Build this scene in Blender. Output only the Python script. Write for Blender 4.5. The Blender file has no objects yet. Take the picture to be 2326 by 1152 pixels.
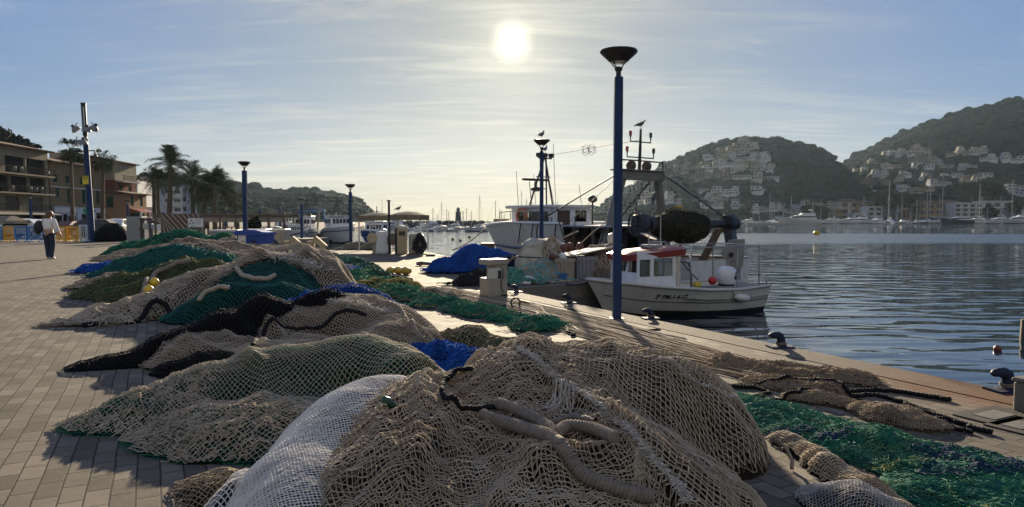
import bpy, math, random
import numpy as np
from mathutils import Vector, Matrix
R = math.radians
random.seed(7)
scn = bpy.context.scene
COL = scn.collection

# ------------------------------------------------------------------ camera
CAM_H, PITCH, FPX, CX, CY = 1.4, R(2.79), 1600.0, 1163.0, 576.0
cam_data = bpy.data.cameras.new("camera")
cam_data.sensor_width = 36.0
cam_data.lens = 36.0 * FPX / 2326.0
cam_data.clip_start = 0.05
cam_data.clip_end = 20000.0
cam = bpy.data.objects.new("camera", cam_data)
COL.objects.link(cam)
cam.location = (0, 0, CAM_H)
cam.rotation_euler = (R(90) - PITCH, 0, 0)
scn.camera = cam

# ------------------------------------------------------------------ exposure and render settings
scn.view_settings.view_transform = 'Standard'
scn.view_settings.look = 'None'
scn.view_settings.gamma = 1.0
scn.view_settings.exposure = 1.84
scn.cycles.use_denoising = True
scn.cycles.max_bounces = 8
scn.cycles.transparent_max_bounces = 16
scn.cycles.volume_bounces = 0
scn.cycles.caustics_reflective = False
scn.cycles.caustics_refractive = False
scn.cycles.sample_clamp_indirect = 4.0

# ------------------------------------------------------------------ sun and sky
SUN_EL = R(14.0)
SUN_DIR = Vector((0, math.cos(SUN_EL), math.sin(SUN_EL)))
sun_data = bpy.data.lights.new("sun", 'SUN')
sun_data.energy = 3.5
sun_data.angle = R(0.6)
sun_data.color = (1.0, 0.84, 0.60)
sun = bpy.data.objects.new("sun", sun_data)
sun.rotation_euler = (-(R(90) - SUN_EL), 0, 0)
sun.location = (0, 40, 30)
COL.objects.link(sun)

world = bpy.data.worlds.new("World")
scn.world = world
world.use_nodes = True
wt = world.node_tree
wt.nodes.clear()

class NT:
    """little node helper"""
    def __init__(s, tree): s.t = tree
    def n(s, typ, **kw):
        nd = s.t.nodes.new(typ)
        for k, v in kw.items(): setattr(nd, k, v)
        return nd
    def set(s, sock, v):
        if hasattr(v, 'is_linked') or hasattr(v, 'links'): s.t.links.new(v, sock)
        else: sock.default_value = v
    def math(s, op, a, b=None, c=None, clamp=False):
        nd = s.n('ShaderNodeMath', operation=op, use_clamp=clamp)
        for i, v in enumerate((a, b, c)):
            if v is not None: s.set(nd.inputs[i], v)
        return nd.outputs[0]
    def vmath(s, op, a, b=None):
        nd = s.n('ShaderNodeVectorMath', operation=op)
        s.set(nd.inputs[0], a)
        if b is not None: s.set(nd.inputs[1], b)
        return nd
    def mix(s, fac, a, b, mode='MIX'):
        nd = s.n('ShaderNodeMix', data_type='RGBA', blend_type=mode)
        s.set(nd.inputs[0], fac)
        for i, v in ((6, a), (7, b)):
            if isinstance(v, tuple) and len(v) == 3: v = (*v, 1)
            s.set(nd.inputs[i], v)
        return nd.outputs[2]
    def noise(s, vec, scale, detail=4, rough=.55, dist=0, dims='3D'):
        nd = s.n('ShaderNodeTexNoise', noise_dimensions=dims)
        if vec is not None: s.set(nd.inputs['Vector'], vec)
        for k, v in (('Scale', scale), ('Detail', detail), ('Roughness', rough), ('Distortion', dist)): nd.inputs[k].default_value = v
        return nd.outputs['Fac']
    def ramp(s, fac, *stops):
        nd = s.n('ShaderNodeValToRGB')
        s.set(nd.inputs[0], fac)
        cr = nd.color_ramp
        while len(cr.elements) < len(stops): cr.elements.new(.5)
        for e, (p, c) in zip(cr.elements, stops):
            e.position = p
            e.color = (c, c, c, 1) if not isinstance(c, tuple) else (*c[:3], 1)
        return nd.outputs[0]
    def smooth(s, x, a, b, c=0., d=1.):
        nd = s.n('ShaderNodeMapRange', interpolation_type='SMOOTHSTEP')
        s.set(nd.inputs[0], x)
        for i, v in enumerate((a, b, c, d)): nd.inputs[i + 1].default_value = v
        return nd.outputs[0]
    def mapping(s, vec, loc=(0, 0, 0), rot=(0, 0, 0), scale=(1, 1, 1)):
        nd = s.n('ShaderNodeMapping')
        s.set(nd.inputs[0], vec)
        nd.inputs[1].default_value = loc; nd.inputs[2].default_value = rot; nd.inputs[3].default_value = scale
        return nd.outputs[0]

w = NT(wt)
sky = w.n('ShaderNodeTexSky', sky_type='NISHITA', sun_disc=False, sun_elevation=SUN_EL, sun_rotation=0.0,
          altitude=0, air_density=1.0, dust_density=0.5, ozone_density=4.0)
tc = w.n('ShaderNodeTexCoord')
D = tc.outputs['Generated']
sep = w.n('ShaderNodeSeparateXYZ'); w.set(sep.inputs[0], D)
dx, dy, dz = sep.outputs
dot = w.vmath('DOT_PRODUCT', D, tuple(SUN_DIR)).outputs['Value']
ang = w.math('ARCCOSINE', w.math('MINIMUM', dot, 0.999999))          # radians off the sun
# bright low-sun skies run far past what a phone exposes for: roll the brightest part off
lum = w.n('ShaderNodeRGBToBW'); w.set(lum.inputs[0], sky.outputs[0])
roll = w.math('POWER', lum.outputs[0], -0.62)
base = w.vmath('SCALE', sky.outputs[0]); w.set(base.inputs[3], roll)
base = w.vmath('MULTIPLY', base.outputs[0], (.60, .84, 1.18))
# thin cirrus veil, drawn on a high flat layer
zc = w.math('ADD', w.math('MAXIMUM', dz, 0.0), 0.10)
cmb = w.n('ShaderNodeCombineXYZ')
w.set(cmb.inputs[0], w.math('DIVIDE', dx, zc)); w.set(cmb.inputs[1], w.math('DIVIDE', dy, zc))
cv = cmb.outputs[0]
warp = w.noise(w.mapping(cv, scale=(.5, .5, 1)), 1.2, 3)
c1 = w.noise(w.mapping(cv, loc=(3.1, 1.7, 0), rot=(0, 0, R(-8)), scale=(.42, 1.9, 1)), 1.5, 8, .62, .6)
c2 = w.noise(w.mapping(cv, loc=(9.2, 4.4, 0), rot=(0, 0, R(14)), scale=(.8, 3.4, 1)), 1.1, 7, .6, .9)
streak = w.math('MULTIPLY', w.smooth(c1, .44, .68), w.smooth(warp, .36, .62))
streak2 = w.math('MULTIPLY', w.smooth(c2, .50, .72), .8)
cl = w.math('ADD', streak, streak2, clamp=True)
near_sun = w.math('POWER', 2.718, w.math('MULTIPLY', ang, -2.0))
veil = w.math('ADD', w.math('MULTIPLY', near_sun, .95), 0.03, clamp=True)
cloudcol = w.mix(w.smooth(dz, .0, .2), (4.9, 3.75, 2.4), (3.3, 3.1, 2.6))
cloudcol = w.mix(w.smooth(ang, .2, .75), cloudcol, (2.3, 2.7, 3.3))
s1 = w.mix(w.math('MULTIPLY', veil, .92), base.outputs[0], w.mix(w.smooth(dz, .0, .2), (3.7, 2.7, 1.5), (1.78, 1.62, 1.3)))
s2 = w.mix(w.math('MULTIPLY', cl, w.math('ADD', .22, w.math('MULTIPLY', near_sun, .5))), s1, cloudcol)
# glow of the sun behind the veil, and its overexposed disc
g1 = w.math('MULTIPLY', w.math('POWER', 2.718, w.math('MULTIPLY', ang, -14.0)), 2.5)
g2 = w.math('MULTIPLY', w.smooth(ang, R(2.1), R(.4)), 2.8)
g3 = w.math('MULTIPLY', w.smooth(ang, R(1.15), R(.5)), 9.0)
wob = w.math('ADD', .5, c1)
gl = w.n('ShaderNodeCombineColor')
tot = w.math('ADD', w.math('MULTIPLY', w.math('ADD', g1, g2), wob), g3)
w.set(gl.inputs[0], tot); w.set(gl.inputs[1], w.math('MULTIPLY', tot, .93)); w.set(gl.inputs[2], w.math('MULTIPLY', tot, .70))
# warm cloud added unseen behind the camera as fill for shaded faces
cloud_fill = w.math('MULTIPLY', w.smooth(dy, -.05, -.65), w.math('MULTIPLY', w.smooth(dz, -.02, .15), w.math('ADD', .6, w.math('MULTIPLY', cl, .8))))
s2 = w.mix(cloud_fill, s2, (3.1, 2.9, 2.55))
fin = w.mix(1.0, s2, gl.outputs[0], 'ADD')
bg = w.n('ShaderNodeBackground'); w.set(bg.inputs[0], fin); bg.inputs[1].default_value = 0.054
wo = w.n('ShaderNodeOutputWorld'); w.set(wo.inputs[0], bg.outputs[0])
world.cycles.sampling_method = 'AUTOMATIC'

# ------------------------------------------------------------------ pixel <-> place helpers (photograph pixels, 2326 wide)
_cp, _sp = math.cos(PITCH), math.sin(PITCH)
def ray(px, py):
    u, v = (px - CX) / FPX, (CY - py) / FPX
    return Vector((u, _cp + v * _sp, -_sp + v * _cp))
def at(px, py, Y):
    r = ray(px, py); k = Y / r.y
    return Vector((r.x * k, Y, CAM_H + r.z * k))
def gp(px, py, z=0.0):
    r = ray(px, py); k = (z - CAM_H) / r.z
    return Vector((r.x * k, r.y * k, z))
def hz(py, Y): return at(CX, py, Y).z
def wx(px, Y): return (px - CX) / FPX * Y   # x of a column at depth Y (close enough away from the frame's ends)

# ------------------------------------------------------------------ numpy noise
def _hash(ix, iy, seed):
    h = (ix.astype(np.int64) * 374761393 + iy.astype(np.int64) * 668265263 + seed * 982451653) & 0x7fffffff
    h = ((h ^ (h >> 13)) * 1274126177) & 0x7fffffff
    return ((h ^ (h >> 16)) & 0xffff) / 65535.0
def vnoise(x, y, seed=0):
    x = np.asarray(x, float); y = np.asarray(y, float)
    ix, iy = np.floor(x), np.floor(y); fx, fy = x - ix, y - iy
    fx = fx * fx * fx * (fx * (fx * 6 - 15) + 10); fy = fy * fy * fy * (fy * (fy * 6 - 15) + 10)
    a, b = _hash(ix, iy, seed), _hash(ix + 1, iy, seed)
    c, d = _hash(ix, iy + 1, seed), _hash(ix + 1, iy + 1, seed)
    return (a + (b - a) * fx) * (1 - fy) + (c + (d - c) * fx) * fy - .5
def fbm(x, y, seed=0, octv=4, gain=.5):
    s, a, f = 0, 1., 1.
    for i in range(octv):
        s = s + a * vnoise(np.asarray(x) * f + 17.3 * i, np.asarray(y) * f - 9.1 * i, seed + i * 31); a *= gain; f *= 2.03
    return s

# ------------------------------------------------------------------ mesh building
class MB:
    def __init__(s): s.v = []; s.f = []; s.m = []; s.n = 0
    def add(s, verts, faces, mi=0):
        b = s.n
        s.v.extend(tuple(p) for p in verts); s.n += len(verts)
        for f in faces: s.f.append(tuple(b + i for i in f)); s.m.append(mi)
        return s
    def box(s, c, d, rot=0., mi=0, tilt=None, taper=1.0):
        """box centred at c, full size d, turned by rot about z; taper shrinks the top"""
        M = Matrix.Rotation(rot, 3, 'Z')
        if tilt is not None: M = M @ tilt
        x, y, z = d[0] / 2, d[1] / 2, d[2] / 2
        vs = [Vector((sx * x * (taper if sz > 0 else 1), sy * y * (taper if sz > 0 else 1), sz * z)) for sz in (-1, 1) for sx, sy in ((-1, -1), (1, -1), (1, 1), (-1, 1))]
        vs = [M @ v + Vector(c) for v in vs]
        return s.add(vs, [(3, 2, 1, 0), (4, 5, 6, 7), (0, 1, 5, 4), (1, 2, 6, 5), (2, 3, 7, 6), (3, 0, 4, 7)], mi)
    def b2(s, x0, x1, y0, y1, z0, z1, mi=0):
        return s.box(((x0 + x1) / 2, (y0 + y1) / 2, (z0 + z1) / 2), (abs(x1 - x0), abs(y1 - y0), abs(z1 - z0)), 0, mi)
    def rbox(s, c, d, r=.02, rot=0., mi=0):
        """box with chamfered edges"""
        M = Matrix.Rotation(rot, 3, 'Z'); h = [k / 2 for k in d]; r = min(r, min(h) * .9)
        lv = []
        for zz, ins in ((-h[2], r), (-h[2] + r, 0), (h[2] - r, 0), (h[2], r)):
            a, b = h[0] - ins, h[1] - ins
            ring = [(-a + r, -b), (a - r, -b), (a, -b + r), (a, b - r), (a - r, b), (-a + r, b), (-a, b - r), (-a, -b + r)]
            lv.append([M @ Vector((p[0], p[1], zz)) + Vector(c) for p in ring])
        return s.loft(lv, mi=mi, cap=True)
    def loft(s, rings, closed=True, cap=False, mi=0):
        n = len(rings[0]); vs = [p for r in rings for p in r]; fs = []
        for i in range(len(rings) - 1):
            for j in range(n if closed else n - 1):
                k = (j + 1) % n
                fs.append((i * n + j, i * n + k, (i + 1) * n + k, (i + 1) * n + j))
        if cap:
            fs.append(tuple(range(n - 1, -1, -1))); fs.append(tuple((len(rings) - 1) * n + j for j in range(n)))
        return s.add(vs, fs, mi)
    def tube(s, pts, r, n=8, mi=0, cap=True, rfun=None, lobes=0, twist=0., lobe_amp=.18):
        pts = [Vector(p) for p in pts]; rings = []
        up = Vector((0, 0, 1)); sl = 0.; L = len(pts); prev = None
        for i, p in enumerate(pts):
            a = pts[max(0, i - 1)]; b = pts[min(L - 1, i + 1)]
            t = (b - a)
            if t.length < 1e-9: t = Vector((0, 0, 1))
            t.normalize()
            if prev is None:
                nn = up - t * up.dot(t)
                if nn.length < .05: nn = Vector((1, 0, 0)) - t * t.x
            else:
                nn = prev - t * prev.dot(t)
                if nn.length < 1e-4: nn = Vector((1, 0, 0)) - t * t.x
            nn.normalize(); prev = nn; bb = t.cross(nn)
            if i: sl += (p - pts[i - 1]).length
            rr = (r[i] if isinstance(r, (list, tuple)) else r)
            if rfun: rr = rfun(sl, rr)
            ring = []
            for k in range(n):
                th = 2 * math.pi * k / n
                q = rr * (1 + lobe_amp * math.cos(lobes * (th - twist * sl))) if lobes else rr
                ring.append(p + nn * math.cos(th) * q + bb * math.sin(th) * q)
            rings.append(ring)
        return s.loft(rings, True, cap, mi)
    def cyl(s, c, r, h, n=16, mi=0, r2=None, axis='z'):
        r2 = r if r2 is None else r2
        def P(a, rr, t):
            x, y = math.cos(a) * rr, math.sin(a) * rr
            q = {'z': (x, y, t), 'x': (t, x, y), 'y': (y, t, x)}[axis]
            return Vector(c) + Vector(q)
        rings = [[P(2 * math.pi * k / n, q, t) for k in range(n)] for q, t in ((r, 0), (r2, h))]
        return s.loft(rings, True, True, mi)
    def lathe(s, prof, c=(0, 0, 0), n=20, mi=0, cap=True):
        rings = [[Vector(c) + Vector((max(r, 1e-4) * math.cos(2 * math.pi * k / n), max(r, 1e-4) * math.sin(2 * math.pi * k / n), z)) for k in range(n)] for r, z in prof]
        return s.loft(rings, True, cap, mi)
    def ball(s, c, r, n=12, mi=0, sq=(1, 1, 1)):
        rings = []
        for i in range(1, n // 2):
            ph = math.pi * i / (n // 2)
            rings.append([Vector(c) + Vector((r * sq[0] * math.sin(ph) * math.cos(2 * math.pi * k / n), r * sq[1] * math.sin(ph) * math.sin(2 * math.pi * k / n), -r * sq[2] * math.cos(ph))) for k in range(n)])
        top, bot = [Vector(c) + Vector((0, 0, q * r * sq[2])) for q in (1, -1)]
        b = s.n
        s.loft(rings, True, False, mi)
        e = s.n; s.add([bot, top], [])
        last = b + (len(rings) - 1) * n
        for k in range(n):
            s.f.append((e, b + (k + 1) % n, b + k)); s.f.append((e + 1, last + k, last + (k + 1) % n)); s.m += [mi, mi]
        return s
    def prism(s, poly, z0, z1, mi=0):
        """upright prism over a ccw polygon; z0, z1 numbers"""
        n = len(poly)
        vs = [(p[0], p[1], z0) for p in poly] + [(p[0], p[1], z1) for p in poly]
        fs = [tuple(range(n - 1, -1, -1)), tuple(range(n, 2 * n))] + [(i, (i + 1) % n, n + (i + 1) % n, n + i) for i in range(n)]
        return s.add(vs, fs, mi)
    def extr(s, poly3, vec, mi=0):
        n = len(poly3); v = Vector(vec)
        vs = [Vector(p) for p in poly3] + [Vector(p) + v for p in poly3]
        fs = [tuple(range(n - 1, -1, -1)), tuple(range(n, 2 * n))] + [(i, (i + 1) % n, n + (i + 1) % n, n + i) for i in range(n)]
        return s.add(vs, fs, mi)
    def build(s, name, mats, parent=None, smooth=False, loc=None, rotz=0., recalc=True):
        me = bpy.data.meshes.new(name)
        me.from_pydata([tuple(p) for p in s.v], [], s.f)
        if not isinstance(mats, (list, tuple)): mats = [mats]
        for m in mats: me.materials.append(m)
        if len(mats) > 1: me.polygons.foreach_set('material_index', s.m)
        if recalc:
            import bmesh
            bm = bmesh.new(); bm.from_mesh(me); bmesh.ops.recalc_face_normals(bm, faces=bm.faces); bm.to_mesh(me); bm.free()
        if smooth:
            me.polygons.foreach_set('use_smooth', [True] * len(me.polygons))
            if smooth == 'auto': me.set_sharp_from_angle(angle=R(38))
        me.update()
        o = bpy.data.objects.new(name, me); COL.objects.link(o)
        if parent is not None: o.parent = parent
        if loc is not None: o.location = loc
        o.rotation_euler.z = rotz
        return o

def np_mesh(name, V, F, mat, parent=None, smooth=True):
    """fast mesh: V (n,3), F (m,k) all faces with k corners"""
    V = np.ascontiguousarray(V, np.float32); F = np.ascontiguousarray(F, np.int32)
    me = bpy.data.meshes.new(name)
    me.vertices.add(len(V)); me.vertices.foreach_set('co', V.ravel())
    k = F.shape[1]
    me.loops.add(F.size); me.loops.foreach_set('vertex_index', F.ravel())
    me.polygons.add(len(F)); me.polygons.foreach_set('loop_start', np.arange(0, F.size, k, dtype=np.int32))
    try: me.polygons.foreach_set('loop_total', np.full(len(F), k, np.int32))
    except Exception: pass
    if smooth: me.polygons.foreach_set('use_smooth', np.ones(len(F), bool))
    me.materials.append(mat)
    me.update(calc_edges=True); me.validate()
    o = bpy.data.objects.new(name, me); COL.objects.link(o)
    if parent is not None: o.parent = parent
    return o

def tag(o, label=None, cat=None, group=None, kind=None):
    if label: o['label'] = label
    if cat: o['category'] = cat
    if group: o['group'] = group
    if kind: o['kind'] = kind
    return o
def thing(name, label, cat, loc=(0, 0, 0), rotz=0., group=None):
    o = bpy.data.objects.new(name, None); COL.objects.link(o)
    o.location = loc; o.rotation_euler.z = rotz; o.empty_display_size = .3
    return tag(o, label, cat, group)
def copy_tree(o, parent=None):
    c = o.copy(); COL.objects.link(c); c.parent = parent
    for ch in list(o.children): copy_tree(ch, c)
    return c

# ------------------------------------------------------------------ materials
_M = {}
def mat(name, col, rough=.6, var=.12, scale=6., bump=0., bscale=40., metal=0., spec=.5, col2=None, dirt=0., trans=0., sheer=0.):
    """procedural paint, wood, concrete, cloth ...: a base colour that drifts, with optional worn patches and bump"""
    if name in _M: return _M[name]
    m = bpy.data.materials.new(name); m.use_nodes = True
    t = NT(m.node_tree); bs = m.node_tree.nodes['Principled BSDF']
    co = t.n('ShaderNodeTexCoord').outputs['Object']
    nz = t.noise(co, scale, 5, .6)
    dark = tuple(c * (1 - var) for c in col); lite = tuple(min(1, c * (1 + var)) for c in col)
    c = t.ramp(nz, (.3, dark), (.7, lite))
    if col2 is not None:
        n2 = t.noise(t.mapping(co, loc=(5, 3, 1)), scale * .55, 6, .65)
        c = t.mix(t.smooth(n2, .5, .62), c, col2)
    if dirt:
        n3 = t.noise(t.mapping(co, loc=(2, 8, 4), scale=(1, 1, .35)), scale * 1.7, 7, .7)
        c = t.mix(t.math('MULTIPLY', t.smooth(n3, .5, .75), dirt), c, (.09, .07, .05))
    t.set(bs.inputs['Base Color'], c)
    bs.inputs['Roughness'].default_value = rough; bs.inputs['Metallic'].default_value = metal
    bs.inputs['Specular IOR Level'].default_value = spec
    t.set(bs.inputs['Roughness'], t.math('ADD', rough - .08, t.math('MULTIPLY', nz, .16), clamp=True))
    if trans:
        bs.inputs['Transmission Weight'].default_value = trans
    if bump:
        b = t.n('ShaderNodeBump'); b.inputs['Strength'].default_value = bump; b.inputs['Distance'].default_value = .02
        t.set(b.inputs['Height'], t.noise(co, bscale, 5, .65)); t.set(bs.inputs['Normal'], b.outputs[0])
    if sheer:
        tr = t.n('ShaderNodeBsdfTranslucent'); t.set(tr.inputs[0], c); mx = t.n('ShaderNodeMixShader'); mx.inputs[0].default_value = sheer
        ou = [k for k in m.node_tree.nodes if k.type == 'OUTPUT_MATERIAL'][0]; t.set(mx.inputs[1], bs.outputs[0]); t.set(mx.inputs[2], tr.outputs[0]); t.set(ou.inputs[0], mx.outputs[0])
    _M[name] = m
    return m

# ================================================================== SETTING
WATER_Z = -0.7
# ------------------------------------------------------------------ water
def water_mat():
    m = bpy.data.materials.new('sea_water'); m.use_nodes = True
    t = NT(m.node_tree); bs = m.node_tree.nodes['Principled BSDF']
    g = t.n('ShaderNodeNewGeometry'); P = g.outputs['Position']
    s = t.n('ShaderNodeSeparateXYZ'); t.set(s.inputs[0], P)
    # long lazy ripples running across the harbour
    n1 = t.noise(t.mapping(P, rot=(0, 0, R(9)), scale=(.42, 1.0, 1)), 1.35, 1, .35, .5)
    n2 = t.noise(t.mapping(P, loc=(7, 3, 0), rot=(0, 0, R(-13)), scale=(.7, 2.2, 1)), 1.1, 1.5, .4, .3)
    n3 = t.noise(t.mapping(P, loc=(1, 9, 0), scale=(1.2, 3., 1)), 2.6, 3, .55)
    patch = t.noise(t.mapping(P, loc=(2, 5, 0), scale=(.012, .03, 1)), 1.0, 3, .5)
    yy = t.math('ADD', s.outputs[1], t.math('MULTIPLY', t.math('SUBTRACT', patch, .5), 40.))
    breeze = t.math('MULTIPLY', t.smooth(yy, 52., 60.), t.smooth(yy, 112., 92.))
    breeze = t.math('MULTIPLY', breeze, t.smooth(s.outputs[0], 2., 16.))
    calm = t.smooth(s.outputs[1], 4., 16., .5, 1.)
    h = t.math('ADD', t.math('MULTIPLY', n1, 1.0), t.math('MULTIPLY', n2, .25))
    h = t.math('MULTIPLY', h, calm)
    h = t.math('ADD', h, t.math('MULTIPLY', n3, t.math('ADD', .02, t.math('MULTIPLY', breeze, .5))))
    b = t.n('ShaderNodeBump'); b.inputs['Strength'].default_value = 1.0; b.inputs['Distance'].default_value = .062
    t.set(b.inputs['Height'], h); t.set(bs.inputs['Normal'], b.outputs[0])
    bs.inputs['Base Color'].default_value = (.006, .02, .032, 1)
    bs.inputs['IOR'].default_value = 1.45
    t.set(bs.inputs['Roughness'], t.math('ADD', .03, t.math('MULTIPLY', breeze, .25)))
    bs.inputs['Specular IOR Level'].default_value = 1.0
    return m
mb = MB(); mb.add([(-1500, -60, 0), (1800, -60, 0), (1800, 2400, 0), (-1500, 2400, 0)], [(0, 1, 2, 3)])
tag(mb.build('sea_water', water_mat(), loc=(0, 0, WATER_Z)), kind='structure')

# ------------------------------------------------------------------ quay
E0, E1 = gp(2255, 883), gp(1300, 690)                      # two points on the near quay edge
ed = (E1 - E0).normalized()                                # runs away from the camera
en = Vector((ed.y, -ed.x, 0))                              # towards the water
E_front = E0 - ed * 12.0
C_notch = E0 + ed * ((gp(1152, 657) - E0).dot(ed))         # corner where the short mole starts
jd = Vector((.80, .60, 0)).normalized()                    # mole front edge
C_mole = C_notch + jd * 4.3
Q3, Q4, Q5 = Vector((1.45, 22.3, 0)), gp(1014, 582), gp(967, 572)
Q6, Q7 = gp(640, 566.5), Vector((-21.5, 36.0, 0))
ANG_Q = math.atan2(ed.y, ed.x)
quay_poly = [E_front, C_notch, C_mole, Q3, Q4, Q5, Q6, Q7, Vector((-23, 60, 0)), Vector((-30, 150, 0)), Vector((-45, 330, 0)), Vector((-420, 330, 0)), Vector((-420, -55, 0)), Vector((E_front.x + 6, -55, 0)), ]
def paving_mat():
    m = bpy.data.materials.new('quay_paving'); m.use_nodes = True
    t = NT(m.node_tree); bs = m.node_tree.nodes['Principled BSDF']
    P = t.n('ShaderNodeNewGeometry').outputs['Position']
    wob = t.n('ShaderNodeTexNoise'); wob.inputs['Scale'].default_value = 1.3; t.set(wob.inputs['Vector'], P)
    off = t.vmath('SCALE', t.vmath('SUBTRACT', wob.outputs['Color'], (.5, .5, .5)).outputs[0]); off.inputs[3].default_value = .03
    v = t.mapping(t.vmath('ADD', P, off.outputs[0]).outputs[0], rot=(0, 0, -ANG_Q))
    br = t.n('ShaderNodeTexBrick'); t.set(br.inputs['Vector'], v)
    br.offset = .5; br.inputs['Scale'].default_value = 1.0
    br.inputs['Brick Width'].default_value = .225; br.inputs['Row Height'].default_value = .115
    br.inputs['Mortar Size'].default_value = .0055; br.inputs['Mortar Smooth'].default_value = .25; br.inputs['Bias'].default_value = 0
    br.inputs['Color1'].default_value = (.0, .0, .0, 1); br.inputs['Color2'].default_value = (1, 1, 1, 1); br.inputs['Mortar'].default_value = (.5, .5, .5, 1)
    per = t.n('ShaderNodeRGBToBW'); t.set(per.inputs[0], br.outputs['Color'])
    big = t.noise(P, .35, 5, .6); fine = t.noise(P, 55., 3, .7); mid = t.noise(P, 3.0, 6, .65)
    c = t.ramp(per.outputs[0], (0, (.10, .086, .067)), (.5, (.145, .124, .097)), (1, (.20, .171, .135)))
    c = t.mix(t.math('MULTIPLY', t.smooth(mid, .42, .7), .45), c, (.07, .059, .047))
    c = t.mix(t.math('MULTIPLY', t.smooth(big, .5, .7), .35), c, (.18, .15, .112))
    c = t.mix(t.math('MULTIPLY', t.smooth(fine, .45, .8), .35), c, (.20, .17, .135))
    # dark oil and tar drips
    spot = t.noise(t.mapping(P, loc=(4, 1, 0)), 1.9, 8, .75)
    c = t.mix(t.math('MULTIPLY', t.smooth(spot, .60, .70), .6), c, (.045, .038, .031))
    sp2 = t.noise(t.mapping(P, loc=(14, 7, 0), rot=(0, 0, .5), scale=(.35, 1, 1)), .9, 7, .72)
    c = t.mix(t.math('MULTIPLY', t.smooth(sp2, .56, .66), .5), c, (.06, .05, .04))
    c = t.mix(t.math('MULTIPLY', t.smooth(t.noise(t.mapping(P, loc=(3, 17, 0)), .6, 6, .7), .6, .72), .45), c, (.27, .235, .19))
    # rust washed along the quay edge near the mooring bollard
    r0 = t.vmath('DISTANCE', t.mapping(P, loc=(-(E0.x - .1), -(E0.y + .1), 0)), (0, 0, 0)).outputs['Value']
    c = t.mix(t.math('MULTIPLY', t.smooth(t.math('ADD', r0, t.math('MULTIPLY', t.math('SUBTRACT', mid, .5), 1.4)), 1.15, .15), .8), c, (.17, .06, .02))
    c = t.mix(t.math('MULTIPLY', br.outputs['Fac'], .85), c, (.030, .025, .02))
    t.set(bs.inputs['Base Color'], c)
    t.set(bs.inputs['Roughness'], t.math('ADD', .70, t.math('MULTIPLY', mid, .25))); bs.inputs['Specular IOR Level'].default_value = .10
    b = t.n('ShaderNodeBump'); b.inputs['Strength'].default_value = .55; b.inputs['Distance'].default_value = .012
    hh = t.math('SUBTRACT', t.math('ADD', t.math('MULTIPLY', per.outputs[0], .22), t.math('ADD', t.math('MULTIPLY', fine, .22), t.math('MULTIPLY', mid, .5))), t.math('MULTIPLY', br.outputs['Fac'], .9))
    t.set(b.inputs['Height'], hh); t.set(bs.inputs['Normal'], b.outputs[0])
    return m
CONC = mat('weathered_concrete', (.17, .15, .125), .85, .18, 2.5, .35, 30, dirt=.5, spec=.12)
CONC_D = mat('dark_wet_concrete', (.10, .095, .085), .75, .2, 2, .4, 20, dirt=.6)
PAV = paving_mat()
mb = MB(); mb.prism([(p.x, p.y) for p in quay_poly][::-1][::-1], -1.9, 0)
q = mb.build('quay_ground', [PAV, CONC_D]); tag(q, kind='structure')
for p in q.data.polygons: p.material_index = 0 if p.normal.z > .5 else 1
# smooth concrete coping along the quay edge, set a finger's width proud
def coping(name, a, b, wdt=.42, mt=CONC):
    d = (b - a).normalized(); n = Vector((-d.y, d.x, 0))
    mb = MB(); L = (b - a).length; k = max(2, int(L / 1.2)); pa = 0
    mb.prism([(p.x, p.y) for p in (a - n * .012, b - n * .012, b + n * wdt, a + n * wdt)], -.30, .006)
    tag(mb.build(name, mt), kind='structure')
def coping_mat():
    m = mat('quay_coping', (.155, .132, .105), .88, .2, 2.2, .4, 45, dirt=.5, spec=.1).copy()
    t = NT(m.node_tree); bs = m.node_tree.nodes['Principled BSDF']
    old = bs.inputs['Base Color'].links[0].from_socket
    P = t.n('ShaderNodeNewGeometry').outputs['Position']
    nz = t.noise(P, 2.2, 6, .7)
    along = t.vmath('DOT_PRODUCT', t.mapping(P, loc=(-E0.x, -E0.y, 0)), tuple(ed)).outputs['Value']
    f = t.math('MULTIPLY', t.smooth(t.math('ADD', along, t.math('MULTIPLY', nz, 1.5)), 2.6, .4), t.smooth(along, -3.2, -.6))
    t.set(bs.inputs['Base Color'], t.mix(t.math('MULTIPLY', f, .75), old, (.13, .055, .022)))
    return m
coping('quay_kerb', E_front, C_notch, .42, coping_mat())
coping('quay_kerb', C_notch + jd * .012, C_mole, .35); coping('quay_kerb', C_mole, Q3, .4); coping('quay_kerb', Q3, Q4, .4); coping('quay_kerb', Q4, Q5, .4); coping('quay_kerb', Q5, Q6, .4)
# pier on the far side of the inner basin
pa, pb = Vector((-24, 47.0, 0)), Vector((-13.6, 47.0, 0))
mb = MB(); mb.prism([(-24, 46.4), (-13.4, 46.4), (-13.0, 50), (-24, 50)], -1.8, .1)
tag(mb.build('pier_ground', CONC), kind='structure')

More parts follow.
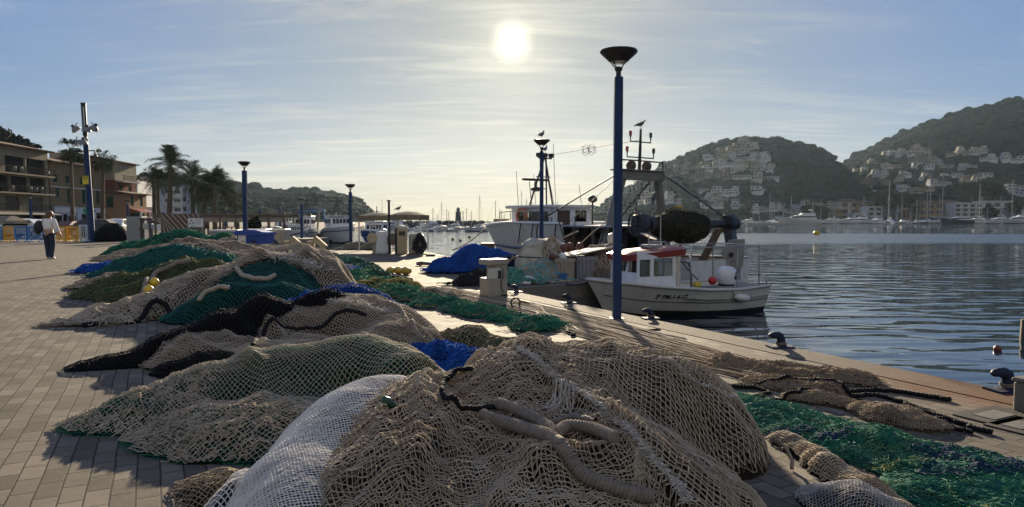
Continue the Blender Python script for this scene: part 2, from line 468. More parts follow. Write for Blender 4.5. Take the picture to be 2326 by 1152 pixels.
# ------------------------------------------------------------------ hills
HAZE_D = 0.000042
class Hill:
    """a hill given by its skyline seen from the quay: a ridge at depth Yr and slopes running down to the shore at Ys"""
    def __init__(s, sil, Ys, Yr, z0, p=1.25, seed=1, rough=1.):
        pts = sorted((ray(px, py).x / ray(px, py).y, ray(px, py).z / ray(px, py).y) for px, py in sil)
        s.S = np.array([a for a, b in pts]); s.E = np.array([b for a, b in pts]); s.Ys, s.Yr, s.z0, s.p, s.seed, s.rough = Ys, Yr, z0, p, seed, rough
    def z(s, S, Y):
        S = np.asarray(S, float); Y = np.asarray(Y, float)
        zr = CAM_H + np.interp(S, s.S, s.E) * s.Yr
        t = (Y - s.Ys) / (s.Yr - s.Ys)
        up = np.clip(t, 0, 1); prof = up ** s.p * (1 - .22 * up) / .78
        X = S * Y
        nz = fbm(X / 70., Y / 70., s.seed, 4) * 17 + fbm(X / 22., Y / 22., s.seed + 5, 3) * 4
        z = s.z0 + (zr - s.z0) * prof + s.rough * nz * np.clip(4 * up * (1 - up), 0, 1) * np.clip((zr - s.z0) / 60, 0, 1)
        back = np.clip(t - 1, 0, 1)
        z = np.where(t > 1, zr - (zr - s.z0 + 5) * np.clip(back * 1.1, 0, 1) ** 1.3, z)
        return np.where(t < 0, s.z0 + t * 30, z)
    def hit(s, px, py):
        r = ray(px, py); S = r.x / r.y; e = r.z / r.y
        Y = np.linspace(s.Ys, s.Yr, 600)
        d = s.z(np.full(600, S), Y) - (CAM_H + e * Y)
        k = np.argmax(d > 0)
        y = Y[k] if d[k] > 0 else Y[-1]
        return Vector((S * y, y, float(s.z(S, y))))
    def build(s, name, mt, nS=180, nY=90):
        S = np.linspace(s.S[0], s.S[-1], nS); Y = np.concatenate([np.linspace(s.Ys - 8, s.Yr, nY), np.linspace(s.Yr, s.Yr + (s.Yr - s.Ys) * .95, 24)[1:]])
        SS, YY = np.meshgrid(S, Y); Z = s.z(SS, YY)
        V = np.stack([SS * YY, YY, Z], -1).reshape(-1, 3); m = len(Y)
        i, j = np.meshgrid(np.arange(m - 1), np.arange(nS - 1), indexing='ij'); a = (i * nS + j).ravel()
        F = np.stack([a, a + 1, a + nS + 1, a + nS], -1)
        tag(np_mesh(name, V, F, mt), kind='structure')
def hill_mat():
    m = bpy.data.materials.new('scrub_slope'); m.use_nodes = True
    t = NT(m.node_tree); bs = m.node_tree.nodes['Principled BSDF']
    P = t.n('ShaderNodeNewGeometry').outputs['Position']
    a = t.noise(P, .05, 6, .7); b = t.noise(P, .35, 4, .7)
    c = t.ramp(a, (.3, (.010, .014, .008)), (.6, (.016, .020, .011)), (.85, (.04, .034, .024)))
    c = t.mix(t.math('MULTIPLY', t.smooth(b, .45, .65), .6), c, (.022, .032, .015))
    t.set(bs.inputs['Base Color'], c); bs.inputs['Roughness'].default_value = 1.; bs.inputs['Specular IOR Level'].default_value = .0
    return m
HM = hill_mat()
mid_hill = Hill([(1290, 499), (1330, 489), (1380, 465), (1420, 441), (1480, 402), (1520, 377), (1580, 351), (1640, 327), (1690, 319), (1720, 319), (1760, 322), (1820, 332), (1870, 352), (1900, 372), (1930, 396), (1970, 424), (2020, 455), (2080, 480), (2150, 495)], 372, 640, -3.5, 1.0, 3)
right_hill = Hill([(1740, 470), (1800, 440), (1860, 412), (1900, 388), (1935, 370), (1965, 347), (2010, 326), (2060, 301), (2120, 281), (2200, 256), (2260, 242), (2326, 229), (2450, 205), (2600, 190), (2800, 200), (3100, 240)], 372, 900, -3.5, 1.28, 11)
left_hill = Hill([(-900, 430), (-300, 420), (60, 402), (200, 400), (330, 405), (430, 410), (500, 418), (530, 427), (600, 440), (650, 442), (720, 439), (760, 448), (800, 458), (825, 473), (840, 490), (852, 502)], 330, 560, -3.5, .8, 23)
mid_hill.build('hill', HM); right_hill.build('hill', HM, 200, 110); left_hill.build('hill', HM)

# woods that cloak the hills: nobody could count these crowns
def crown_proto(rng, n=46):
    import bmesh
    bm = bmesh.new(); bmesh.ops.create_icosphere(bm, subdivisions=2, radius=1)
    V = np.array([v.co[:] for v in bm.verts]); F = np.array([[v.index for v in f.verts] for f in bm.faces]); bm.free()
    k = 1 + .55 * fbm(V[:, 0] * 1.6 + rng.random() * 90, V[:, 1] * 1.6 + V[:, 2] * 1.9, rng.integers(999), 3)
    V = V * k[:, None]; V[:, 2] = V[:, 2] * .75 + .35
    return V, F
def leaf_mat(name, col, col2):
    m = bpy.data.materials.new(name); m.use_nodes = True
    t = NT(m.node_tree); bs = m.node_tree.nodes['Principled BSDF']
    P = t.n('ShaderNodeNewGeometry').outputs['Position']
    rnd = t.noise(P, .16, 3, .6); fi = t.noise(P, 2.2, 3, .7)
    c = t.ramp(rnd, (.3, col), (.7, col2)); c = t.mix(t.math('MULTIPLY', t.smooth(fi, .45, .7), .5), c, tuple(k * .55 for k in col))
    t.set(bs.inputs['Base Color'], c); bs.inputs['Roughness'].default_value = .95; bs.inputs['Specular IOR Level'].default_value = .02
    b = t.n('ShaderNodeBump'); b.inputs['Strength'].default_value = .8; b.inputs['Distance'].default_value = .5; t.set(b.inputs['Height'], fi); t.set(bs.inputs['Normal'], b.outputs[0])
    return m
WOOD_M = leaf_mat('pine_wood_leaves', (.009, .016, .008), (.017, .026, .013))
rng = np.random.default_rng(5)
PROTO = [crown_proto(rng) for _ in range(6)]
def wood(name, hill, n, smin, smax, s0=None, s1=None, ridge=160, keep=None, seed=1):
    rg = np.random.default_rng(seed)
    lo, hi = s0 if s0 is not None else hill.S[0], s1 if s1 is not None else hill.S[-1]
    S = rg.uniform(lo, hi, n * 3); Y = hill.Ys + 15 + (hill.Yr - hill.Ys - 12) * rg.uniform(0, 1, n * 3) ** .8
    dens = fbm(S * Y / 60, Y / 60, seed, 3) + .30
    k = dens > rg.uniform(-.25, .35, n * 3); S, Y = S[k][:n], Y[k][:n]
    S = np.concatenate([S, rg.uniform(lo, hi, ridge)]); Y = np.concatenate([Y, hill.Yr + rg.uniform(-9, 4, ridge)])
    Vs, Fs, b = [], [], 0
    for i in range(len(S)):
        z = float(hill.z(S[i], Y[i]))
        if z < 3.5: continue
        if keep is not None and not keep(S[i], Y[i], z): continue
        V, F = PROTO[i % 6]; r = rg.uniform(smin, smax) * (1.3 if i % 9 == 0 else 1) * (rg.uniform(1.0, 2.2) if Y[i] > hill.Yr - 10 else 1)
        a = rg.uniform(0, 6.28); c, q = math.cos(a), math.sin(a)
        W = np.stack([(V[:, 0] * c - V[:, 1] * q) * r + S[i] * Y[i], (V[:, 0] * q + V[:, 1] * c) * r + Y[i], V[:, 2] * r * rg.uniform(.75, 1.15) + z], -1)
        Vs.append(W); Fs.append(F + b); b += len(V)
    tag(np_mesh(name, np.concatenate(Vs), np.concatenate(Fs), WOOD_M), kind='stuff')

# ================================================================== FISHING NETS
def twine_mat(name, col, col2, col3=None, rough=.85, seed=0, scale=3.0, spec=.25, sheen=0.):
    """weathered net twine: colour drifts over the heap between fresh, faded and dirty"""
    if name in _M: return _M[name]
    m = bpy.data.materials.new(name); m.use_nodes = True
    t = NT(m.node_tree); bs = m.node_tree.nodes['Principled BSDF']
    P = t.n('ShaderNodeNewGeometry').outputs['Position']
    a = t.noise(t.mapping(P, loc=(seed, seed * 2, 0)), scale, 5, .65)
    f = t.noise(P, 60., 2, .6)
    c = t.mix(t.smooth(a, .38, .62), col, col2)
    if col3: c = t.mix(t.smooth(t.noise(t.mapping(P, loc=(seed + 5, 3, 1)), scale * 1.3, 4, .6), .52, .66), c, col3)
    c = t.mix(t.math('MULTIPLY', f, .35), c, tuple(k * .45 for k in col))
    t.set(bs.inputs['Base Color'], c); bs.inputs['Roughness'].default_value = rough; bs.inputs['Specular IOR Level'].default_value = spec
    _M[name] = m
    return m
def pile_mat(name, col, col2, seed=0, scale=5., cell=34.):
    """the folded layers deeper inside a net heap: knotty, the shade of creases and holes put into the colour"""
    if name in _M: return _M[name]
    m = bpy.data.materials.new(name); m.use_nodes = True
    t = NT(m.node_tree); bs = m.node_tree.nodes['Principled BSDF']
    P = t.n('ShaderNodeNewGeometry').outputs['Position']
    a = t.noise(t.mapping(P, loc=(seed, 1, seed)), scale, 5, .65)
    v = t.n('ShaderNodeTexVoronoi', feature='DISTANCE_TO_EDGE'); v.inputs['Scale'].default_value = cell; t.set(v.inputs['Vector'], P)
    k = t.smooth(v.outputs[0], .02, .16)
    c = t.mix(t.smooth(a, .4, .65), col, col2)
    c = t.mix(k, c, tuple(q * .3 for q in col))  # mesh holes painted darker to stand for shade inside the heap
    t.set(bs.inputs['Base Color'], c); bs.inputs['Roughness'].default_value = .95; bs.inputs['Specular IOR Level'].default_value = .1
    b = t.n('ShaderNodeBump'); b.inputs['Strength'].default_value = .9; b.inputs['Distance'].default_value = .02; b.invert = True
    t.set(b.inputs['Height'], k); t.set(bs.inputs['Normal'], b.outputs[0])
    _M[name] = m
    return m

class Heap:
    """a heap of netting: rounded mounds joined smoothly, creased by hanging folds"""
    def __init__(s, blobs, fold=.05, fl=.34, fdir=0., fine=.02, seed=1, q=1.35, cut=0.0, laps=()):
        s.laps = laps; s.b = blobs; s.fold, s.fl, s.fdir, s.fine, s.seed, s.q, s.cut = fold, fl, fdir, fine, seed, q, cut
        xs = [b[0] for b in blobs]; ys = [b[1] for b in blobs]; rr = [max(b[3], b[4]) * 1.15 for b in blobs]
        s.x0 = min(x - r for x, r in zip(xs, rr)); s.x1 = max(x + r for x, r in zip(xs, rr))
        s.y0 = min(y - r for y, r in zip(ys, rr)); s.y1 = max(y + r for y, r in zip(ys, rr))
        s.c = (sum(xs) / len(xs), sum(ys) / len(ys))
    def base(s, x, y):
        x = np.asarray(x, float); y = np.asarray(y, float); tot = 0.
        ex = x + .10 * fbm(x * 1.7, y * 1.7, s.seed + 40, 3); ey = y + .10 * fbm(x * 1.7 + 30, y * 1.7, s.seed + 41, 3)
        for (bx, by, h, rx, ry, rot) in s.b:
            c, q = math.cos(rot), math.sin(rot)
            u = ((ex - bx) * c + (ey - by) * q) / rx; v = (-(ex - bx) * q + (ey - by) * c) / ry
            r2 = u * u + v * v
            tot = tot + (h * np.clip(1 - r2, 0, None) ** s.q) ** 3
        tot = tot ** (1 / 3)
        if s.cut: tot = tot - s.cut * np.clip(.5 + 1.6 * fbm(x * 1.35, y * 1.35, s.seed + 90, 3), 0, 1)
        return np.maximum(tot, 0)
    def H(s, x, y):
        b = s.base(x, y)
        # folds fan out from the top and run downhill
        c, q = math.cos(s.fdir), math.sin(s.fdir)
        u = (np.asarray(x) * c + np.asarray(y) * q); v = (-np.asarray(x) * q + np.asarray(y) * c)
        wp = fbm(u * .9, v * .9, s.seed + 7, 3)
        n1 = vnoise(u / s.fl + wp * 1.6, v / (s.fl * 3.2) + wp, s.seed)
        r1 = (1 - np.abs(n1) * 2.6)
        n2 = fbm(x / (s.fl * .45) + wp * 2, y / (s.fl * .45), s.seed + 3, 3)
        m = np.clip(b / .10, 0, 1)
        ov = 0.
        for (ax, ay, bx, by, amp, wr, wl) in s.laps:          # one sheet lapping over another
            dx_, dy_ = bx - ax, by - ay; L = math.hypot(dx_, dy_)
            tt = np.clip(((x - ax) * dx_ + (y - ay) * dy_) / L ** 2, 0, 1); px_, py_ = x - ax - tt * dx_, y - ay - tt * dy_
            sd = (dx_ * py_ - dy_ * px_) / L; dd = np.hypot(px_, py_)
            ov = np.maximum(ov, amp * np.exp(-(dd / np.where(sd > 0, wr, wl)) ** 2))
        return np.where(b > .002, b + m * (s.fold * (r1 - .45) + s.fine * n2 + ov), b)
def tubes(A, B, r, rng, seg=2, jit=.0, sides=3):
    """twine between node pairs A->B, each strand bent a little"""
    n = len(A)
    T = np.linspace(0, 1, seg + 1)
    P = A[:, None, :] * (1 - T)[None, :, None] + B[:, None, :] * T[None, :, None]
    if seg > 1 and jit: P[:, 1:-1] += rng.normal(0, jit, (n, seg - 1, 3))
    d = P[:, -1] - P[:, 0]; d /= np.maximum(np.linalg.norm(d, axis=1, keepdims=True), 1e-9)
    up = np.tile(np.array([0, 0, 1.]), (n, 1)); up[np.abs(d[:, 2]) > .9] = (1, 0, 0)
    s1 = np.cross(d, up); s1 /= np.maximum(np.linalg.norm(s1, axis=1, keepdims=True), 1e-9); s2 = np.cross(s1, d)
    an = np.arange(sides) * 2 * math.pi / sides + math.pi / 2
    rr = r if np.ndim(r) else np.full(n, r)
    off = (s1[:, None] * np.cos(an)[None, :, None] + s2[:, None] * np.sin(an)[None, :, None]) * rr[:, None, None]
    V = (P[:, :, None, :] + off[:, None]).reshape(-1, 3)
    base = (np.arange(n) * (seg + 1) * sides)[:, None, None]
    k = np.arange(seg)[None, :, None] * sides; j = np.arange(sides)[None, None, :]; j2 = (j + 1) % sides
    F = np.stack([base + k + j, base + k + j2, base + k + sides + j2, base + k + sides + j], -1).reshape(-1, 4)
    return V, F
def net_cloth(heap, cw, ch, rot, r, off, seed, name, mt, parent, warp=.06, jit=.25, lift=.012, mask=None, square=False, seg=2, hmin=.006, curve=.0):
    """one knotted sheet of meshes laid over a heap; diamonds cw x ch"""
    rg = np.random.default_rng(seed)
    R2 = max(heap.x1 - heap.x0, heap.y1 - heap.y0) * .78; cx, cy = (heap.x0 + heap.x1) / 2, (heap.y0 + heap.y1) / 2
    ni, nj = int(R2 / cw) + 1, int(R2 / ch) + 1
    I, J = np.meshgrid(np.arange(-ni, ni + 1), np.arange(-nj, nj + 1), indexing='ij')
    a = I * cw; b = J * ch
    c, q = math.cos(rot), math.sin(rot)
    def place(a, b):
        wa = a + warp * 2.2 * fbm(a * .9, b * .9, seed + 1, 2) + warp * .8 * fbm(a * 3.1, b * 3.1, seed + 2, 2)
        wb = b + warp * 2.2 * fbm(a * .9 + 50, b * .9, seed + 3, 2) + warp * .8 * fbm(a * 3.1 + 50, b * 3.1, seed + 4, 2)
        return cx + wa * c - wb * q, cy + wa * q + wb * c
    X, Y = place(a, b)
    X = X + rg.normal(0, jit * cw * .35, X.shape); Y = Y + rg.normal(0, jit * ch * .35, X.shape)
    Z0 = heap.H(X, Y); B = heap.base(X, Y)
    Z = Z0 + off + lift * fbm(X * 14, Y * 14, seed + 9, 2) + rg.normal(0, r * .35, X.shape)
    Z = np.maximum(Z, r)
    ok = B > hmin + .02 * np.clip(fbm(X * 5, Y * 5, seed + 6, 2), -.3, 1)
    if mask is not None: ok &= mask(X, Y)
    P = np.stack([X, Y, Z], -1)
    E = []
    if square:
        prs = (((slice(0, -1), slice(None)), (slice(1, None), slice(None))), ((slice(None), slice(0, -1)), (slice(None), slice(1, None))))
        for s0, s1 in prs:
            k = ok[s0] & ok[s1]; E.append((P[s0][k], P[s1][k]))
    else:
        par = (I + J) % 2 == 0
        for s0, s1 in (((slice(0, -1), slice(0, -1)), (slice(1, None), slice(1, None))), ((slice(0, -1), slice(1, None)), (slice(1, None), slice(0, -1)))):
            k = ok[s0] & ok[s1] & par[s0]; E.append((P[s0][k], P[s1][k]))
    A = np.concatenate([e[0] for e in E]); Bb = np.concatenate([e[1] for e in E])
    # nothing that the slope has stretched out of all proportion
    V, F = tubes(A, Bb, r * rg.uniform(.8, 1.2, len(A)), rg, seg, jit * cw * .22)
    return np_mesh(name, V, F, mt, parent)
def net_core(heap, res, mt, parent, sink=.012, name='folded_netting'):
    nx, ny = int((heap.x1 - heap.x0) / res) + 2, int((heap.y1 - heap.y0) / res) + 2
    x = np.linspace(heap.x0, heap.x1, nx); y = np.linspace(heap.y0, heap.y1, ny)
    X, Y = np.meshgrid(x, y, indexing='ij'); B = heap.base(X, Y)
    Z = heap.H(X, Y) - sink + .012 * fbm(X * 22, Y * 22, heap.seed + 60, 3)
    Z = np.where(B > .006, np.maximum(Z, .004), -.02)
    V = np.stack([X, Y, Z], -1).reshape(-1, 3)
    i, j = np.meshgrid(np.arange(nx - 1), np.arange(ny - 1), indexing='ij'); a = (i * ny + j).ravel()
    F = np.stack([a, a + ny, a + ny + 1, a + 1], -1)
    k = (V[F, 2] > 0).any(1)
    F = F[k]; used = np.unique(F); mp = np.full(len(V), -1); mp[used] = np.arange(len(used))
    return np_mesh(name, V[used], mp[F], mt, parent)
def fuzz(heap, n, length, r, seed, name, mt, parent, bend=.5, off=.01, flat=.35, mask=None, steps=5, drift=None):
    """loose twine ends and slack strands lying on a heap"""
    rg = np.random.default_rng(seed)
    X = rg.uniform(heap.x0, heap.x1, n * 4); Y = rg.uniform(heap.y0, heap.y1, n * 4)
    k = heap.base(X, Y) > .012
    if mask is not None: k &= mask(X, Y)
    X, Y = X[k][:n], Y[k][:n]; n = len(X)
    th = rg.uniform(0, 2 * math.pi, n) if drift is None else drift + rg.normal(0, .5, n)
    L = length * rg.uniform(.4, 1.3, n) / steps
    P = [np.stack([X, Y, heap.H(X, Y) + off * rg.uniform(.2, 1, n)], -1)]
    lf = rg.uniform(0, flat, n)
    for i in range(steps):
        th = th + rg.normal(0, bend, n)
        X = X + np.cos(th) * L; Y = Y + np.sin(th) * L
        z = np.maximum(heap.H(X, Y), 0) + off * rg.uniform(.3, 1, n) + lf * L * math.sin((i + 1) / steps * math.pi)
        P.append(np.stack([X, Y, z], -1))
    A = np.concatenate(P[:-1]); B = np.concatenate(P[1:])
    V, F = tubes(A, B, r, rg, 1)
    return tag(np_mesh(name, V, F, mt, parent), kind='stuff')
def on_heap(heap, pts, lift=.0, n=12, wob=0., seed=0):
    """smooth line through (x, y) points, lying on the heap (or on the ground beside it)"""
    P = []
    pts = [Vector((p[0], p[1], p[2] if len(p) > 2 else 0)) for p in pts]
    for i in range(len(pts) - 1):
        p0, p1, p2, p3 = pts[max(0, i - 1)], pts[i], pts[i + 1], pts[min(len(pts) - 1, i + 2)]
        for k in range(n):
            t = k / n
            q = .5 * ((2 * p1) + (p2 - p0) * t + (2 * p0 - 5 * p1 + 4 * p2 - p3) * t * t + (3 * p1 - p0 - 3 * p2 + p3) * t ** 3)
            P.append(q)
    P.append(pts[-1])
    out = []
    for i, q in enumerate(P):
        h = max(0., float(heap.H(q.x, q.y))) if heap is not None else 0.
        out.append(Vector((q.x + wob * vnoise(i * 5. / n, seed * 7.), q.y + wob * vnoise(i * 5. / n, seed * 7. + 50), h + lift + q.z)))
    return out
def hp(heap, px, py, y0=2.4, y1=30):
    """where the line of sight through a photograph pixel first meets the heap"""
    r = ray(px, py); Y = np.arange(y0, y1, .012); X = r.x / r.y * Y; Z = CAM_H + r.z / r.y * Y
    d = np.maximum(heap.H(X, Y), 0) - Z; k = int(np.argmax(d > 0))
    return (float(X[k]), float(Y[k]))
NETG = 'fishing nets heaped along the quay'
TAN = twine_mat('tan_twine', (.47, .385, .275), (.36, .29, .20), (.53, .45, .34), seed=1)
TAN_D = twine_mat('brown_twine', (.29, .22, .145), (.36, .275, .18), (.21, .16, .11), seed=2)
GREY = twine_mat('grey_twine', (.48, .405, .30), (.40, .33, .24), (.56, .48, .37), seed=3)
PALE = twine_mat('pale_green_grey_twine', (.47, .41, .31), (.40, .34, .24), (.36, .36, .29), seed=4)
WHITE = twine_mat('white_twine', (.78, .74, .67), (.66, .62, .56), (.82, .79, .72), seed=5)
GREEN = twine_mat('green_twine', (.028, .20, .115), (.022, .125, .08), (.10, .23, .10), seed=6, scale=4)
TEAL = twine_mat('teal_twine', (.015, .12, .105), (.02, .10, .09), (.03, .16, .11), seed=7, scale=4)
BLUE = twine_mat('blue_twine', (.012, .08, .36), (.015, .11, .44), (.010, .045, .22), seed=8, scale=4)
BLACK = twine_mat('black_twine', (.013, .013, .014), (.02, .02, .022), seed=9)
OLIVE = twine_mat('olive_twine', (.07, .10, .035), (.12, .12, .05), (.035, .075, .035), seed=10, scale=3)
YEL = twine_mat('yellow_twine', (.38, .33, .08), (.30, .27, .10), seed=11)
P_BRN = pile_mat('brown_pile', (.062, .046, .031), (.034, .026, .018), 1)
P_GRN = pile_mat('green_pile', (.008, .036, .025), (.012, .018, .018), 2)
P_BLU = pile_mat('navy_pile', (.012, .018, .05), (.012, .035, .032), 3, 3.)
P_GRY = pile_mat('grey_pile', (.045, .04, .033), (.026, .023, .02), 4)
P_WHT = pile_mat('shaded_white_pile', (.035, .037, .042), (.022, .024, .03), 5)  # near-black: painted shade between the layers of the white net
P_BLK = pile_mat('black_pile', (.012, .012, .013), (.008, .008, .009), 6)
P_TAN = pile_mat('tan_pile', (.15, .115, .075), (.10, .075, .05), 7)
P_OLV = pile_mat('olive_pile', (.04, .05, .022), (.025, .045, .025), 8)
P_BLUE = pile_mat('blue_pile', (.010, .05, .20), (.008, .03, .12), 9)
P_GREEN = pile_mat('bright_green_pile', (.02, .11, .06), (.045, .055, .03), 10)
FLUFF = mat('frayed_cord', (.60, .55, .47), .9, .2, 40)
ROPE_BLK = mat('black_rope', (.014, .014, .016), .85, .3, 60, .4, 200, spec=.15)
ROPE_TAN = mat('tan_rope', (.26, .205, .145), .85, .25, 40, .5, 150)
ROPE_GRY = mat('grey_wrapped_rope', (.21, .17, .13), .85, .25, 30, .5, 150)
PIPE_BEI = mat('beige_headline_rope', (.36, .29, .20), .7, .15, 20, .3, 120)
FLOAT_Y = mat('yellow_float', (.62, .42, .03), .45, .12, 14, dirt=.4)

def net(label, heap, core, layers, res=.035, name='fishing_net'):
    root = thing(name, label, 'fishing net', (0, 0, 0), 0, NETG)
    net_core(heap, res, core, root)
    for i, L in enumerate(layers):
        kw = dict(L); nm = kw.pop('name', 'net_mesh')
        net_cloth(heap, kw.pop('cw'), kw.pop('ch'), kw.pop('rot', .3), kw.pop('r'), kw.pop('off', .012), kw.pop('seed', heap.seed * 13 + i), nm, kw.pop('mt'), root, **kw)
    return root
def rope_part(name, pts, r, mt, root, n=9, lobes=3, twist=60., amp=.2):
    mb = MB(); mb.tube(pts, r, n, lobes=lobes, twist=twist, lobe_amp=amp); return mb.build(name, mt, root, True, recalc=False)

# --- the big tan heap right in front
h1 = Heap([(.34, 4.32, .63, 1.05, .88, .1), (1.0, 4.3, .43, .56, .72, -.2), (-.40, 3.95, .44, .78, .95, .4), (.28, 3.35, .40, .92, .9, 0), (-.52, 3.25, .34, .50, .80, .25), (-.15, 4.85, .30, .8, .5, .2)], .066, .27, .2, .028, 1, q=.85, laps=((.045, 4.25, .31, 3.66, .05, .24, .03), (.31, 3.66, .52, 3.4, .075, .24, .03), (.52, 3.4, .66, 2.95, .075, .24, .03), (-.42, 4.1, -.30, 3.5, .05, .03, .16), (-.30, 3.5, -.42, 2.9, .05, .03, .16), (.0, 3.7, .1, 3.0, .045, .12, .04)))
n1 = net('big heap of tan netting in front with rope wrapped frame on top', h1, P_BRN, [
    dict(cw=.0158, ch=.0215, rot=.35, r=.0035, mt=TAN, off=.016, warp=.05, jit=.2, lift=.02, mask=lambda x, y: x + .25 * (y - 3.9) > .28 + .1 * fbm(x * 2, y * 2, 3, 2)),
    dict(cw=.0112, ch=.0142, rot=1.1, r=.0031, mt=TAN, off=.016, warp=.15, jit=.55, lift=.04, mask=lambda x, y: x + .25 * (y - 3.9) < .36 + .1 * fbm(x * 2, y * 2, 3, 2)),
    dict(cw=.017, ch=.021, rot=1.0, r=.0032, mt=TAN_D, off=-.002, warp=.07, jit=.4, lift=.03, seg=1)], .02)
def ring_r(step, amp): return lambda sl, r: r * (1 + amp * abs(math.sin(sl * math.pi / step)) - amp)
def H1(*pp): return [hp(h1, *p) for p in pp]
def wrapped(name, pp, r, lift=.035):
    mb = MB(); P = on_heap(h1, H1(*pp), lift, 64); zz_ = np.convolve(np.pad([p.z for p in P], 60, 'edge'), np.ones(121) / 121, 'valid'); P = [Vector((p.x, p.y, max(z_, p.z - .02))) for p, z_ in zip(P, zz_)]
    mb.tube(P, r, 12, rfun=ring_r(.0165, .2)); return mb.build(name, ROPE_GRY, n1, True, recalc=False)
wrapped('rope_wrapped_bar', [(1095, 958), (1150, 985), (1230, 1000), (1275, 1025), (1300, 1075), (1340, 1110), (1420, 1135), (1480, 1150)], .034)
wrapped('rope_wrapped_bar', [(1130, 938), (1180, 950), (1240, 990), (1260, 1010)], .031, .045)
wrapped('rope_wrapped_bar', [(1262, 1010), (1290, 992), (1340, 996), (1395, 1015)], .030, .045)
rope_part('grey_rope', on_heap(h1, H1((1240, 975), (1290, 965), (1345, 978)), .03, 30), .016, ROPE_GRY, n1, 10, 3, 70)
rope_part('black_rope', on_heap(h1, H1((1072, 856), (1035, 858), (1008, 885), (1008, 918), (1040, 938), (1090, 946), (1125, 944)), .042, 40), .0135, ROPE_BLK, n1, 10, 3, 90)
def seam(heap, pp, root, wid=.022, n=900, seed=3, mt=FLUFF, name='frayed_seam', seglen=.03, r=.0018):
    L = on_heap(heap, [hp(heap, *p) for p in pp], .018, 30); rg = np.random.default_rng(seed)
    A = np.array([L[i][:] for i in rg.integers(0, len(L), n)]) + rg.normal(0, wid * .5, (n, 3)); A[:, 2] = np.abs(A[:, 2])
    B = A + rg.normal(0, seglen, (n, 3)) * (1, 1, .6)
    V, F = tubes(A, B, r, rg, 2, seglen * .25); return np_mesh(name, V, F, mt, root)
seam(h1, [(1180, 800), (1215, 822), (1245, 850), (1300, 885), (1350, 922), (1405, 965), (1450, 1010), (1490, 1060), (1545, 1120), (1560, 1150)], n1, .008, 2600, seglen=.014, r=.0021)
seam(h1, [(1500, 820), (1560, 860), (1640, 900), (1690, 930)], n1, .008, 500, 4, seglen=.012)
# tuft of pale cord ends showing in the hollow
mb = MB(); rg0 = random.Random(4)
for i in range(26):
    a = hp(h1, 1270 + rg0.uniform(-14, 26), 885 + rg0.uniform(-5, 8)); b = hp(h1, 1262 + rg0.uniform(-35, 45), 945 + rg0.uniform(-14, 12)); m_ = ((a[0] + b[0]) / 2 + rg0.uniform(-.02, .02), (a[1] + b[1]) / 2)
    mb.tube(on_heap(h1, [a, m_, b], .016 + rg0.uniform(0, .03), 6), .0035, 5)
mb.build('cord_tuft', mat('pale_cord', (.45, .40, .33), .8), n1, True, recalc=False)
rope_part('hanging_rope', [Vector((1.50, 3.98, .15)), Vector((1.55, 3.93, .11)), Vector((1.575, 3.9, .04)), Vector((1.56, 3.86, .012))], .011, ROPE_TAN, n1, 8)
mb = MB(); p_ = hp(h1, 893, 930); zz = float(h1.H(*p_)); mb.tube([Vector((p_[0], p_[1], zz + .01)), Vector((p_[0] - .02, p_[1] - .02, zz + .05)), Vector((p_[0] - .05, p_[1] - .03, zz + .06))], [.02, .018, .02], 10)
mb.build('pole_end', mat('dark_green_plastic', (.01, .06, .045), .4), n1, True)

# --- white netting beside it
h2 = Heap([(-.90, 4.08, .40, .54, .70, .25), (-.94, 3.45, .27, .46, .8, 0), (-.70, 4.35, .35, .44, .42, 0)], .022, .45, .4, .008, 21, q=.85)
n2 = net('white square meshed net mounded left of the big tan heap', h2, P_WHT, [
    dict(cw=.0165, ch=.0168, rot=.42, r=.0033, mt=WHITE, off=.012, warp=.03, jit=.08, square=True, lift=.004)], .03)
h2b = Heap([(-1.36, 3.42, .12, .15, .42, .1)], .02, .2, .5, .02, 22)
net_core(h2b, .03, P_WHT, n2, name='net_hem'); net_cloth(h2b, .017, .02, .3, .0032, .01, 5, 'hem_mesh', WHITE, n2)
h2c = Heap([(-1.56, 3.56, .07, .22, .26, .2)], .03, .2, .5, .03, 23)
n2c = net('small brown crumple of netting at the white net\'s left foot', h2c, P_BRN, [dict(cw=.016, ch=.02, r=.003, mt=TAN_D, jit=.5)], .025)

# --- pale net over dark green, reaching out to the left
h3 = Heap([(-1.25, 5.55, .45, .95, .72, .1), (-1.95, 5.35, .36, .85, .68, .35), (-2.42, 4.98, .17, .76, .50, .4), (-.85, 5.2, .34, .45, .5, 0), (-1.6, 4.58, .16, .95, .66, .1)], .085, .36, .35, .02, 31)
n3 = net('pale knotted net over dark green netting with a long flat left end', h3, P_GRN, [
    dict(cw=.0185, ch=.0225, rot=.2, r=.0026, mt=PALE, off=.02, warp=.06, jit=.16),
    dict(cw=.020, ch=.023, rot=.75, r=.0022, mt=GREEN, off=.0, warp=.06, jit=.4, seg=1)], .03)
fuzz(h3, 1600, .09, .0036, 8, 'loose_twine', GREY, n3, .9, .03, mask=lambda x, y: (x < -2.15) | (y < 4.75))

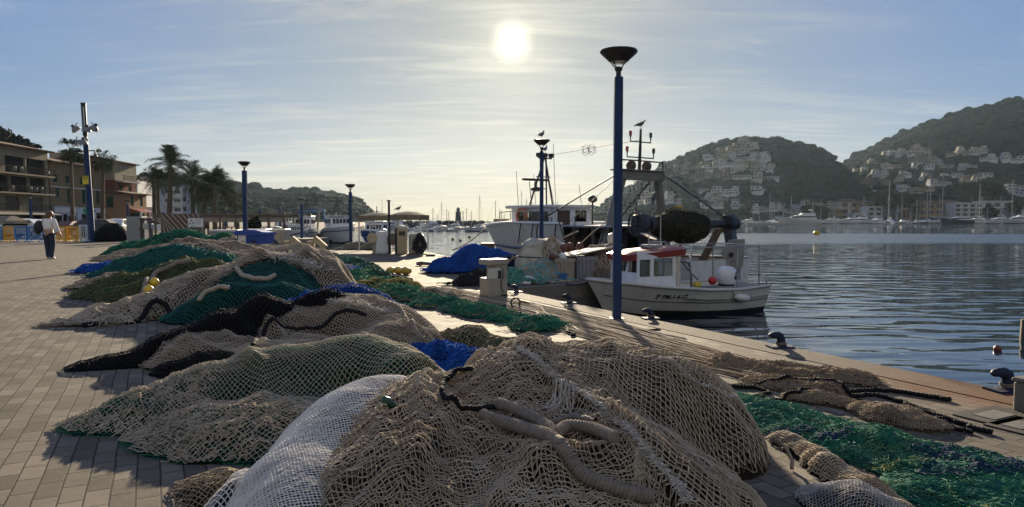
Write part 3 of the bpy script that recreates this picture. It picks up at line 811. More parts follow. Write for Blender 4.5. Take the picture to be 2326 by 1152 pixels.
# --- tan and black heap behind
h4 = Heap([(-1.75, 8.15, .52, 1.0, .85, 0), (-2.6, 7.9, .43, 1.0, .85, .2), (-3.1, 7.1, .26, .75, .75, .6), (-1.25, 7.35, .30, .7, .8, 0), (-2.2, 6.9, .20, .9, .7, .1)], .09, .34, .9, .025, 41)
n4 = net('tan netting heap draped with a black rope and a blue strip behind it', h4, P_BRN, [
    dict(cw=.0185, ch=.0235, rot=.5, r=.0033, mt=GREY, off=.018, warp=.07, jit=.25),
    dict(cw=.019, ch=.023, rot=1.2, r=.003, mt=TAN_D, off=.0, warp=.07, jit=.4, seg=1)], .035)
def H4(*pp): return [hp(h4, *p) for p in pp]
rope_part('black_rope', on_heap(h4, H4((832, 722), (770, 716), (735, 745), (690, 752), (640, 748), (600, 760), (575, 790)), .02, 26), .022, ROPE_BLK, n4, 10, 3, 50)
seam(h4, [(640, 700), (700, 690), (770, 690), (830, 700), (880, 712)], n4, .03, 700, 12, name='frayed_seam', seglen=.04, r=.003)
rope_part('tan_rope', on_heap(h4, H4((880, 690), (915, 715), (940, 745), (965, 775)), .02, 26), .02, ROPE_TAN, n4, 9, 3, 40)
h4b = Heap([(-2.15, 8.95, .56, 1.15, .30, .08), (-3.0, 8.75, .36, .5, .3, .1)], .05, .25, .2, .03, 42)
n4b = net('narrow bright blue strip of netting along the back of the tan heap', h4b, P_BLUE, [dict(cw=.022, ch=.03, rot=.1, r=.0045, mt=BLUE, jit=.6, off=.02)], .04)
h5k = Heap([(-3.62, 6.72, .13, .60, .26, .35), (-3.3, 6.98, .30, .55, .36, .6), (-3.0, 7.3, .46, .55, .42, .7), (-2.7, 7.7, .56, .6, .36, .5), (-2.15, 8.0, .60, .72, .30, 0), (-3.9, 6.62, .05, .26, .12, .3)], .03, .22, .7, .02, 43)
n5k = net('black netting trailing to a point on the paving', h5k, P_BLK, [dict(cw=.018, ch=.022, r=.0036, mt=BLACK, jit=.6, off=.012, seg=1)], .035)
h5m = Heap([(-2.75, 6.45, .16, .55, .3, .4), (-2.4, 6.35, .12, .4, .28, 0)], .03, .2, .7, .03, 44)
n5m = net('dark green and black tangle at the foot of the tan heap', h5m, P_BLK, [dict(cw=.02, ch=.024, r=.004, mt=BLACK, jit=.7), dict(cw=.022, ch=.026, rot=1., r=.0035, mt=OLIVE, jit=.7, off=.0, mask=lambda x, y: x > -2.75)], .03)

# --- the tall grey heap in the middle
h5 = Heap([(-3.75, 11.7, .98, 1.35, 1.5, 0), (-4.6, 11.0, .66, 1.25, 1.0, .3), (-3.1, 11.6, .62, .75, 1.2, 0), (-5.25, 10.1, .26, 1.05, .55, .7), (-3.7, 10.6, .55, 1.3, .9, 0), (-5.6, 9.5, .08, .7, .45, .5)], .085, .42, .75, .025, 51)
op = lambda x, y: (((x + 3.62) / .98) ** 2 + ((y - 10.25) / .78) ** 2 > 1)
n5 = net('tallest grey net heap with a beige rope ring and green netting beneath', h5, P_GRY, [
    dict(cw=.028, ch=.035, rot=.25, r=.0052, mt=GREY, off=.035, warp=.07, jit=.18, mask=lambda x, y: op(x, y)),
    dict(cw=.029, ch=.034, rot=.9, r=.0045, mt=TAN_D, off=.0, warp=.07, jit=.4, seg=1, mask=lambda x, y: op(x, y))], .05)
net_cloth(h5, .028, .034, .5, .0055, .012, 77, 'green_mesh', TEAL, n5, mask=lambda x, y: ~op(x, y), jit=.4)
h5g = Heap([(-3.62, 10.2, .58, 1.0, .8, 0)], .03, .4, .6, .02, 51)
def H5(*pp): return [hp(h5, *p) for p in pp]
mb = MB(); mb.tube(on_heap(h5, H5((536, 612), (545, 626), (570, 637), (600, 640), (625, 632)), .04, 20), .038, 10, rfun=ring_r(.05, .06)); mb.build('beige_rope_ring', PIPE_BEI, n5, True, recalc=False)
seam(h5, [(620, 590), (650, 588), (690, 600), (720, 615)], n5, .05, 500, 15, seglen=.07, r=.006)
seam(h5, [(540, 605), (500, 630), (470, 655), (440, 690)], n5, .03, 400, 16, seglen=.07, r=.005, mt=GREY)
fuzz(h5, 1400, .2, .007, 17, 'loose_twine', GREY, n5, .7, .04, mask=lambda x, y: x < -4.9)
h5p = Heap([(-3.8, 9.75, .50, 1.15, .62, 0), (-3.1, 9.9, .45, .6, .5, 0)], .04, .3, .8, .03, 52)
n5p = net('dark teal netting bulging from under the tall grey heap', h5p, P_GRN, [dict(cw=.024, ch=.03, rot=.4, r=.0046, mt=TEAL, jit=.45, off=.015)], .04)
mb = MB(); mb.tube(on_heap(h5p, [hp(h5p, *p) for p in ((452, 690), (466, 672), (490, 662), (520, 660))], .04, 14), .034, 9); mb.build('beige_rope', PIPE_BEI, n5p, True, recalc=False)
tag(rope_part('black_rope', on_heap(None, [(-5.55, 9.05), (-5.35, 9.3), (-5.05, 9.45), (-5.0, 9.75, .22), (-4.85, 9.8, .18), (-4.7, 9.7)], .03, 16), .035, ROPE_BLK, None, 8, 3, 40), 'short bent black rope end lying at the left tail of the grey heap', 'rope')

# --- the heaps beyond it
h6 = Heap([(-6.1, 13.6, .62, 1.3, 1.1, 0), (-6.9, 13.0, .36, 1.1, .9, .3), (-7.4, 13.4, .2, .9, .7, 0), (-6.3, 12.2, .30, .9, .7, 0)], .08, .5, .5, .04, 61)
n6 = net('olive and brown netting heap carrying two yellow floats', h6, P_OLV, [dict(cw=.045, ch=.05, rot=.3, r=.0075, mt=OLIVE, jit=.5, off=.02), dict(cw=.05, ch=.05, rot=.9, r=.0065, mt=TAN_D, jit=.5, off=.01, seg=1)], .06)
mb = MB(); mb.tube(on_heap(h6, [hp(h6, *p) for p in ((324, 690), (330, 660), (352, 632), (390, 612), (430, 600))], .06, 14), .05, 8); mb.build('beige_rope', ROPE_GRY, n6, True, recalc=False)
for k_, (px, py) in enumerate(((354, 651), (341, 668))):
    p_ = hp(h6, px, py); z_ = float(h6.H(*p_))
    mb = MB(); mb.ball((0, 0, 0), .082, 16, sq=(1.05, 1, 1.02)); mb.cyl((0, 0, .07), .02, .025, 8)
    f_ = mb.build('float', FLOAT_Y, None, 'auto', loc=(p_[0], p_[1] - .05, z_ + .07)); tag(f_, ('upper' if k_ == 0 else 'lower') + ' yellow float of the pair on the olive netting', 'float', 'yellow net floats')
fuzz(h6, 2200, .25, .008, 62, 'loose_twine', OLIVE, n6, .8, .05)
h6b = Heap([(-8.2, 14.6, .24, 1.0, .7, .3), (-7.4, 15.2, .34, .9, .6, 0), (-6.9, 15.6, .45, .8, .6, 0)], .08, .4, .5, .05, 63)
n6b = net('ragged brown netting between the olive and the teal heaps', h6b, P_TAN, [dict(cw=.05, ch=.05, r=.009, mt=TAN_D, jit=.6), dict(cw=.055, ch=.05, rot=1., r=.008, mt=TAN, jit=.6)], .06)
h7 = Heap([(-8.3, 17.6, .66, 1.5, 1.3, 0), (-9.3, 17.6, .42, 1.2, 1.0, .2), (-7.2, 17.2, .50, 1.1, 1.1, 0)], .09, .5, .5, .05, 71)
n7 = net('teal green netting heap lying before the brown ridge', h7, P_GREEN, [dict(cw=.05, ch=.06, r=.010, mt=GREEN, jit=.6), dict(cw=.05, ch=.06, rot=1, r=.010, mt=TEAL, jit=.6)], .07)
fuzz(h7, 1500, .35, .010, 72, 'loose_twine', TEAL, n7, .8, .06)
h7b = Heap([(-10.6, 18.7, .22, 1.0, .65, .2), (-9.8, 18.3, .28, .9, .7, 0)], .08, .4, .5, .06, 73)
n7b = net('dark blue tail of netting at the far left on the paving', h7b, P_BLUE, [dict(cw=.05, ch=.06, r=.010, mt=BLUE, jit=.6)], .07)
fuzz(h7b, 900, .3, .010, 74, 'loose_twine', BLUE, n7b, .9, .06)
h8 = Heap([(-9.6, 21.2, .84, 1.9, 1.5, 0), (-8.2, 20.6, .70, 1.7, 1.3, 0), (-11.3, 22.6, .55, 1.8, 1.3, .3), (-12.9, 24.5, .35, 1.6, 1.2, .4), (-7.2, 19.6, .5, 1.5, 1.1, 0)], .11, .6, .6, .06, 81)
n8 = net('long brown ridge of netting behind the teal heap', h8, P_TAN, [dict(cw=.06, ch=.07, r=.012, mt=TAN_D, jit=.5), dict(cw=.06, ch=.07, rot=1, r=.010, mt=TAN, jit=.5)], .08)
h8b = Heap([(-9.3, 19.6, .70, 1.5, .75, .1), (-8.3, 19.1, .72, 1.2, .6, 0), (-7.5, 18.7, .55, 1.2, .5, 0)], .09, .5, .9, .05, 82)
n8b = net('pale grey rolled netting between the teal heap and the brown ridge', h8b, P_GRY, [dict(cw=.06, ch=.06, r=.011, mt=GREY, jit=.5)], .08)
h9 = Heap([(-12.6, 27.0, .98, 2.4, 1.6, .1), (-14.4, 27.6, .65, 1.6, 1.4, .3), (-10.7, 26.4, .85, 1.9, 1.3, 0)], .12, .7, .6, .06, 91)
n9 = net('farthest green netting heap by the grey cabinet', h9, P_GREEN, [dict(cw=.08, ch=.09, r=.015, mt=GREEN, jit=.5)], .1)
h9b = Heap([(-9.6, 24.6, .72, 1.7, 1.3, .1), (-8.4, 23.6, .55, 1.7, 1.2, -.2)], .12, .6, .6, .06, 92)
n9b = net('grey brown netting mound just left of the blue bin', h9b, P_GRY, [dict(cw=.07, ch=.08, r=.013, mt=TAN_D, jit=.5), dict(cw=.07, ch=.08, rot=1, r=.012, mt=GREY, jit=.5)], .1)

# --- flat nets strewn over the paving on the right of the heaps
def strip_heap(pp, wd, hh, seed, fold=.05, fine=.04, fl=.3, rnd=.25, cut=0.):
    rg = random.Random(seed); P = [gp(*p) for p in pp]; bl = []
    for a, b in zip(P[:-1], P[1:]):
        L = (b - a).length; n = max(1, int(L / (wd * .8))); an = math.atan2(b.y - a.y, b.x - a.x)
        for k in range(n):
            q = a.lerp(b, (k + .5) / n); f = rg.uniform(1 - rnd, 1 + rnd)
            bl.append((q.x + rg.uniform(-.12, .12) * wd, q.y + rg.uniform(-.12, .12) * wd, hh * rg.uniform(.65, 1.3), max(L / n * .95, wd) * f, wd * f, an))
    a = P[0]; b = P[-1]
    return Heap(bl, fold, fl, math.atan2(b.y - a.y, b.x - a.x) + 1.57, fine, seed, 1.0, cut)
s1 = strip_heap([(1235, 750), (1130, 722), (1040, 702), (950, 680)], .46, .085, 101, cut=.06)
ns1 = net('messy green netting strewn on the paving before the power pedestal', s1, P_GREEN, [dict(cw=.028, ch=.034, r=.0055, mt=GREEN, jit=.7, lift=.05), dict(cw=.03, ch=.034, rot=1.1, r=.0055, mt=TAN_D, jit=.7, lift=.05, off=.02, mask=lambda x, y: fbm(x * 1.5, y * 1.5, 4, 2) > .04), dict(cw=.03, ch=.034, rot=.6, r=.005, mt=TEAL, jit=.7, lift=.05)], .04)
fuzz(s1, 900, .22, .005, 103, 'loose_twine', GREEN, ns1, .8, .06)
s2_ = strip_heap([(935, 675), (890, 655), (840, 640), (800, 625)], .56, .11, 111, cut=.08)
ns2 = net('green netting with yellow patches running back between the heaps', s2_, P_GREEN, [dict(cw=.04, ch=.045, r=.007, mt=GREEN, jit=.7, lift=.05), dict(cw=.04, ch=.045, rot=1.1, r=.007, mt=YEL, jit=.7, lift=.05, off=.02, mask=lambda x, y: fbm(x * 1.3, y * 1.3, 8, 2) > .08), dict(cw=.04, ch=.045, rot=.5, r=.007, mt=TAN_D, jit=.7, lift=.05, off=.02, mask=lambda x, y: fbm(x * 1.3, y * 1.3, 28, 2) > .06)], .05)
fuzz(s2_, 800, .28, .007, 113, 'loose_twine', GREEN, ns2, .8, .07)
s3 = strip_heap([(800, 622), (760, 605), (715, 590), (690, 582)], .85, .12, 121, cut=.07)
ns3 = net('blue netting lying far back along the tall grey heap', s3, P_BLUE, [dict(cw=.05, ch=.06, r=.009, mt=BLUE, jit=.7, lift=.05), dict(cw=.06, ch=.06, rot=1, r=.008, mt=GREY, jit=.7, lift=.05)], .07)
s3b = strip_heap([(860, 632), (815, 607), (770, 590), (700, 577)], .42, .17, 122, cut=.08)
ns3b = net('green ridge of netting along the far edge of the blue netting', s3b, P_GREEN, [dict(cw=.05, ch=.06, r=.010, mt=TEAL, jit=.7, lift=.05), dict(cw=.06, ch=.06, rot=1, r=.009, mt=OLIVE, jit=.7)], .07)
s4 = Heap([(-2.25, 13.9, .24, .55, .45, 0), (-2.75, 14.3, .2, .6, .4, 0)], .06, .25, .2, .05, 131)
ns4 = net('yellow netting bunched beside the yellow floats', s4, P_OLV, [dict(cw=.045, ch=.045, r=.008, mt=YEL, jit=.6, lift=.04)], .05)
s5 = Heap([(-.72, 6.9, .17, .42, .34, .2), (-.28, 6.55, .17, .5, .34, -.1), (-1.05, 7.05, .12, .3, .3, 0)], .05, .2, .2, .05, 141)
ns5 = net('crumpled bright blue netting between the pale net and the tan heap', s5, P_BLUE, [dict(cw=.02, ch=.026, r=.0045, mt=BLUE, jit=.7, lift=.04), dict(cw=.022, ch=.026, rot=1, r=.004, mt=BLUE, jit=.7)], .03)
fuzz(s5, 900, .12, .004, 143, 'loose_twine', BLUE, ns5, .9, .03)
s6 = Heap([(-.55, 7.75, .20, .55, .42, 0), (-.05, 7.45, .12, .4, .3, 0)], .05, .25, .2, .05, 151)
ns6 = net('low olive brown bunch of netting behind the crumpled blue netting', s6, P_OLV, [dict(cw=.026, ch=.03, r=.005, mt=TAN_D, jit=.6), dict(cw=.026, ch=.03, rot=1, r=.005, mt=OLIVE, jit=.6)], .03)
s7 = Heap([(.35, 6.25, .24, .85, .45, .1), (-.15, 5.85, .22, .6, .45, 0), (.95, 6.35, .18, .6, .4, .3)], .05, .3, .3, .03, 161)
ns7 = net('pale tan netting spread behind the big front heap', s7, P_TAN, [dict(cw=.022, ch=.027, r=.0042, mt=TAN, jit=.4), dict(cw=.022, ch=.027, rot=1, r=.004, mt=GREY, jit=.5)], .03)
rope_part('dark_rope', on_heap(s7, [(.25, 6.7), (.3, 6.5, .1), (.36, 6.62, .0), (.55, 6.3)], .03, 14), .018, ROPE_BLK, ns7)
# right-hand green net, its pale roll and the tan net with black ropes
s8 = strip_heap([(1560, 900), (1680, 930), (1800, 965), (1930, 1005), (2060, 1050), (2220, 1110), (2390, 1170)], .34, .065, 171, .05, .03, .2)
s8.b += strip_heap([(1950, 1000), (2100, 1050), (2260, 1085), (2420, 1110)], .34, .06, 172).b
s8.b += strip_heap([(2080, 1120), (2240, 1160), (2420, 1230)], .34, .055, 173).b
s8 = Heap(s8.b, .05, .13, s8.fdir, .014, 171, 1.0, .02)
ns8 = net('long bright green net spread towards the right corner', s8, P_GREEN, [dict(cw=.022, ch=.0085, rot=s8.fdir - 1.57, r=.0020, mt=GREEN, jit=.3, lift=.012, warp=.06), dict(cw=.026, ch=.010, rot=s8.fdir - 1.40, r=.0019, mt=TEAL, jit=.4, lift=.016, seg=1), dict(cw=.02, ch=.009, rot=s8.fdir - 1.5, r=.0022, mt=twine_mat('navy_twine', (.012, .02, .10), (.015, .05, .07), seed=4), jit=.6, lift=.03, seg=1, off=.02, mask=lambda x, y: fbm(x * 1.6 + 4, y * 3, 9, 2) > .16)], .025)
fuzz(s8, 700, .14, .0024, 175, 'loose_twine', GREEN, ns8, .6, .03, drift=-.5)
net_cloth(s8, .03, .034, .3, .0026, .03, 176, 'yellow_mesh', YEL, ns8, jit=.8, lift=.03, mask=lambda x, y: (x > 1.75) & (y < 3.85) & (fbm(x * 2, y * 2, 3, 2) > .05))
s9 = strip_heap([(1765, 1003), (1800, 1025), (1870, 1070), (1980, 1130), (2080, 1190)], .115, .065, 181, .02, .012, .2, .1)
ns9 = net('pale grey netting rolled along the near side of the green net', s9, P_GRY, [dict(cw=.011, ch=.014, rot=-.5, r=.0025, mt=GREY, jit=.35, warp=.03), dict(cw=.011, ch=.014, rot=.6, r=.0022, mt=TAN_D, jit=.4, seg=1)], .022)
s10 = Heap([(1.62, 3.28, .14, .26, .40, .2)], .015, .2, .3, .01, 191)
ns10 = net('small pale grey lump of netting at the front heap\'s right foot', s10, P_GRY, [dict(cw=.009, ch=.011, r=.0021, mt=twine_mat('ash_twine', (.42, .41, .39), (.34, .33, .31), seed=2), jit=.4)], .02)
s11 = strip_heap([(1930, 925), (2000, 945), (2070, 965), (2120, 980)], .17, .075, 201, .03, .03, .15)
s11.b += strip_heap([(1800, 905), (1870, 918), (1940, 930)], .14, .07, 202).b
s11 = Heap(s11.b, .03, .14, s11.fdir, .025, 201, 1.0)
ns11 = net('folded sandy net with black rope ends lying beyond the green net', s11, P_TAN, [dict(cw=.0105, ch=.014, rot=.2, r=.0021, mt=TAN_D, jit=.4), dict(cw=.0105, ch=.014, rot=1, r=.002, mt=TAN_D, jit=.5)], .022)
s12 = strip_heap([(1620, 825), (1720, 840), (1830, 855), (1945, 868)], .25, .06, 211, .04, .04, .2)
s12.b += strip_heap([(1700, 870), (1800, 880), (1900, 890)], .18, .06, 212).b
s12 = Heap(s12.b, .04, .16, s12.fdir, .04, 211, 1.0)
ns12 = net('bunched sandy netting at the end of the long grey net strands', s12, P_TAN, [dict(cw=.013, ch=.017, rot=.2, r=.0025, mt=TAN_D, jit=.5, lift=.03), dict(cw=.013, ch=.017, rot=1, r=.0023, mt=TAN_D, jit=.5, lift=.03)], .025)
fuzz(s12, 1400, .12, .003, 213, 'loose_twine', TAN_D, ns12, .8, .03)
# long drawn-out net strands from the pedestal to the quay edge
def strands(label, pp0, pp1, n, r0, r1, mt, seed, group=None, name='net_strand', wob=.05, cat='net'):
    rg = random.Random(seed); mb = MB(); a, b = [gp(*p) for p in pp0], [gp(*p) for p in pp1]
    for i in range(n):
        f = rg.random(); ph = rg.uniform(0, 50); pts = []
        for k in range(len(a)):
            q = a[k].lerp(b[k], min(1, max(0, f + rg.uniform(-.07, .07)))); pts.append((q.x, q.y))
        t0, t1 = rg.uniform(0, .25) if rg.random() < .4 else 0, 1
        P = on_heap(None, pts, .012, 16); P = P[int(t0 * len(P)):]
        P = [Vector((p.x + wob * vnoise(j * .07 + ph, 1.), p.y + wob * vnoise(j * .07 + ph, 9.), .006 + .05 * max(0, float(vnoise(j * .12 + ph, 20.))))) for j, p in enumerate(P)]
        mb.tube(P, rg.uniform(r0, r1), 5)
    return mb.build(name, mt, None, True, recalc=False)
o = strands('', [(1000, 655), (1180, 690), (1390, 735), (1600, 790), (1800, 845), (1950, 868)], [(940, 668), (1110, 715), (1300, 762), (1480, 815), (1640, 850), (1760, 880)], 84, .003, .008, TAN_D, 3)
tag(o, 'long drawn out grey net strands stretched from pedestal to quay edge', 'fishing net', NETG); o.name = 'drawn_out_net'
o = strands('', [(1010, 650), (1180, 683), (1360, 722), (1560, 772)], [(980, 660), (1140, 702), (1320, 748), (1500, 800)], 34, .003, .006, GREY, 5)
tag(o, 'thinner grey net strands on the sea side of the drawn out net', 'fishing net', NETG); o.name = 'drawn_out_net'
class _Top:
    def __init__(s, *h): s.h = h
    def H(s, x, y): return max(float(k.H(x, y)) + .012 if float(k.base(x, y)) > .004 else 0. for k in s.h)
GROUND_NETS = _Top(s8, s11, s12)
def ground_rope(label, pp, r, mt, seed=0, wob=.06, lift=0., group='ropes on the paving', cat='rope', name='rope', n=56):
    P = on_heap(GROUND_NETS, [gp(*p) for p in pp], r + lift, n, wob, seed)
    return tag(rope_part(name, P, r, mt, None, 9, 3, 1.2 / r, .16), label, cat, group)
ground_rope('black rope winding from the front heap towards the sandy net', [(1400, 790), (1480, 822), (1560, 850), (1650, 878), (1740, 882), (1850, 884), (1950, 905)], .016, ROPE_BLK, 1)
ground_rope('black rope looping back below the sandy netting', [(1640, 885), (1700, 880), (1745, 896), (1720, 908), (1780, 912), (1860, 905), (1940, 915)], .014, ROPE_BLK, 2)
ground_rope('black rope reaching nearest the quay edge', [(1930, 893), (1990, 890), (2050, 895), (2110, 905), (2158, 912)], .017, ROPE_BLK, 3, .03)
ground_rope('black rope curving over the sandy net to its far end', [(1940, 905), (1985, 902), (2040, 915), (2110, 940), (2180, 965), (2252, 988)], .017, ROPE_BLK, 4, .04, .0)
ground_rope('black rope ending just short of the longest one', [(1945, 912), (2010, 925), (2080, 945), (2150, 970), (2205, 985)], .014, ROPE_BLK, 5, .04, .0)
ground_rope('shortest black rope tucked against the sandy net', [(1960, 920), (2030, 928), (2090, 950), (2140, 968)], .013, ROPE_BLK, 6, .04, .0)
ground_rope('thin dark rope lying by the tall lamp post', [(1270, 690), (1330, 722), (1400, 742), (1450, 752), (1496, 750)], .010, ROPE_BLK, 7, .1)
ground_rope('dark rope running from the green netting to the front heap', [(1040, 690), (1120, 700), (1200, 690), (1270, 735), (1300, 765)], .018, ROPE_BLK, 8, .08)
ground_rope('tan rope along the back of the messy green netting', [(930, 655), (1030, 668), (1130, 690), (1230, 720), (1330, 760)], .018, ROPE_TAN, 9, .12)

# ================================================================== QUAY FURNITURE
BLUEP = mat('blue_lamp_paint', (.011, .034, .105), .6, .15, 3, .1, 60, dirt=.3, spec=.25)
LAMP_D = mat('dark_lamp_metal', (.035, .03, .032), .5, .15, 8, metal=.4)
STEEL = mat('galvanised_steel', (.33, .33, .33), .4, .15, 8, metal=.7)
WHITE_P = mat('white_gelcoat', (.66, .67, .68), .35, .05, 2, dirt=.22)
WHITE_D = mat('weathered_white_paint', (.58, .58, .56), .5, .1, 2.5, dirt=.45)
DARK = mat('near_black_metal', (.02, .02, .022), .55, .2, 8, dirt=.2)
RUSTY = mat('rusty_steel', (.085, .06, .045), .7, .3, 5, .2, 40, col2=(.15, .065, .03))
GLASS_D = mat('dark_window_glass', (.012, .016, .02), .06, .1, 2)
RED_P = mat('red_paint', (.22, .026, .02), .4, .1, 4, dirt=.25)
BLACKP = mat('black_antifouling', (.012, .013, .015), .6, .2, 3)
NAVY = mat('navy_blue_paint', (.012, .03, .13), .4, .12, 3, dirt=.2)
BLU_H = mat('harbour_blue_paint', (.03, .10, .30), .45, .1, 3, dirt=.3)
TANC = mat('sandstone_block', (.40, .32, .20), .85, .12, 3, .3, 25, dirt=.25, spec=.15)
BEIGE = mat('beige_panel', (.33, .285, .22), .6, .08, 3, dirt=.4)
GREYP = mat('grey_panel', (.22, .23, .24), .55, .08, 2, dirt=.3)
YELL = mat('yellow_plastic', (.60, .33, .02), .5, .1, 4, dirt=.3)
BLUPL = mat('blue_plastic', (.05, .17, .42), .5, .1, 4, dirt=.3)
CANVAS = mat('grey_white_canvas', (.42, .385, .32), .95, .1, 2.5, .25, 20, dirt=.2, spec=.05, sheer=.6)
def rubber(): return mat('black_rubber', (.018, .018, .018), .8, .2, 6)

def street_lamp(base, H, label, r=.062, head=True, lean=0.):
    t = thing('street_lamp', label, 'street lamp', base, 0, 'blue quay street lamps')
    t.rotation_euler.y = lean
    mb = MB(); mb.rbox((0, 0, (H - .36) / 2), (2 * r, 2 * r, H - .36), .008); mb.build('post', BLUEP, t)
    mb = MB(); mb.cyl((0, 0, H - .36), .035, .08, 12); mb.lathe([(.03, H - .29), (.055, H - .265), (.055, H - .24), (.03, H - .22)], n=14); mb.build('neck', LAMP_D, t, True)
    mb = MB()
    for k in range(4):
        a = R(45 + 90 * k); mb.tube([(.03 * math.cos(a), .03 * math.sin(a), H - .26), (.15 * math.cos(a), .15 * math.sin(a), H - .125)], .009, 6)
    mb.build('bracket', LAMP_D, t)
    mb = MB(); mb.lathe([(.02, H - .155), (.13, H - .15), (.15, H - .13), (.255, H - .03), (.262, H - .012), (.25, H + .004), (.15, H + .022), (.02, H + .03)], n=28); mb.build('shade', LAMP_D, t, 'auto')
    mb = MB(); mb.lathe([(.11, H - .158), (.105, H - .17), (.03, H - .175)], n=16); mb.build('diffuser', mat('lamp_glass', (.5, .5, .48), .2, .05, 4), t, True)
    mb = MB(); mb.rbox((0, 0, .006), (.2, .2, .012), .003); mb.build('base_plate', LAMP_D, t)
    mb = MB(); mb.rbox((0, -r - .002, .42), (.07, .006, .16), .002); mb.build('hatch', BLUEP, t)
    return t
L1 = gp(1401, 724)
street_lamp(L1, hz(117, L1.y) + .01, 'tallest nearest blue street lamp, standing at the quay edge', .058)
street_lamp((wx(1230, 22.4), 22.4, 0), hz(318, 22.4), 'blue street lamp with a gull on top by the white trawler', .06)
b = gp(797, 566); street_lamp((wx(797, 34.3), 34.3, 0), hz(419, 34.3), 'blue street lamp standing left of the fuel canopy', .075)
street_lamp((wx(558, 30.0), 30.0, 0), hz(368, 30.0), 'blue street lamp rising behind the blue wheeled bin', .085)
for px, py0, py1, lab, YY in ((637, 462, 522, 'small distant blue lamp left of the far trawlers', 66), (686, 454, 543, 'distant blue lamp on the inner pier beside the trawlers', 48.5), (292, 455, 500, 'far blue lamp rising over the grey cabinet', 62), (72, 442, 500, 'blue lamp in front of the balconied apartment house', 60), (592, 468, 500, 'dark far lamp over the pergola roof, nearest the palms', 78), (512, 472, 500, 'far lamp below the dense palm crowns', 80)):
    street_lamp((wx(px, YY), YY, .1 if px == 686 else 0), hz(py0, YY), lab, .085)
# thin dark post by the pumps
t = thing('lamp_post', 'thin plain black post standing in front of the fuel pumps', 'post', (wx(884, 28.3), 28.3, 0))
mb = MB(); mb.cyl((0, 0, 0), .045, hz(457, 28.3), 10); mb.build('post', DARK, t, 'auto')
mb = MB(); mb.rbox((0, 0, hz(456, 28.3)), (.16, .10, .05), .01); mb.build('cap', DARK, t)

# mast with floodlights and loudspeakers at the left
T = gp(209, 549); Tt = at(189, 234, T.y); lean = math.atan2(Tt.x - T.x, Tt.z)
t = thing('floodlight_mast', 'leaning blue mast with floodlights and horn speakers', 'mast', T); t.rotation_euler.y = lean
HM_ = Tt.z / math.cos(lean)
mb = MB(); mb.tube([(0, 0, 0), (0, 0, HM_ * .74)], [.20, .15], 14); mb.build('post', BLUEP, t, 'auto')
mb = MB(); mb.tube([(0, 0, HM_ * .74), (0, 0, HM_ * .765)], [.09, .09], 12); mb.tube([(0, 0, HM_ * .765), (0, 0, HM_ * .99)], [.14, .14], 12); mb.tube([(0, 0, HM_ * .99), (0, 0, HM_)], [.16, .16], 12); mb.build('light_column', DARK, t, 'auto')
mb = MB(); mb.tube([(.07, -.13, HM_ * .79), (.07, -.13, HM_ * .97)], .035, 8); mb.build('lamp_tube', WHITE_D, t)
def flood(x, z, ang, y=0., s=.8):
    f = bpy.data.objects.new('floodlight', None)
    mb = MB(); mb.lathe([(.10 * s, .18 * s), (.16 * s, .12 * s), (.30 * s, -.02 * s), (.34 * s, -.16 * s), (.32 * s, -.2 * s)], n=18)
    o = mb.build('floodlight', mat('grey_lamp_housing', (.20, .205, .21), .6, .1, 6, metal=.3), t, 'auto'); o.location = (x, y, z); o.rotation_euler = (R(12), ang, 0)
    mb = MB(); mb.cyl((0, 0, .15 * s), .12 * s, .16 * s, 12); g = mb.build('gearbox', LAMP_D, o, 'auto')
    mb = MB(); mb.tube([(0, 0, .1), (-x * .55 if x else .1, 0, .14)], .03, 6); mb.build('arm', LAMP_D, o)
    bpy.data.objects.remove(f)
z1, z2, z3 = HM_ * .82, HM_ * .72, HM_ * .655
flood(-.62, z1, R(-38)); flood(.60, z1 + .02, R(38)); flood(.25, z1 - .08, R(15), -.25); flood(.02, z2, R(12), -.3); flood(-.60, z2 + .02, R(-60), .1, .65)
mb = MB(); mb.tube([(-.5, 0, z3), (.5, 0, z3 + .02)], .035, 8); mb.tube([(.5, 0, z3), (.56, 0, z3 - .2)], .05, 8); mb.lathe([(.03, 0), (.08, -.05), (.13, -.16)], (.56, 0, z3 - .2), 12); mb.rbox((-.55, 0, z3), (.5, .2, .12), .02); mb.build('loudspeaker', LAMP_D, t, 'auto')
mb = MB(); mb.rbox((-.02, -.24, HM_ * .445), (.38, .03, .52), .005); sg = mb.build('sign', mat('yellow_sign', (.62, .50, .03), .5, .05, 3), t)
mb = MB(); mb.lathe([(.11, 0), (.15, 0), (.15, .006), (.11, .006)], n=20, cap=False); o = mb.build('camera_symbol', DARK, sg); o.location = (-.02, -.257, HM_ * .465); o.rotation_euler = (R(90), 0, 0)
mb = MB(); mb.rbox((-.02, -.258, HM_ * .465), (.14, .006, .05), .002); mb.rbox((-.02, -.258, HM_ * .41), (.26, .006, .03), .002); mb.rbox((-.02, -.258, HM_ * .393), (.2, .006, .022), .002); mb.build('sign_print', DARK, sg)

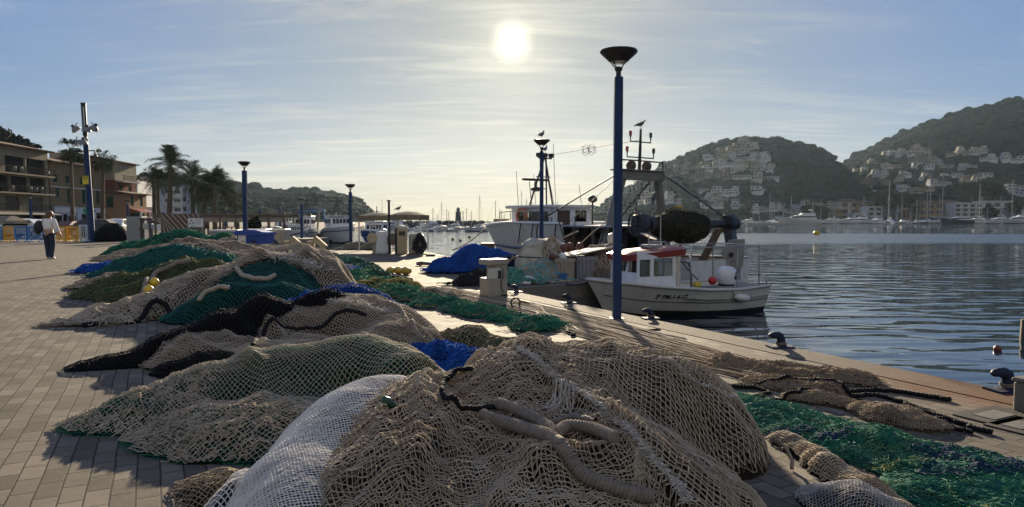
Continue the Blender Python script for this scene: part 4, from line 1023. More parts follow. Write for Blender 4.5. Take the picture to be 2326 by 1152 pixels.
# ---------------------------------------------------------------- bollards
BOL = mat('painted_bollard_iron', (.015, .022, .05), .6, .2, 6, .15, 40, dirt=.3, spec=.2)
def bollard(p, rz, s, label):
    t = thing('mooring_bollard', label, 'bollard', p, rz, 'iron bollards along the quay edge')
    mb = MB(); mb.lathe([(.20 * s, 0), (.20 * s, .02 * s), (.15 * s, .035 * s), (.10 * s, .05 * s)], n=20); mb.box((0, 0, .012), (.46 * s, .30 * s, .022)); mb.build('base', BOL, t, 'auto')
    mb = MB(); mb.tube([(.02 * s, 0, .03 * s), (.02 * s, 0, .10 * s), (.015 * s, 0, .17 * s), (-.01 * s, 0, .225 * s), (-.06 * s, 0, .25 * s), (-.13 * s, 0, .255 * s), (-.20 * s, 0, .245 * s), (-.235 * s, 0, .238 * s)], [.092 * s, .08 * s, .078 * s, .08 * s, .074 * s, .06 * s, .048 * s, .02 * s], 14); mb.build('horn', BOL, t, 'auto')
    mb = MB()
    for k in range(2): mb.tube([(.02 * s + .093 * s * math.cos(a), .093 * s * math.sin(a), .075 * s + .025 * s * k + .006 * math.sin(a * 3)) for a in np.linspace(0, 6.28, 22)], .014 * s, 6)
    mb.build('rope_turn', mat('old_mooring_rope', (.16, .13, .10), .9, .2, 30), t, True)
    return t
bollard(gp(2287, 889), R(8), .62, 'nearest horned bollard, on rust stained paving at the right')
bollard(gp(1772, 790), R(6), .56, 'horned bollard standing alone by the quay edge')
bollard(gp(1477, 725), R(10), .50, 'horned bollard just right of the tall lamp post')
bollard(gp(1292, 690), R(10), .52, 'bollard at the quay edge before the bow of the small boat')
bollard(gp(1172, 665), R(20), .5, 'farthest bollard, beside the power pedestal')
# concrete block and drain covers at the right edge
P = gp(2330, 938); t = thing('concrete_block', 'grey concrete block cut off by the right edge', 'block', (P.x + .10, P.y, 0), ANG_Q)
mb = MB(); mb.rbox((0, 0, .11), (.24, .24, .22), .012); mb.build('body', CONC, t); mb = MB(); mb.rbox((0, 0, .235), (.26, .26, .03), .008); mb.build('cap', CONC, t)
for px, py, s_, lab in ((2262, 945, (.52, .30), 'dark metal drain cover with a pale plate near the right edge'), (2320, 968, (.42, .26), 'second drain cover cut off by the right edge')):
    P = gp(px, py); t = thing('drain_cover', lab, 'drain cover', P, ANG_Q - R(90), 'drain covers in the paving')
    mb = MB(); mb.box((0, 0, .004), (s_[0], s_[1], .012)); mb.build('frame', mat('cast_iron', (.04, .036, .03), .7, .2, 12, .3, 60, spec=.2), t)
    mb = MB(); mb.box((-.02, 0, .011), (s_[0] * .5, s_[1] * .5, .006)); mb.build('plate', mat('dusty_plate', (.13, .12, .105), .7, .15, 12, spec=.2), t)
# mooring ring hoop
P = gp(1171, 700); mb = MB(); mb.tube([(.07 * math.cos(a), 0, .085 + .075 * math.sin(a)) for a in np.linspace(-1.2, 4.34, 20)], .014, 8); mb.box((0, 0, .008), (.14, .1, .016))
tag(mb.build('mooring_ring', DARK, None, True, loc=P), 'small dark ring standing on the paving by the pedestal', 'mooring ring')

# ---------------------------------------------------------------- power pedestal
P0, P1 = gp(1096, 667), gp(1148, 676); Pc = (P0 + P1) / 2; k = Pc.y / FPX; w_ = 52 * k
t = thing('power_pedestal', 'beige concrete power and water pedestal with socket box', 'pedestal', Pc, ANG_Q - R(90) + R(14))
Hp = hz(590, Pc.y) ; wb = .50
mb = MB(); mb.rbox((.08, 0, Hp * .5 - .03), (.30, .26, Hp - .06), .012); mb.build('column', BEIGE, t)
mb = MB(); mb.rbox((-.01, -.01, Hp - .035), (.46, .32, .10), .012); mb.build('cap', BEIGE, t)
mb = MB(); mb.rbox((-.14, -.06, .17), (.26, .28, .34), .01); mb.build('foot_block', BEIGE, t)
mb = MB(); mb.rbox((-.10, -.145, Hp * .60), (.24, .10, Hp * .36), .012); sb = mb.build('socket_box', mat('ivory_panel', (.50, .47, .40), .5, .06, 5, dirt=.25), t)
for zz in (.66, .54):
    mb = MB(); mb.cyl((-.02, -.195, Hp * zz), .028, .03, 12, axis='y'); mb.rbox((-.02, -.197, Hp * zz), (.08, .02, .075), .008); mb.build('socket', DARK, sb, 'auto')
mb = MB(); mb.tube([(.02, -.2, Hp * .78), (.05, -.205, Hp * .76), (.055, -.2, Hp * .5), (.04, -.17, Hp * .42), (.02, -.19, Hp * .25), (.05, -.22, .08), (-.02, -.26, .03), (.08, -.3, .02), (.15, -.24, .02), (.06, -.22, .03)], .009, 6); mb.build('cable', DARK, t, True)
mb = MB(); mb.rbox((.15, -.138, Hp * .60), (.10, .012, .035), .004); mb.build('label_plate', mat('faded_plate', (.30, .27, .20), .6, .1, 8), t)

# ---------------------------------------------------------------- blue bin
Yb = 24.3; t = thing('wheeled_bin', 'large blue wheeled rubbish bin with white notice', 'bin', (wx(581, Yb), Yb, 0), R(-4))
BINM = mat('bin_blue_plastic', (.008, .055, .30), .6, .1, 3, dirt=.15)
wB = 72 * Yb / FPX
mb = MB(); mb.loft([[(-wB / 2 + i_, -.36 + i_, z_), (wB / 2 - i_, -.36 + i_, z_), (wB / 2 - i_, .36 - i_, z_), (-wB / 2 + i_, .36 - i_, z_)] for z_, i_ in ((.18, .08), (.55, .045), (.86, .03))], True, True); mb.build('body', BINM, t)
lid = [(-wB / 2 - .03, .86), (-wB / 2 - .03, .95), (-wB / 2 + .04, 1.02), (-.2, 1.045), (.18, 1.035), (wB / 2 - .12, .96), (wB / 2 + .02, .955), (wB / 2 + .03, .86)]
mb = MB(); mb.extr([(x, -.40, z) for x, z in lid], (0, .8, 0)); mb.build('lid', BINM, t)
for sx in (-1, 1):
    for sy in (-1, 1):
        mb = MB(); mb.cyl((sx * wB * .38, sy * .25 - .025, .09), .09, .05, 14, axis='y'); mb.build('wheel', rubber(), t, 'auto')
mb = MB(); mb.rbox((-wB * .30, -.345, .60), (.27, .012, .52), .004); nt = mb.build('notice', WHITE_D, t)
def text(name, body, size, loc, rot, mt, parent=None, ext=.003, align='CENTER', sx=1., bold=0.):
    cu = bpy.data.curves.new(name, 'FONT'); cu.body = body; cu.size = size; cu.extrude = ext; cu.offset = bold; cu.align_x = align; cu.align_y = 'CENTER'
    o = bpy.data.objects.new(name, cu); COL.objects.link(o)
    dg = bpy.context.evaluated_depsgraph_get(); me = bpy.data.meshes.new_from_object(o.evaluated_get(dg))
    bpy.data.objects.remove(o); me.name = name; me.materials.clear(); me.materials.append(mt)
    o = bpy.data.objects.new(name, me); COL.objects.link(o)
    o.location = loc; o.rotation_euler = rot; o.scale = (sx, 1, 1)
    if parent is not None: o.parent = parent
    return o
INK = mat('black_print', (.02, .02, .02), .6, .1, 5)
text('lettering', 'SENSE\nRESIDUS', .072, (-wB * .30, -.355, .60), (R(90), 0, 0), INK, nt)
mb = MB(); mb.lathe([(.06, 0), (.10, 0), (.10, .006), (.06, .006)], n=18, cap=False); o = mb.build('emblem', DARK, t); o.location = (wB * .05, -.352, .62); o.rotation_euler = (R(90), 0, 0)

# concrete blocks leaning before the basin
for px, lab in ((664, 'left'), (716, 'right')):
    c_ = gp(px, 566); k = c_.y / FPX
    t = thing('concrete_block', f'{"left" if lab == "left" else "right"} hand squat sandstone coloured block supporting a leaning slab', 'block', (c_.x - 10 * k, c_.y, 0), .2, 'tan blocks on the paving')
    mb = MB(); mb.rbox((0, 0, .19), (.36, .42, .38), .03); mb.build('block', TANC, t)
    o = thing('concrete_slab', f'sandstone coloured slab leaning on the {lab} squat block', 'slab', (c_.x + 12 * k, c_.y - .1, .3), 0, 'tan leaning slabs'); o.rotation_euler = (0, R(42), .1)
    mb = MB(); mb.rbox((0, 0, 0), (.70, .40, .26), .03); mb.build('slab', TANC, o)

# ---------------------------------------------------------------- fuel station
FX0, FX1, FY = wx(813, 30.6), wx(957, 29.4), 29.6
def canopy(px0, px1, pyE, pyT, Y, D_, label, rz=0.):
    x0, x1 = wx(px0, Y), wx(px1, Y); W = (x1 - x0); cx = (x0 + x1) / 2; ze, zt = hz(pyE, Y), hz(pyT, Y)
    t = thing('fuel_canopy', label, 'canopy', (cx, Y + D_ / 2, 0), rz, 'canopies of the fuel station')
    mb = MB(); n = 12; hw, hd = W / 2, D_ / 2
    fr = ze - .22
    V = []
    for i in range(n + 1):
        for j in range(n + 1):
            u, v = -1 + 2 * i / n, -1 + 2 * j / n
            V.append((u * hw, v * hd, ze + (zt - ze) * (1 - abs(u) ** 2.2) * (1 - abs(v) ** 2.2)))
    mb.add(V, [(i * (n + 1) + j, (i + 1) * (n + 1) + j, (i + 1) * (n + 1) + j + 1, i * (n + 1) + j + 1) for i in range(n) for j in range(n)])
    mb.build('roof', CANVAS, t, 'auto')
    mb = MB()
    for sx, sy, w1, d1 in ((0, -hd, W, .03), (0, hd, W, .03), (-hw, 0, .03, D_), (hw, 0, .03, D_)):
        mb.box((sx, sy, (ze + fr) / 2 + .015), (w1 - (.0 if d1 == .03 else .0), d1 - (.06 if w1 == .03 else 0), ze - fr))
    mb.build('valance', mat('beige_canvas_edge', (.33, .29, .22), .9, .1, 3, dirt=.3, spec=.05, sheer=.5), t)
    for sx in (-1, 1):
        for sy in (-1, 1):
            mb = MB(); mb.cyl((sx * (hw - .06), sy * (hd - .06), 0), .035, ze - .03, 8); mb.build('post', WHITE_D, t, 'auto')
    return t
canopy(812, 883, 490.5, 482, 31.2, 2.6, 'left domed canvas canopy of the fuel station')
canopy(878, 957, 489, 479.5, 29.2, 2.8, 'right domed canvas canopy of the fuel station')
def gp_box(px0, px1, Y, ptop): return wx(px0, Y), wx(px1, Y), hz(ptop, Y)
x0, x1, z1 = gp_box(840, 887, 28.9, 526)
t = thing('fuel_kiosk', 'white fuel station cabinet with a hose reel at its left', 'kiosk', ((x0 + x1) / 2 + .1, 28.9, 0), R(8)); W = x1 - x0
mb = MB(); mb.rbox((.05, 0, z1 / 2), (W * .74, .7, z1), .015); mb.build('cabinet', WHITE_D, t)
mb = MB(); mb.rbox((.05, -.358, z1 * .5), (W * .6, .02, z1 * .85), .006); dd = mb.build('door', WHITE_P, t); mb = MB(); mb.rbox((W * .25, -.378, z1 * .5), (.03, .025, .12), .006); mb.build('handle', DARK, dd)
mb = MB(); mb.rbox((-W * .38, 0, z1 * .4), (W * .2, .55, z1 * .8), .01); mb.build('side_cabinet', BEIGE, t)
mb = MB(); mb.cyl((-W * .47, -.30, z1 * .72), .22, .1, 18, axis='y'); mb.cyl((-W * .47, -.36, z1 * .72), .12, .2, 14, axis='y'); rl = mb.build('hose_reel', DARK, t, 'auto')
mb = MB(); mb.lathe([(.13, -.04), (.21, -.04), (.21, .04), (.13, .04)], n=18); o = mb.build('hose', mat('tan_hose', (.45, .36, .22), .6, .1, 6), rl, 'auto'); o.location = (-W * .47, -.34, z1 * .72); o.rotation_euler = (R(90), 0, 0)
x0, x1, z1 = gp_box(896, 925, 28.6, 517); t = thing('fuel_pump', 'tall beige fuel pump standing right of the black post', 'fuel pump', ((x0 + x1) / 2, 28.6, 0), R(6)); W = x1 - x0
mb = MB(); mb.rbox((W * .12, 0, z1 / 2), (W * .76, .55, z1), .015); mb.build('cabinet', mat('tan_pump_panel', (.40, .31, .20), .5, .06, 3, dirt=.25), t)
mb = MB(); mb.rbox((-W * .35, 0, z1 / 2), (W * .18, .5, z1 * .98), .01); mb.build('side_panel', DARK, t)
mb = MB(); mb.rbox((W * .12, -.28, z1 * .78), (W * .5, .02, z1 * .16), .005); mb.build('display', GLASS_D, t)
mb = MB(); mb.cyl((-W * .62, -.1, z1 * .56), .24, .1, 18, axis='y'); mb.cyl((-W * .62, -.14, z1 * .56), .11, .18, 12, axis='y'); mb.build('hose_reel', mat('dull_brass', (.20, .17, .12), .6, .2, 5), t, 'auto')
mb = MB()
for k in range(6): mb.box((-W * .62, 0, z1 * (.1 + .06 * k)), (.16, .2, .012))
mb.box((-W * .62 - .08, 0, z1 * .25), (.02, .2, z1 * .46)); mb.build('rack', STEEL, t)
x0, x1, z1 = gp_box(929, 966, 28.0, 533); t = thing('hose_cabinet', 'beige cabinet hung with a coil of black hose', 'cabinet', ((x0 + x1) / 2, 28.0, 0), R(4)); W = x1 - x0
mb = MB(); mb.rbox((-.03, 0, z1 / 2 + .02), (W * .9, .5, z1), .05); mb.build('cabinet', BEIGE, t, 'auto')
mb = MB(); rg = random.Random(3)
for k in range(16):
    rx, rz_ = rg.uniform(.10, .22), rg.uniform(.16, .36); cx, cz = W * .15 + rg.uniform(-.08, .08), z1 * .52 + rg.uniform(-.10, .06)
    mb.tube([(cx + rx * math.cos(a) * (1 + .15 * math.sin(3 * a + k)), -.29 - .02 * (k % 5) - .03 * math.sin(a + k), cz - .06 * math.cos(2 * a) + rz_ * math.sin(a)) for a in np.linspace(0, 6.4, 26)], .022, 6)
mb.build('coiled_hose', rubber(), t, True)
mb = MB(); mb.box((0, 0, .02), (W * 1.2, .7, .04)); mb.build('plinth', CONC, t)
P = gp(978, 582); mb = MB(); mb.rbox((0, 0, .04), (.34, .2, .08), .015); tag(mb.build('mooring_cleat', RUSTY, None, loc=P), 'low rusty cleat on the quay edge beside the hose cabinet', 'cleat')

# ---------------------------------------------------------------- blue net mound, pole, junk on the mole
hB = Heap([(-1.0, 18.9, .60, .90, .85, 0), (-1.6, 18.5, .32, .65, .55, .2), (-.3, 19.1, .40, .75, .65, 0)], .07, .4, .4, .05, 301, 1.0)
nB = net('big royal blue net mound before the white trawler', hB, P_BLUE, [dict(cw=.05, ch=.06, r=.010, mt=BLUE, jit=.6)], .06)
fuzz(hB, 7000, .26, .0065, 302, 'loose_twine', BLUE, nB, .6, .1, .8)
hB2 = Heap([(-.10, 17.9, .48, .6, .5, .2), (.35, 17.7, .66, .55, .5, 0)], .06, .3, .4, .05, 303)
nB2 = net('darker blue net mound draped with a grey rope beside the white bag', hB2, P_BLU, [dict(cw=.05, ch=.055, r=.009, mt=twine_mat('dusk_blue_twine', (.03, .045, .17), (.02, .03, .09)), jit=.6)], .05)
rope_part('grey_rope', on_heap(hB2, [(-.45, 17.3), (-.2, 17.5), (.05, 17.6), (.4, 17.5), (.75, 17.3)], .06, 16), .035, ROPE_GRY, nB2, 8, 3, 30)
P0, P1 = gp(946, 604), gp(985, 603); mb = MB(); mb.tube([(P0.x, P0.y, .06), (P0.x + .15, P0.y, .08), (P1.x, P1.y, .05)], [.05, .055, .05], 8); mb.tube([(P0.x + .12, P0.y - .1, .05), (P0.x + .14, P0.y + .12, .07)], .05, 8)
tag(mb.build('wooden_pole', RUSTY, None, True), 'dark pole lying on the paving left of the royal blue net mound', 'pole')
P = gp(1110, 618); x0 = wx(1092, 24.3); x1 = wx(1123, 24.3); mb = MB(); mb.rbox((0, 0, hz(552, 24.3) / 2), (x1 - x0, .45, hz(552, 24.3)), .02); tt = thing('electric_cabinet', 'brown steel cabinet standing before the trawler bow', 'cabinet', ((x0 + x1) / 2, 24.3, 0)); mb.build('cabinet', RUSTY, tt)
mb = MB(); mb.rbox((0, -.235, hz(552, 24.3) * .5), ((x1 - x0) * .84, .02, hz(552, 24.3) * .84), .004); mb.build('door', mat('brown_paint', (.07, .045, .03), .6, .15, 5), tt)
# buoys and floats lying about
def blob(name, label, cat, p, r, mt, sq=(1, 1, 1), group=None, seed=1, rough=.12):
    mb = MB(); mb.ball((0, 0, 0), r, 16, sq=sq); rg = np.random.default_rng(seed)
    V = np.array([v[:] for v in mb.v]); k = 1 + rough * fbm(V[:, 0] * 2 / r + seed, V[:, 1] * 2 / r + V[:, 2] * 1.7 / r, seed, 3); mb.v = [tuple(a * b_) for a, b_ in zip(V, k)]
    return tag(mb.build(name, mt, None, True, loc=p), label, cat, group)
OLD_Y = mat('old_yellow_float', (.42, .30, .05), .5, .15, 8, dirt=.4)
for k, (px, py, s) in enumerate(((888, 621, .10), (905, 622, .11), (922, 624, .12))):
    P = gp(px, py); blob('float', ('left', 'middle', 'right')[k] + ' one of three old yellow floats lying by the yellow netting', 'float', (P.x, P.y, s * .8), s, OLD_Y, (1.25, .9, .85), 'old yellow floats on the paving', k, .05)
ground_rope('dark rope coil end beside the old yellow floats', [(880, 632), (905, 634), (930, 638), (918, 642), (893, 640)], .035, ROPE_BLK, 12, .1)
P = gp(770, 588)
hm_ = Heap([(wx(700, 25.5), 25.5, .2, .6, .4, 0), (wx(725, 25.2), 25.2, .16, .5, .35, 0)], .06, .3, .3, .05, 305)
net('low olive tangle of netting right of the tall grey heap', hm_, P_OLV, [dict(cw=.06, ch=.07, r=.012, mt=OLIVE, jit=.6)], .06)
hm_ = Heap([(wx(815, 33.0), 33.0, .34, 1.1, .5, 0), (wx(845, 32.6), 32.6, .3, .8, .5, 0)], .06, .3, .3, .05, 306)
net('grey green netting lying under the left canopy', hm_, P_GRN, [dict(cw=.07, ch=.08, r=.014, mt=PALE, jit=.5)], .08)
hm_ = Heap([(wx(985, 12.9), 12.9, .14, .42, .34, 0), (wx(1020, 12.7), 12.7, .10, .35, .25, 0)], .05, .25, .3, .03, 307)
net('small grey lump of netting at the start of the long ropes', hm_, P_GRY, [dict(cw=.03, ch=.036, r=.006, mt=GREY, jit=.5)], .04)

# junk on the mole
hJ1 = Heap([(-.65, 15.3, .28, .5, .4, 0), (-.92, 15.0, .18, .42, .35, 0)], .07, .25, .3, .06, 311)
nj = net('dark brown net and rope tangle left of the power pedestal', hJ1, P_BRN, [dict(cw=.04, ch=.05, r=.008, mt=TAN_D, jit=.7)], .05)
fuzz(hJ1, 500, .3, .012, 312, 'loose_rope', BLACK, nj, .6, .05)
hJ2 = Heap([(.50, 15.6, .34, .68, .42, .5), (.72, 16.0, .42, .5, .4, .3)], .06, .25, .3, .05, 313)
nj2 = net('brown net heap on the mole with turquoise ropes', hJ2, P_TAN, [dict(cw=.04, ch=.045, r=.007, mt=TAN_D, jit=.6)], .045)
fuzz(hJ2, 500, .45, .007, 314, 'loose_rope', TAN, nj2, .5, .05)
fuzz(hJ2, 110, .4, .012, 315, 'turquoise_rope', mat('turquoise_rope', (.16, .36, .36), .8, .2, 20), nj2, .8, .08, .6, mask=lambda x, y: x > .35)
hJ0 = Heap([(.0, 15.2, .22, .34, .26, .3)], .06, .25, .3, .05, 316)
nj0 = net('green and white rope tangle right behind the power pedestal', hJ0, P_GRY, [dict(cw=.05, ch=.05, r=.012, mt=GREY, jit=.7)], .045)
fuzz(hJ0, 120, .6, .014, 317, 'loose_rope', mat('sea_green_rope', (.08, .26, .20), .8, .2, 20), nj0, .8, .1, .6)
mb = MB(); mb.tube([(.20 * math.cos(a), .14 * math.sin(a), .05 + .1 * max(0, math.sin(a))) for a in np.linspace(0, 5.2, 20)], .035, 8); tag(mb.build('white_hose', WHITE_D, None, True, loc=(.30, 15.02, 0)), 'bent piece of white hose lying before the brown net heap', 'hose')
# white bulk bag: a slumped sack
def sack(name, label, cat, loc, d, seed, mt, rz=0., strap=None):
    t = thing(name, label, cat, loc, rz); rg = np.random.default_rng(seed); mb = MB(); rings = []; nn = 28
    for i, z in enumerate(np.linspace(0, 1, 14)):
        sh = (math.sin(min(1, z * 1.15) * math.pi * .5 + .6) if z < .8 else 1.0 - .35 * ((z - .8) / .2) ** 1.5)
        ring = []
        for k in range(nn):
            a = 2 * math.pi * k / nn; ca, sa = math.cos(a), math.sin(a)
            e = (abs(ca) ** 2.5 + abs(sa) ** 2.5) ** (-1 / 2.5)
            w_ = 1 + .26 * float(fbm(ca * 1.5 + seed, sa * 1.5 + z * 3, seed, 4)) - .22 * z + .03 * math.sin(7 * a + z * 5)
            ring.append(((d[0] / 2) * e * ca * sh * w_ + z * d[3], (d[1] / 2) * e * sa * sh * w_, d[2] * z * (1 + .10 * float(fbm(ca + 9, sa * 1.3, seed + 2, 2)) * z)))
        rings.append(ring)
    mb.loft(rings, True, True); mb.build('bag', mt, t, 'auto')
    if strap is not None:
        for zz in strap:
            i = int(zz * 13); mb = MB(); mb.tube([Vector(p) * 1.012 + Vector((0, 0, .0)) for p in rings[i]] + [Vector(rings[i][0]) * 1.012], .014, 6); mb.build('strap', DARK, t, True)
    return t
BAG = mat('dirty_white_bag', (.40, .375, .32), .9, .15, 3, .6, 14, dirt=.6, spec=.15)
sack('bulk_bag', 'slumped dirty white bulk bag tied with dark rope', 'bag', (.50, 16.9, 0), (1.2, .9, .92, .28), 3, BAG, .5, (.55,))
hJ3 = Heap([(.98, 17.0, .95, .42, .35, 0), (.78, 16.75, .80, .35, .3, 0)], .06, .2, .3, .05, 321)
nj3 = net('frayed grey netting piled on the back of the white bulk bag', hJ3, P_GRY, [dict(cw=.04, ch=.045, r=.007, mt=GREY, jit=.7)], .045)
fuzz(hJ3, 260, .4, .008, 322, 'loose_rope', GREY, nj3, .7, .05, .7)
def crate(loc, d, rz, label, mt, name='plastic_crate'):
    t = thing(name, label, 'crate', loc, rz)
    x, y, z = d; mb = MB(); wt_ = .03
    mb.box((0, -y / 2 + wt_ / 2, z / 2), (x, wt_, z)); mb.box((0, y / 2 - wt_ / 2, z / 2), (x, wt_, z)); mb.box((-x / 2 + wt_ / 2, 0, z / 2), (wt_, y - 2 * wt_, z - .004)); mb.box((x / 2 - wt_ / 2, 0, z / 2), (wt_, y - 2 * wt_, z - .004)); mb.box((0, 0, .02), (x - .07, y - .07, .03)); mb.build('walls', mt, t)
    mb = MB(); mb.box((0, -y / 2 - .012, z - .05), (x + .04, .024, .06)); mb.box((0, y / 2 + .012, z - .05), (x + .04, .024, .06)); mb.build('rim', mt, t)
    for k in range(5):
        mb = MB(); mb.box((-x / 2 + x * (k + .5) / 5, -y / 2 - .01, z * .45), (.03, .02, z * .8)); mb.build('rib', mt, t)
    return t
c1_ = C_notch + jd * 2.0 + Vector((-.3, .55, 0))
crate((1.08, 16.25, 0), (.55, .45, .50), .6, 'worn beige plastic crate on the mole edge', BEIGE)
crate((1.62, 16.7, 0), (.60, .5, .52), .6, 'large grey plastic crate under the board, right of the beige one', mat('dusk_grey_plastic', (.20, .21, .23), .6, .1, 3, dirt=.4))
mb = MB(); mb.lathe([(.09, 0), (.125, .17), (.13, .18), (.115, .175), (.085, .02)], n=18, cap=True); tag(mb.build('bucket', BLUPL, None, 'auto', loc=(1.12, 15.78, 0)), 'small blue bucket at the foot of the beige crate', 'bucket')
t = thing('board', 'long pale board lying slanted over the grey crate', 'board', (1.85, 16.8, .66), .45); t.rotation_euler = (0, R(-9), .45)
mb = MB(); mb.rbox((0, 0, 0), (1.5, .62, .035), .006); mb.build('panel', mat('pale_plywood', (.42, .37, .29), .8, .1, 4, dirt=.35), t)
hJ4 = Heap([(2.25, 17.0, .80, .48, .42, .4), (1.98, 17.25, .78, .45, .4, .2), (2.55, 17.05, .66, .42, .42, 0), (2.05, 16.75, .5, .3, .25, .4)], .07, .22, .9, .06, 331, 1.0)
nj4 = net('pale ragged tarpaulin and netting mound behind the lamp post', hJ4, pile_mat('rag_pile', (.30, .28, .24), (.16, .15, .13), 3, 7, 14.), [dict(cw=.045, ch=.06, r=.008, mt=GREY, jit=.6)], .04)
mb = MB(); mb.lathe([(.10, 0), (.14, .14), (.15, .26), (.12, .33), (.05, .36)], n=16); tag(mb.build('buoy', mat('ivory_plastic', (.60, .55, .42), .5, .08, 5, dirt=.2), None, 'auto', loc=(2.5, 17.4, .70)), 'ivory plastic drum on top of the ragged mound', 'drum')
RB = mat('old_red_float', (.11, .028, .022), .5, .2, 8, dirt=.4)
for k, (x, y, z) in enumerate(((1.22, 16.6, .74), (1.38, 16.75, .76), (1.60, 16.62, .76), (.92, 16.0, .54))): blob('float', ('leftmost dark red float of the row on the board', 'middle dark red float of the row on the board', 'rightmost dark red float of the row on the board', 'red float hanging on the beige crate with turquoise rope')[k], 'float', (x, y, z), .085, RB, (1, 1, 1.05), 'dark red floats on the mole', k, .03)
blob('float', 'dull white float beside the red one on the beige crate', 'float', (1.16, 16.05, .55), .085, WHITE_D, (1, 1, 1), None, 9, .03)
mb = MB(); mb.tube([(1.55, 17.1, .7), (2.0, 17.3, 1.1), (2.35, 17.45, 1.35)], .014, 6); mb.tube([(1.2, 16.8, .95), (1.6, 17.0, 1.12)], .02, 6); tag(mb.build('boat_hook', mat('pale_wood', (.45, .38, .28), .7, .15, 10), None, True), 'thin pale pole sticking up from the junk on the mole', 'pole')
mb = MB(); mb.tube([(1.25, 16.8, .9), (1.15, 16.85, 1.25), (1.12, 16.9, 1.4)], .016, 6); mb.tube([(1.48, 16.9, .9), (1.52, 16.95, 1.45)], .013, 6); tag(mb.build('iron_rod', DARK, None, True), 'dark upright iron rods stuck behind the white bulk bag', 'rod')

# ================================================================== BOATS
class Hull:
    """lofted hull: x runs from the stern (0) to the stem (L)"""
    def __init__(s, L, B, sheer, keel=-.35, tw=.72, rake=.5, full=.33, bow_full=1.15, bow_pow=2.4):
        s.L, s.B, s.sheer, s.keel, s.tw, s.rake, s.full, s.bf, s.bp = L, B, sheer, keel, tw, rake, full, bow_full, bow_pow
    def zs(s, u): return float(np.interp(u, [p[0] for p in s.sheer], [p[1] for p in s.sheer]))
    def bs(s, u):
        aft = s.tw + (1 - s.tw) * math.sin(min(1, u / .45) * math.pi / 2)
        fw = max(0, 1 - max(0, (u - .45) / .55) ** s.bp)
        return s.B / 2 * aft * fw ** .8
    def pt(s, u, v, side):
        zk = s.keel * (1 - max(0, (u - .75) / .25) ** 2 * .7)
        z = zk + (s.zs(u) - zk) * v
        p = s.full + (s.bf - s.full) * max(0, (u - .3) / .7) ** 1.5
        x = u * s.L * (1 - s.rake / s.L) + s.rake * max(0, (u - .55) / .45) ** 1.2 * v
        return Vector((x, side * s.bs(u) * v ** p, z))
    def side_y(s, x, z, side=1):
        u = x / s.L
        for _ in range(6):
            v = (z - s.keel) / (s.zs(u) - s.keel); xx = s.pt(u, v, 1).x; u += (x - xx) / s.L
        return s.pt(u, v, side).y
    def shell(s, mats, parent, name='hull', nu=26, nv=9, vsplit=None, inner=None):
        mb = MB(); us = [i / nu for i in range(nu + 1)]
        rings = []
        for u in us:
            r = [s.pt(u, j / nv, -1) for j in range(nv, 0, -1)] + [s.pt(u, 0, 1)] + [s.pt(u, j / nv, 1) for j in range(1, nv + 1)]
            rings.append(r)
        mb.loft(rings, False, False)
        n = len(rings[0]); mb.add(rings[0], [tuple(range(n))])
        o = mb.build(name, mats, parent, 'auto')
        if len(mats) > 1:
            for p in o.data.polygons: p.material_index = 1 if p.center.z < (vsplit or .1) else 0
        return o
    def deck(s, mt, parent, drop=.05, u0=0., u1=1., name='deck', inset=.0):
        mb = MB(); us = np.linspace(u0, u1, 22); P = []
        for u in us:
            a = s.pt(u, 1, 1); P.append((a.x, max(a.y - inset, .002), a.z - drop))
        mb.loft([[(x, y, z) for x, y, z in P], [(x, -y, z) for x, y, z in P]], False)
        return mb.build(name, mt, parent)
    def rail(s, mt, parent, r=.03, name='gunwale', dz=0., u0=0., u1=1., out=.0, v=1., flat=None):
        for side in (1, -1):
            mb = MB(); mb.tube([s.pt(u, v, side) + Vector((0, side * out, dz)) for u in np.linspace(u0, u1, 30)], r, 6); mb.build(name, mt, parent, True)
def bar(mb, a, b, r, n=6): mb.tube([a, b], r, n)

# ---------------------------------------------------------------- small moored boat
bow, stern = at(1333, 640, 15.0), at(1692, 643, 16.75)
dv = Vector((bow.x - stern.x, bow.y - stern.y, 0)); LB = dv.length
t = thing('small_fishing_boat', 'small white fishing boat with red roofed cabin and outboard motor', 'boat', (stern.x, stern.y, WATER_Z), math.atan2(dv.y, dv.x))
hs = Hull(LB, 1.95, [(0, .60), (.25, .555), (.5, .58), (.75, .68), (1, .82)], -.3, .86, .55, .28, 1.0, 3.3)
CREAM = mat('cream_hull_paint', (.58, .56, .50), .35, .06, 2, dirt=.28)
hs.shell([CREAM, BLACKP], t, vsplit=.085)
hs.rail(mat('cream_rubbing_strake', (.50, .48, .42), .5, .1, 4), t, .035, 'rubbing_strake', 0, out=.012)
hs.rail(mat('dark_trim_line', (.10, .09, .08), .5, .1, 4), t, .011, 'trim_line', v=.66, out=.006, u1=.97)
hs.deck(mat('grey_blue_deck', (.14, .17, .20), .6, .1, 4, dirt=.4), t, .22, 0, .62, 'cockpit_floor', .02)
hs.deck(WHITE_D, t, .03, .60, 1., 'foredeck', .02)
xc0, xc1, cw_ = LB - 1.92, LB - .80, .50          # cabin
zb = .50
def cabin_pts(x, y, z): return Vector((x, y, z))
fr = []                                             # cabin side outline: aft, front, raked windscreen
za, zf = 1.47, 1.36
mb = MB()
side = [(xc0, zb), (xc0, za), (xc1 - .22, zf), (xc1 - .05, .98), (xc1 + .02, zb + .12)]
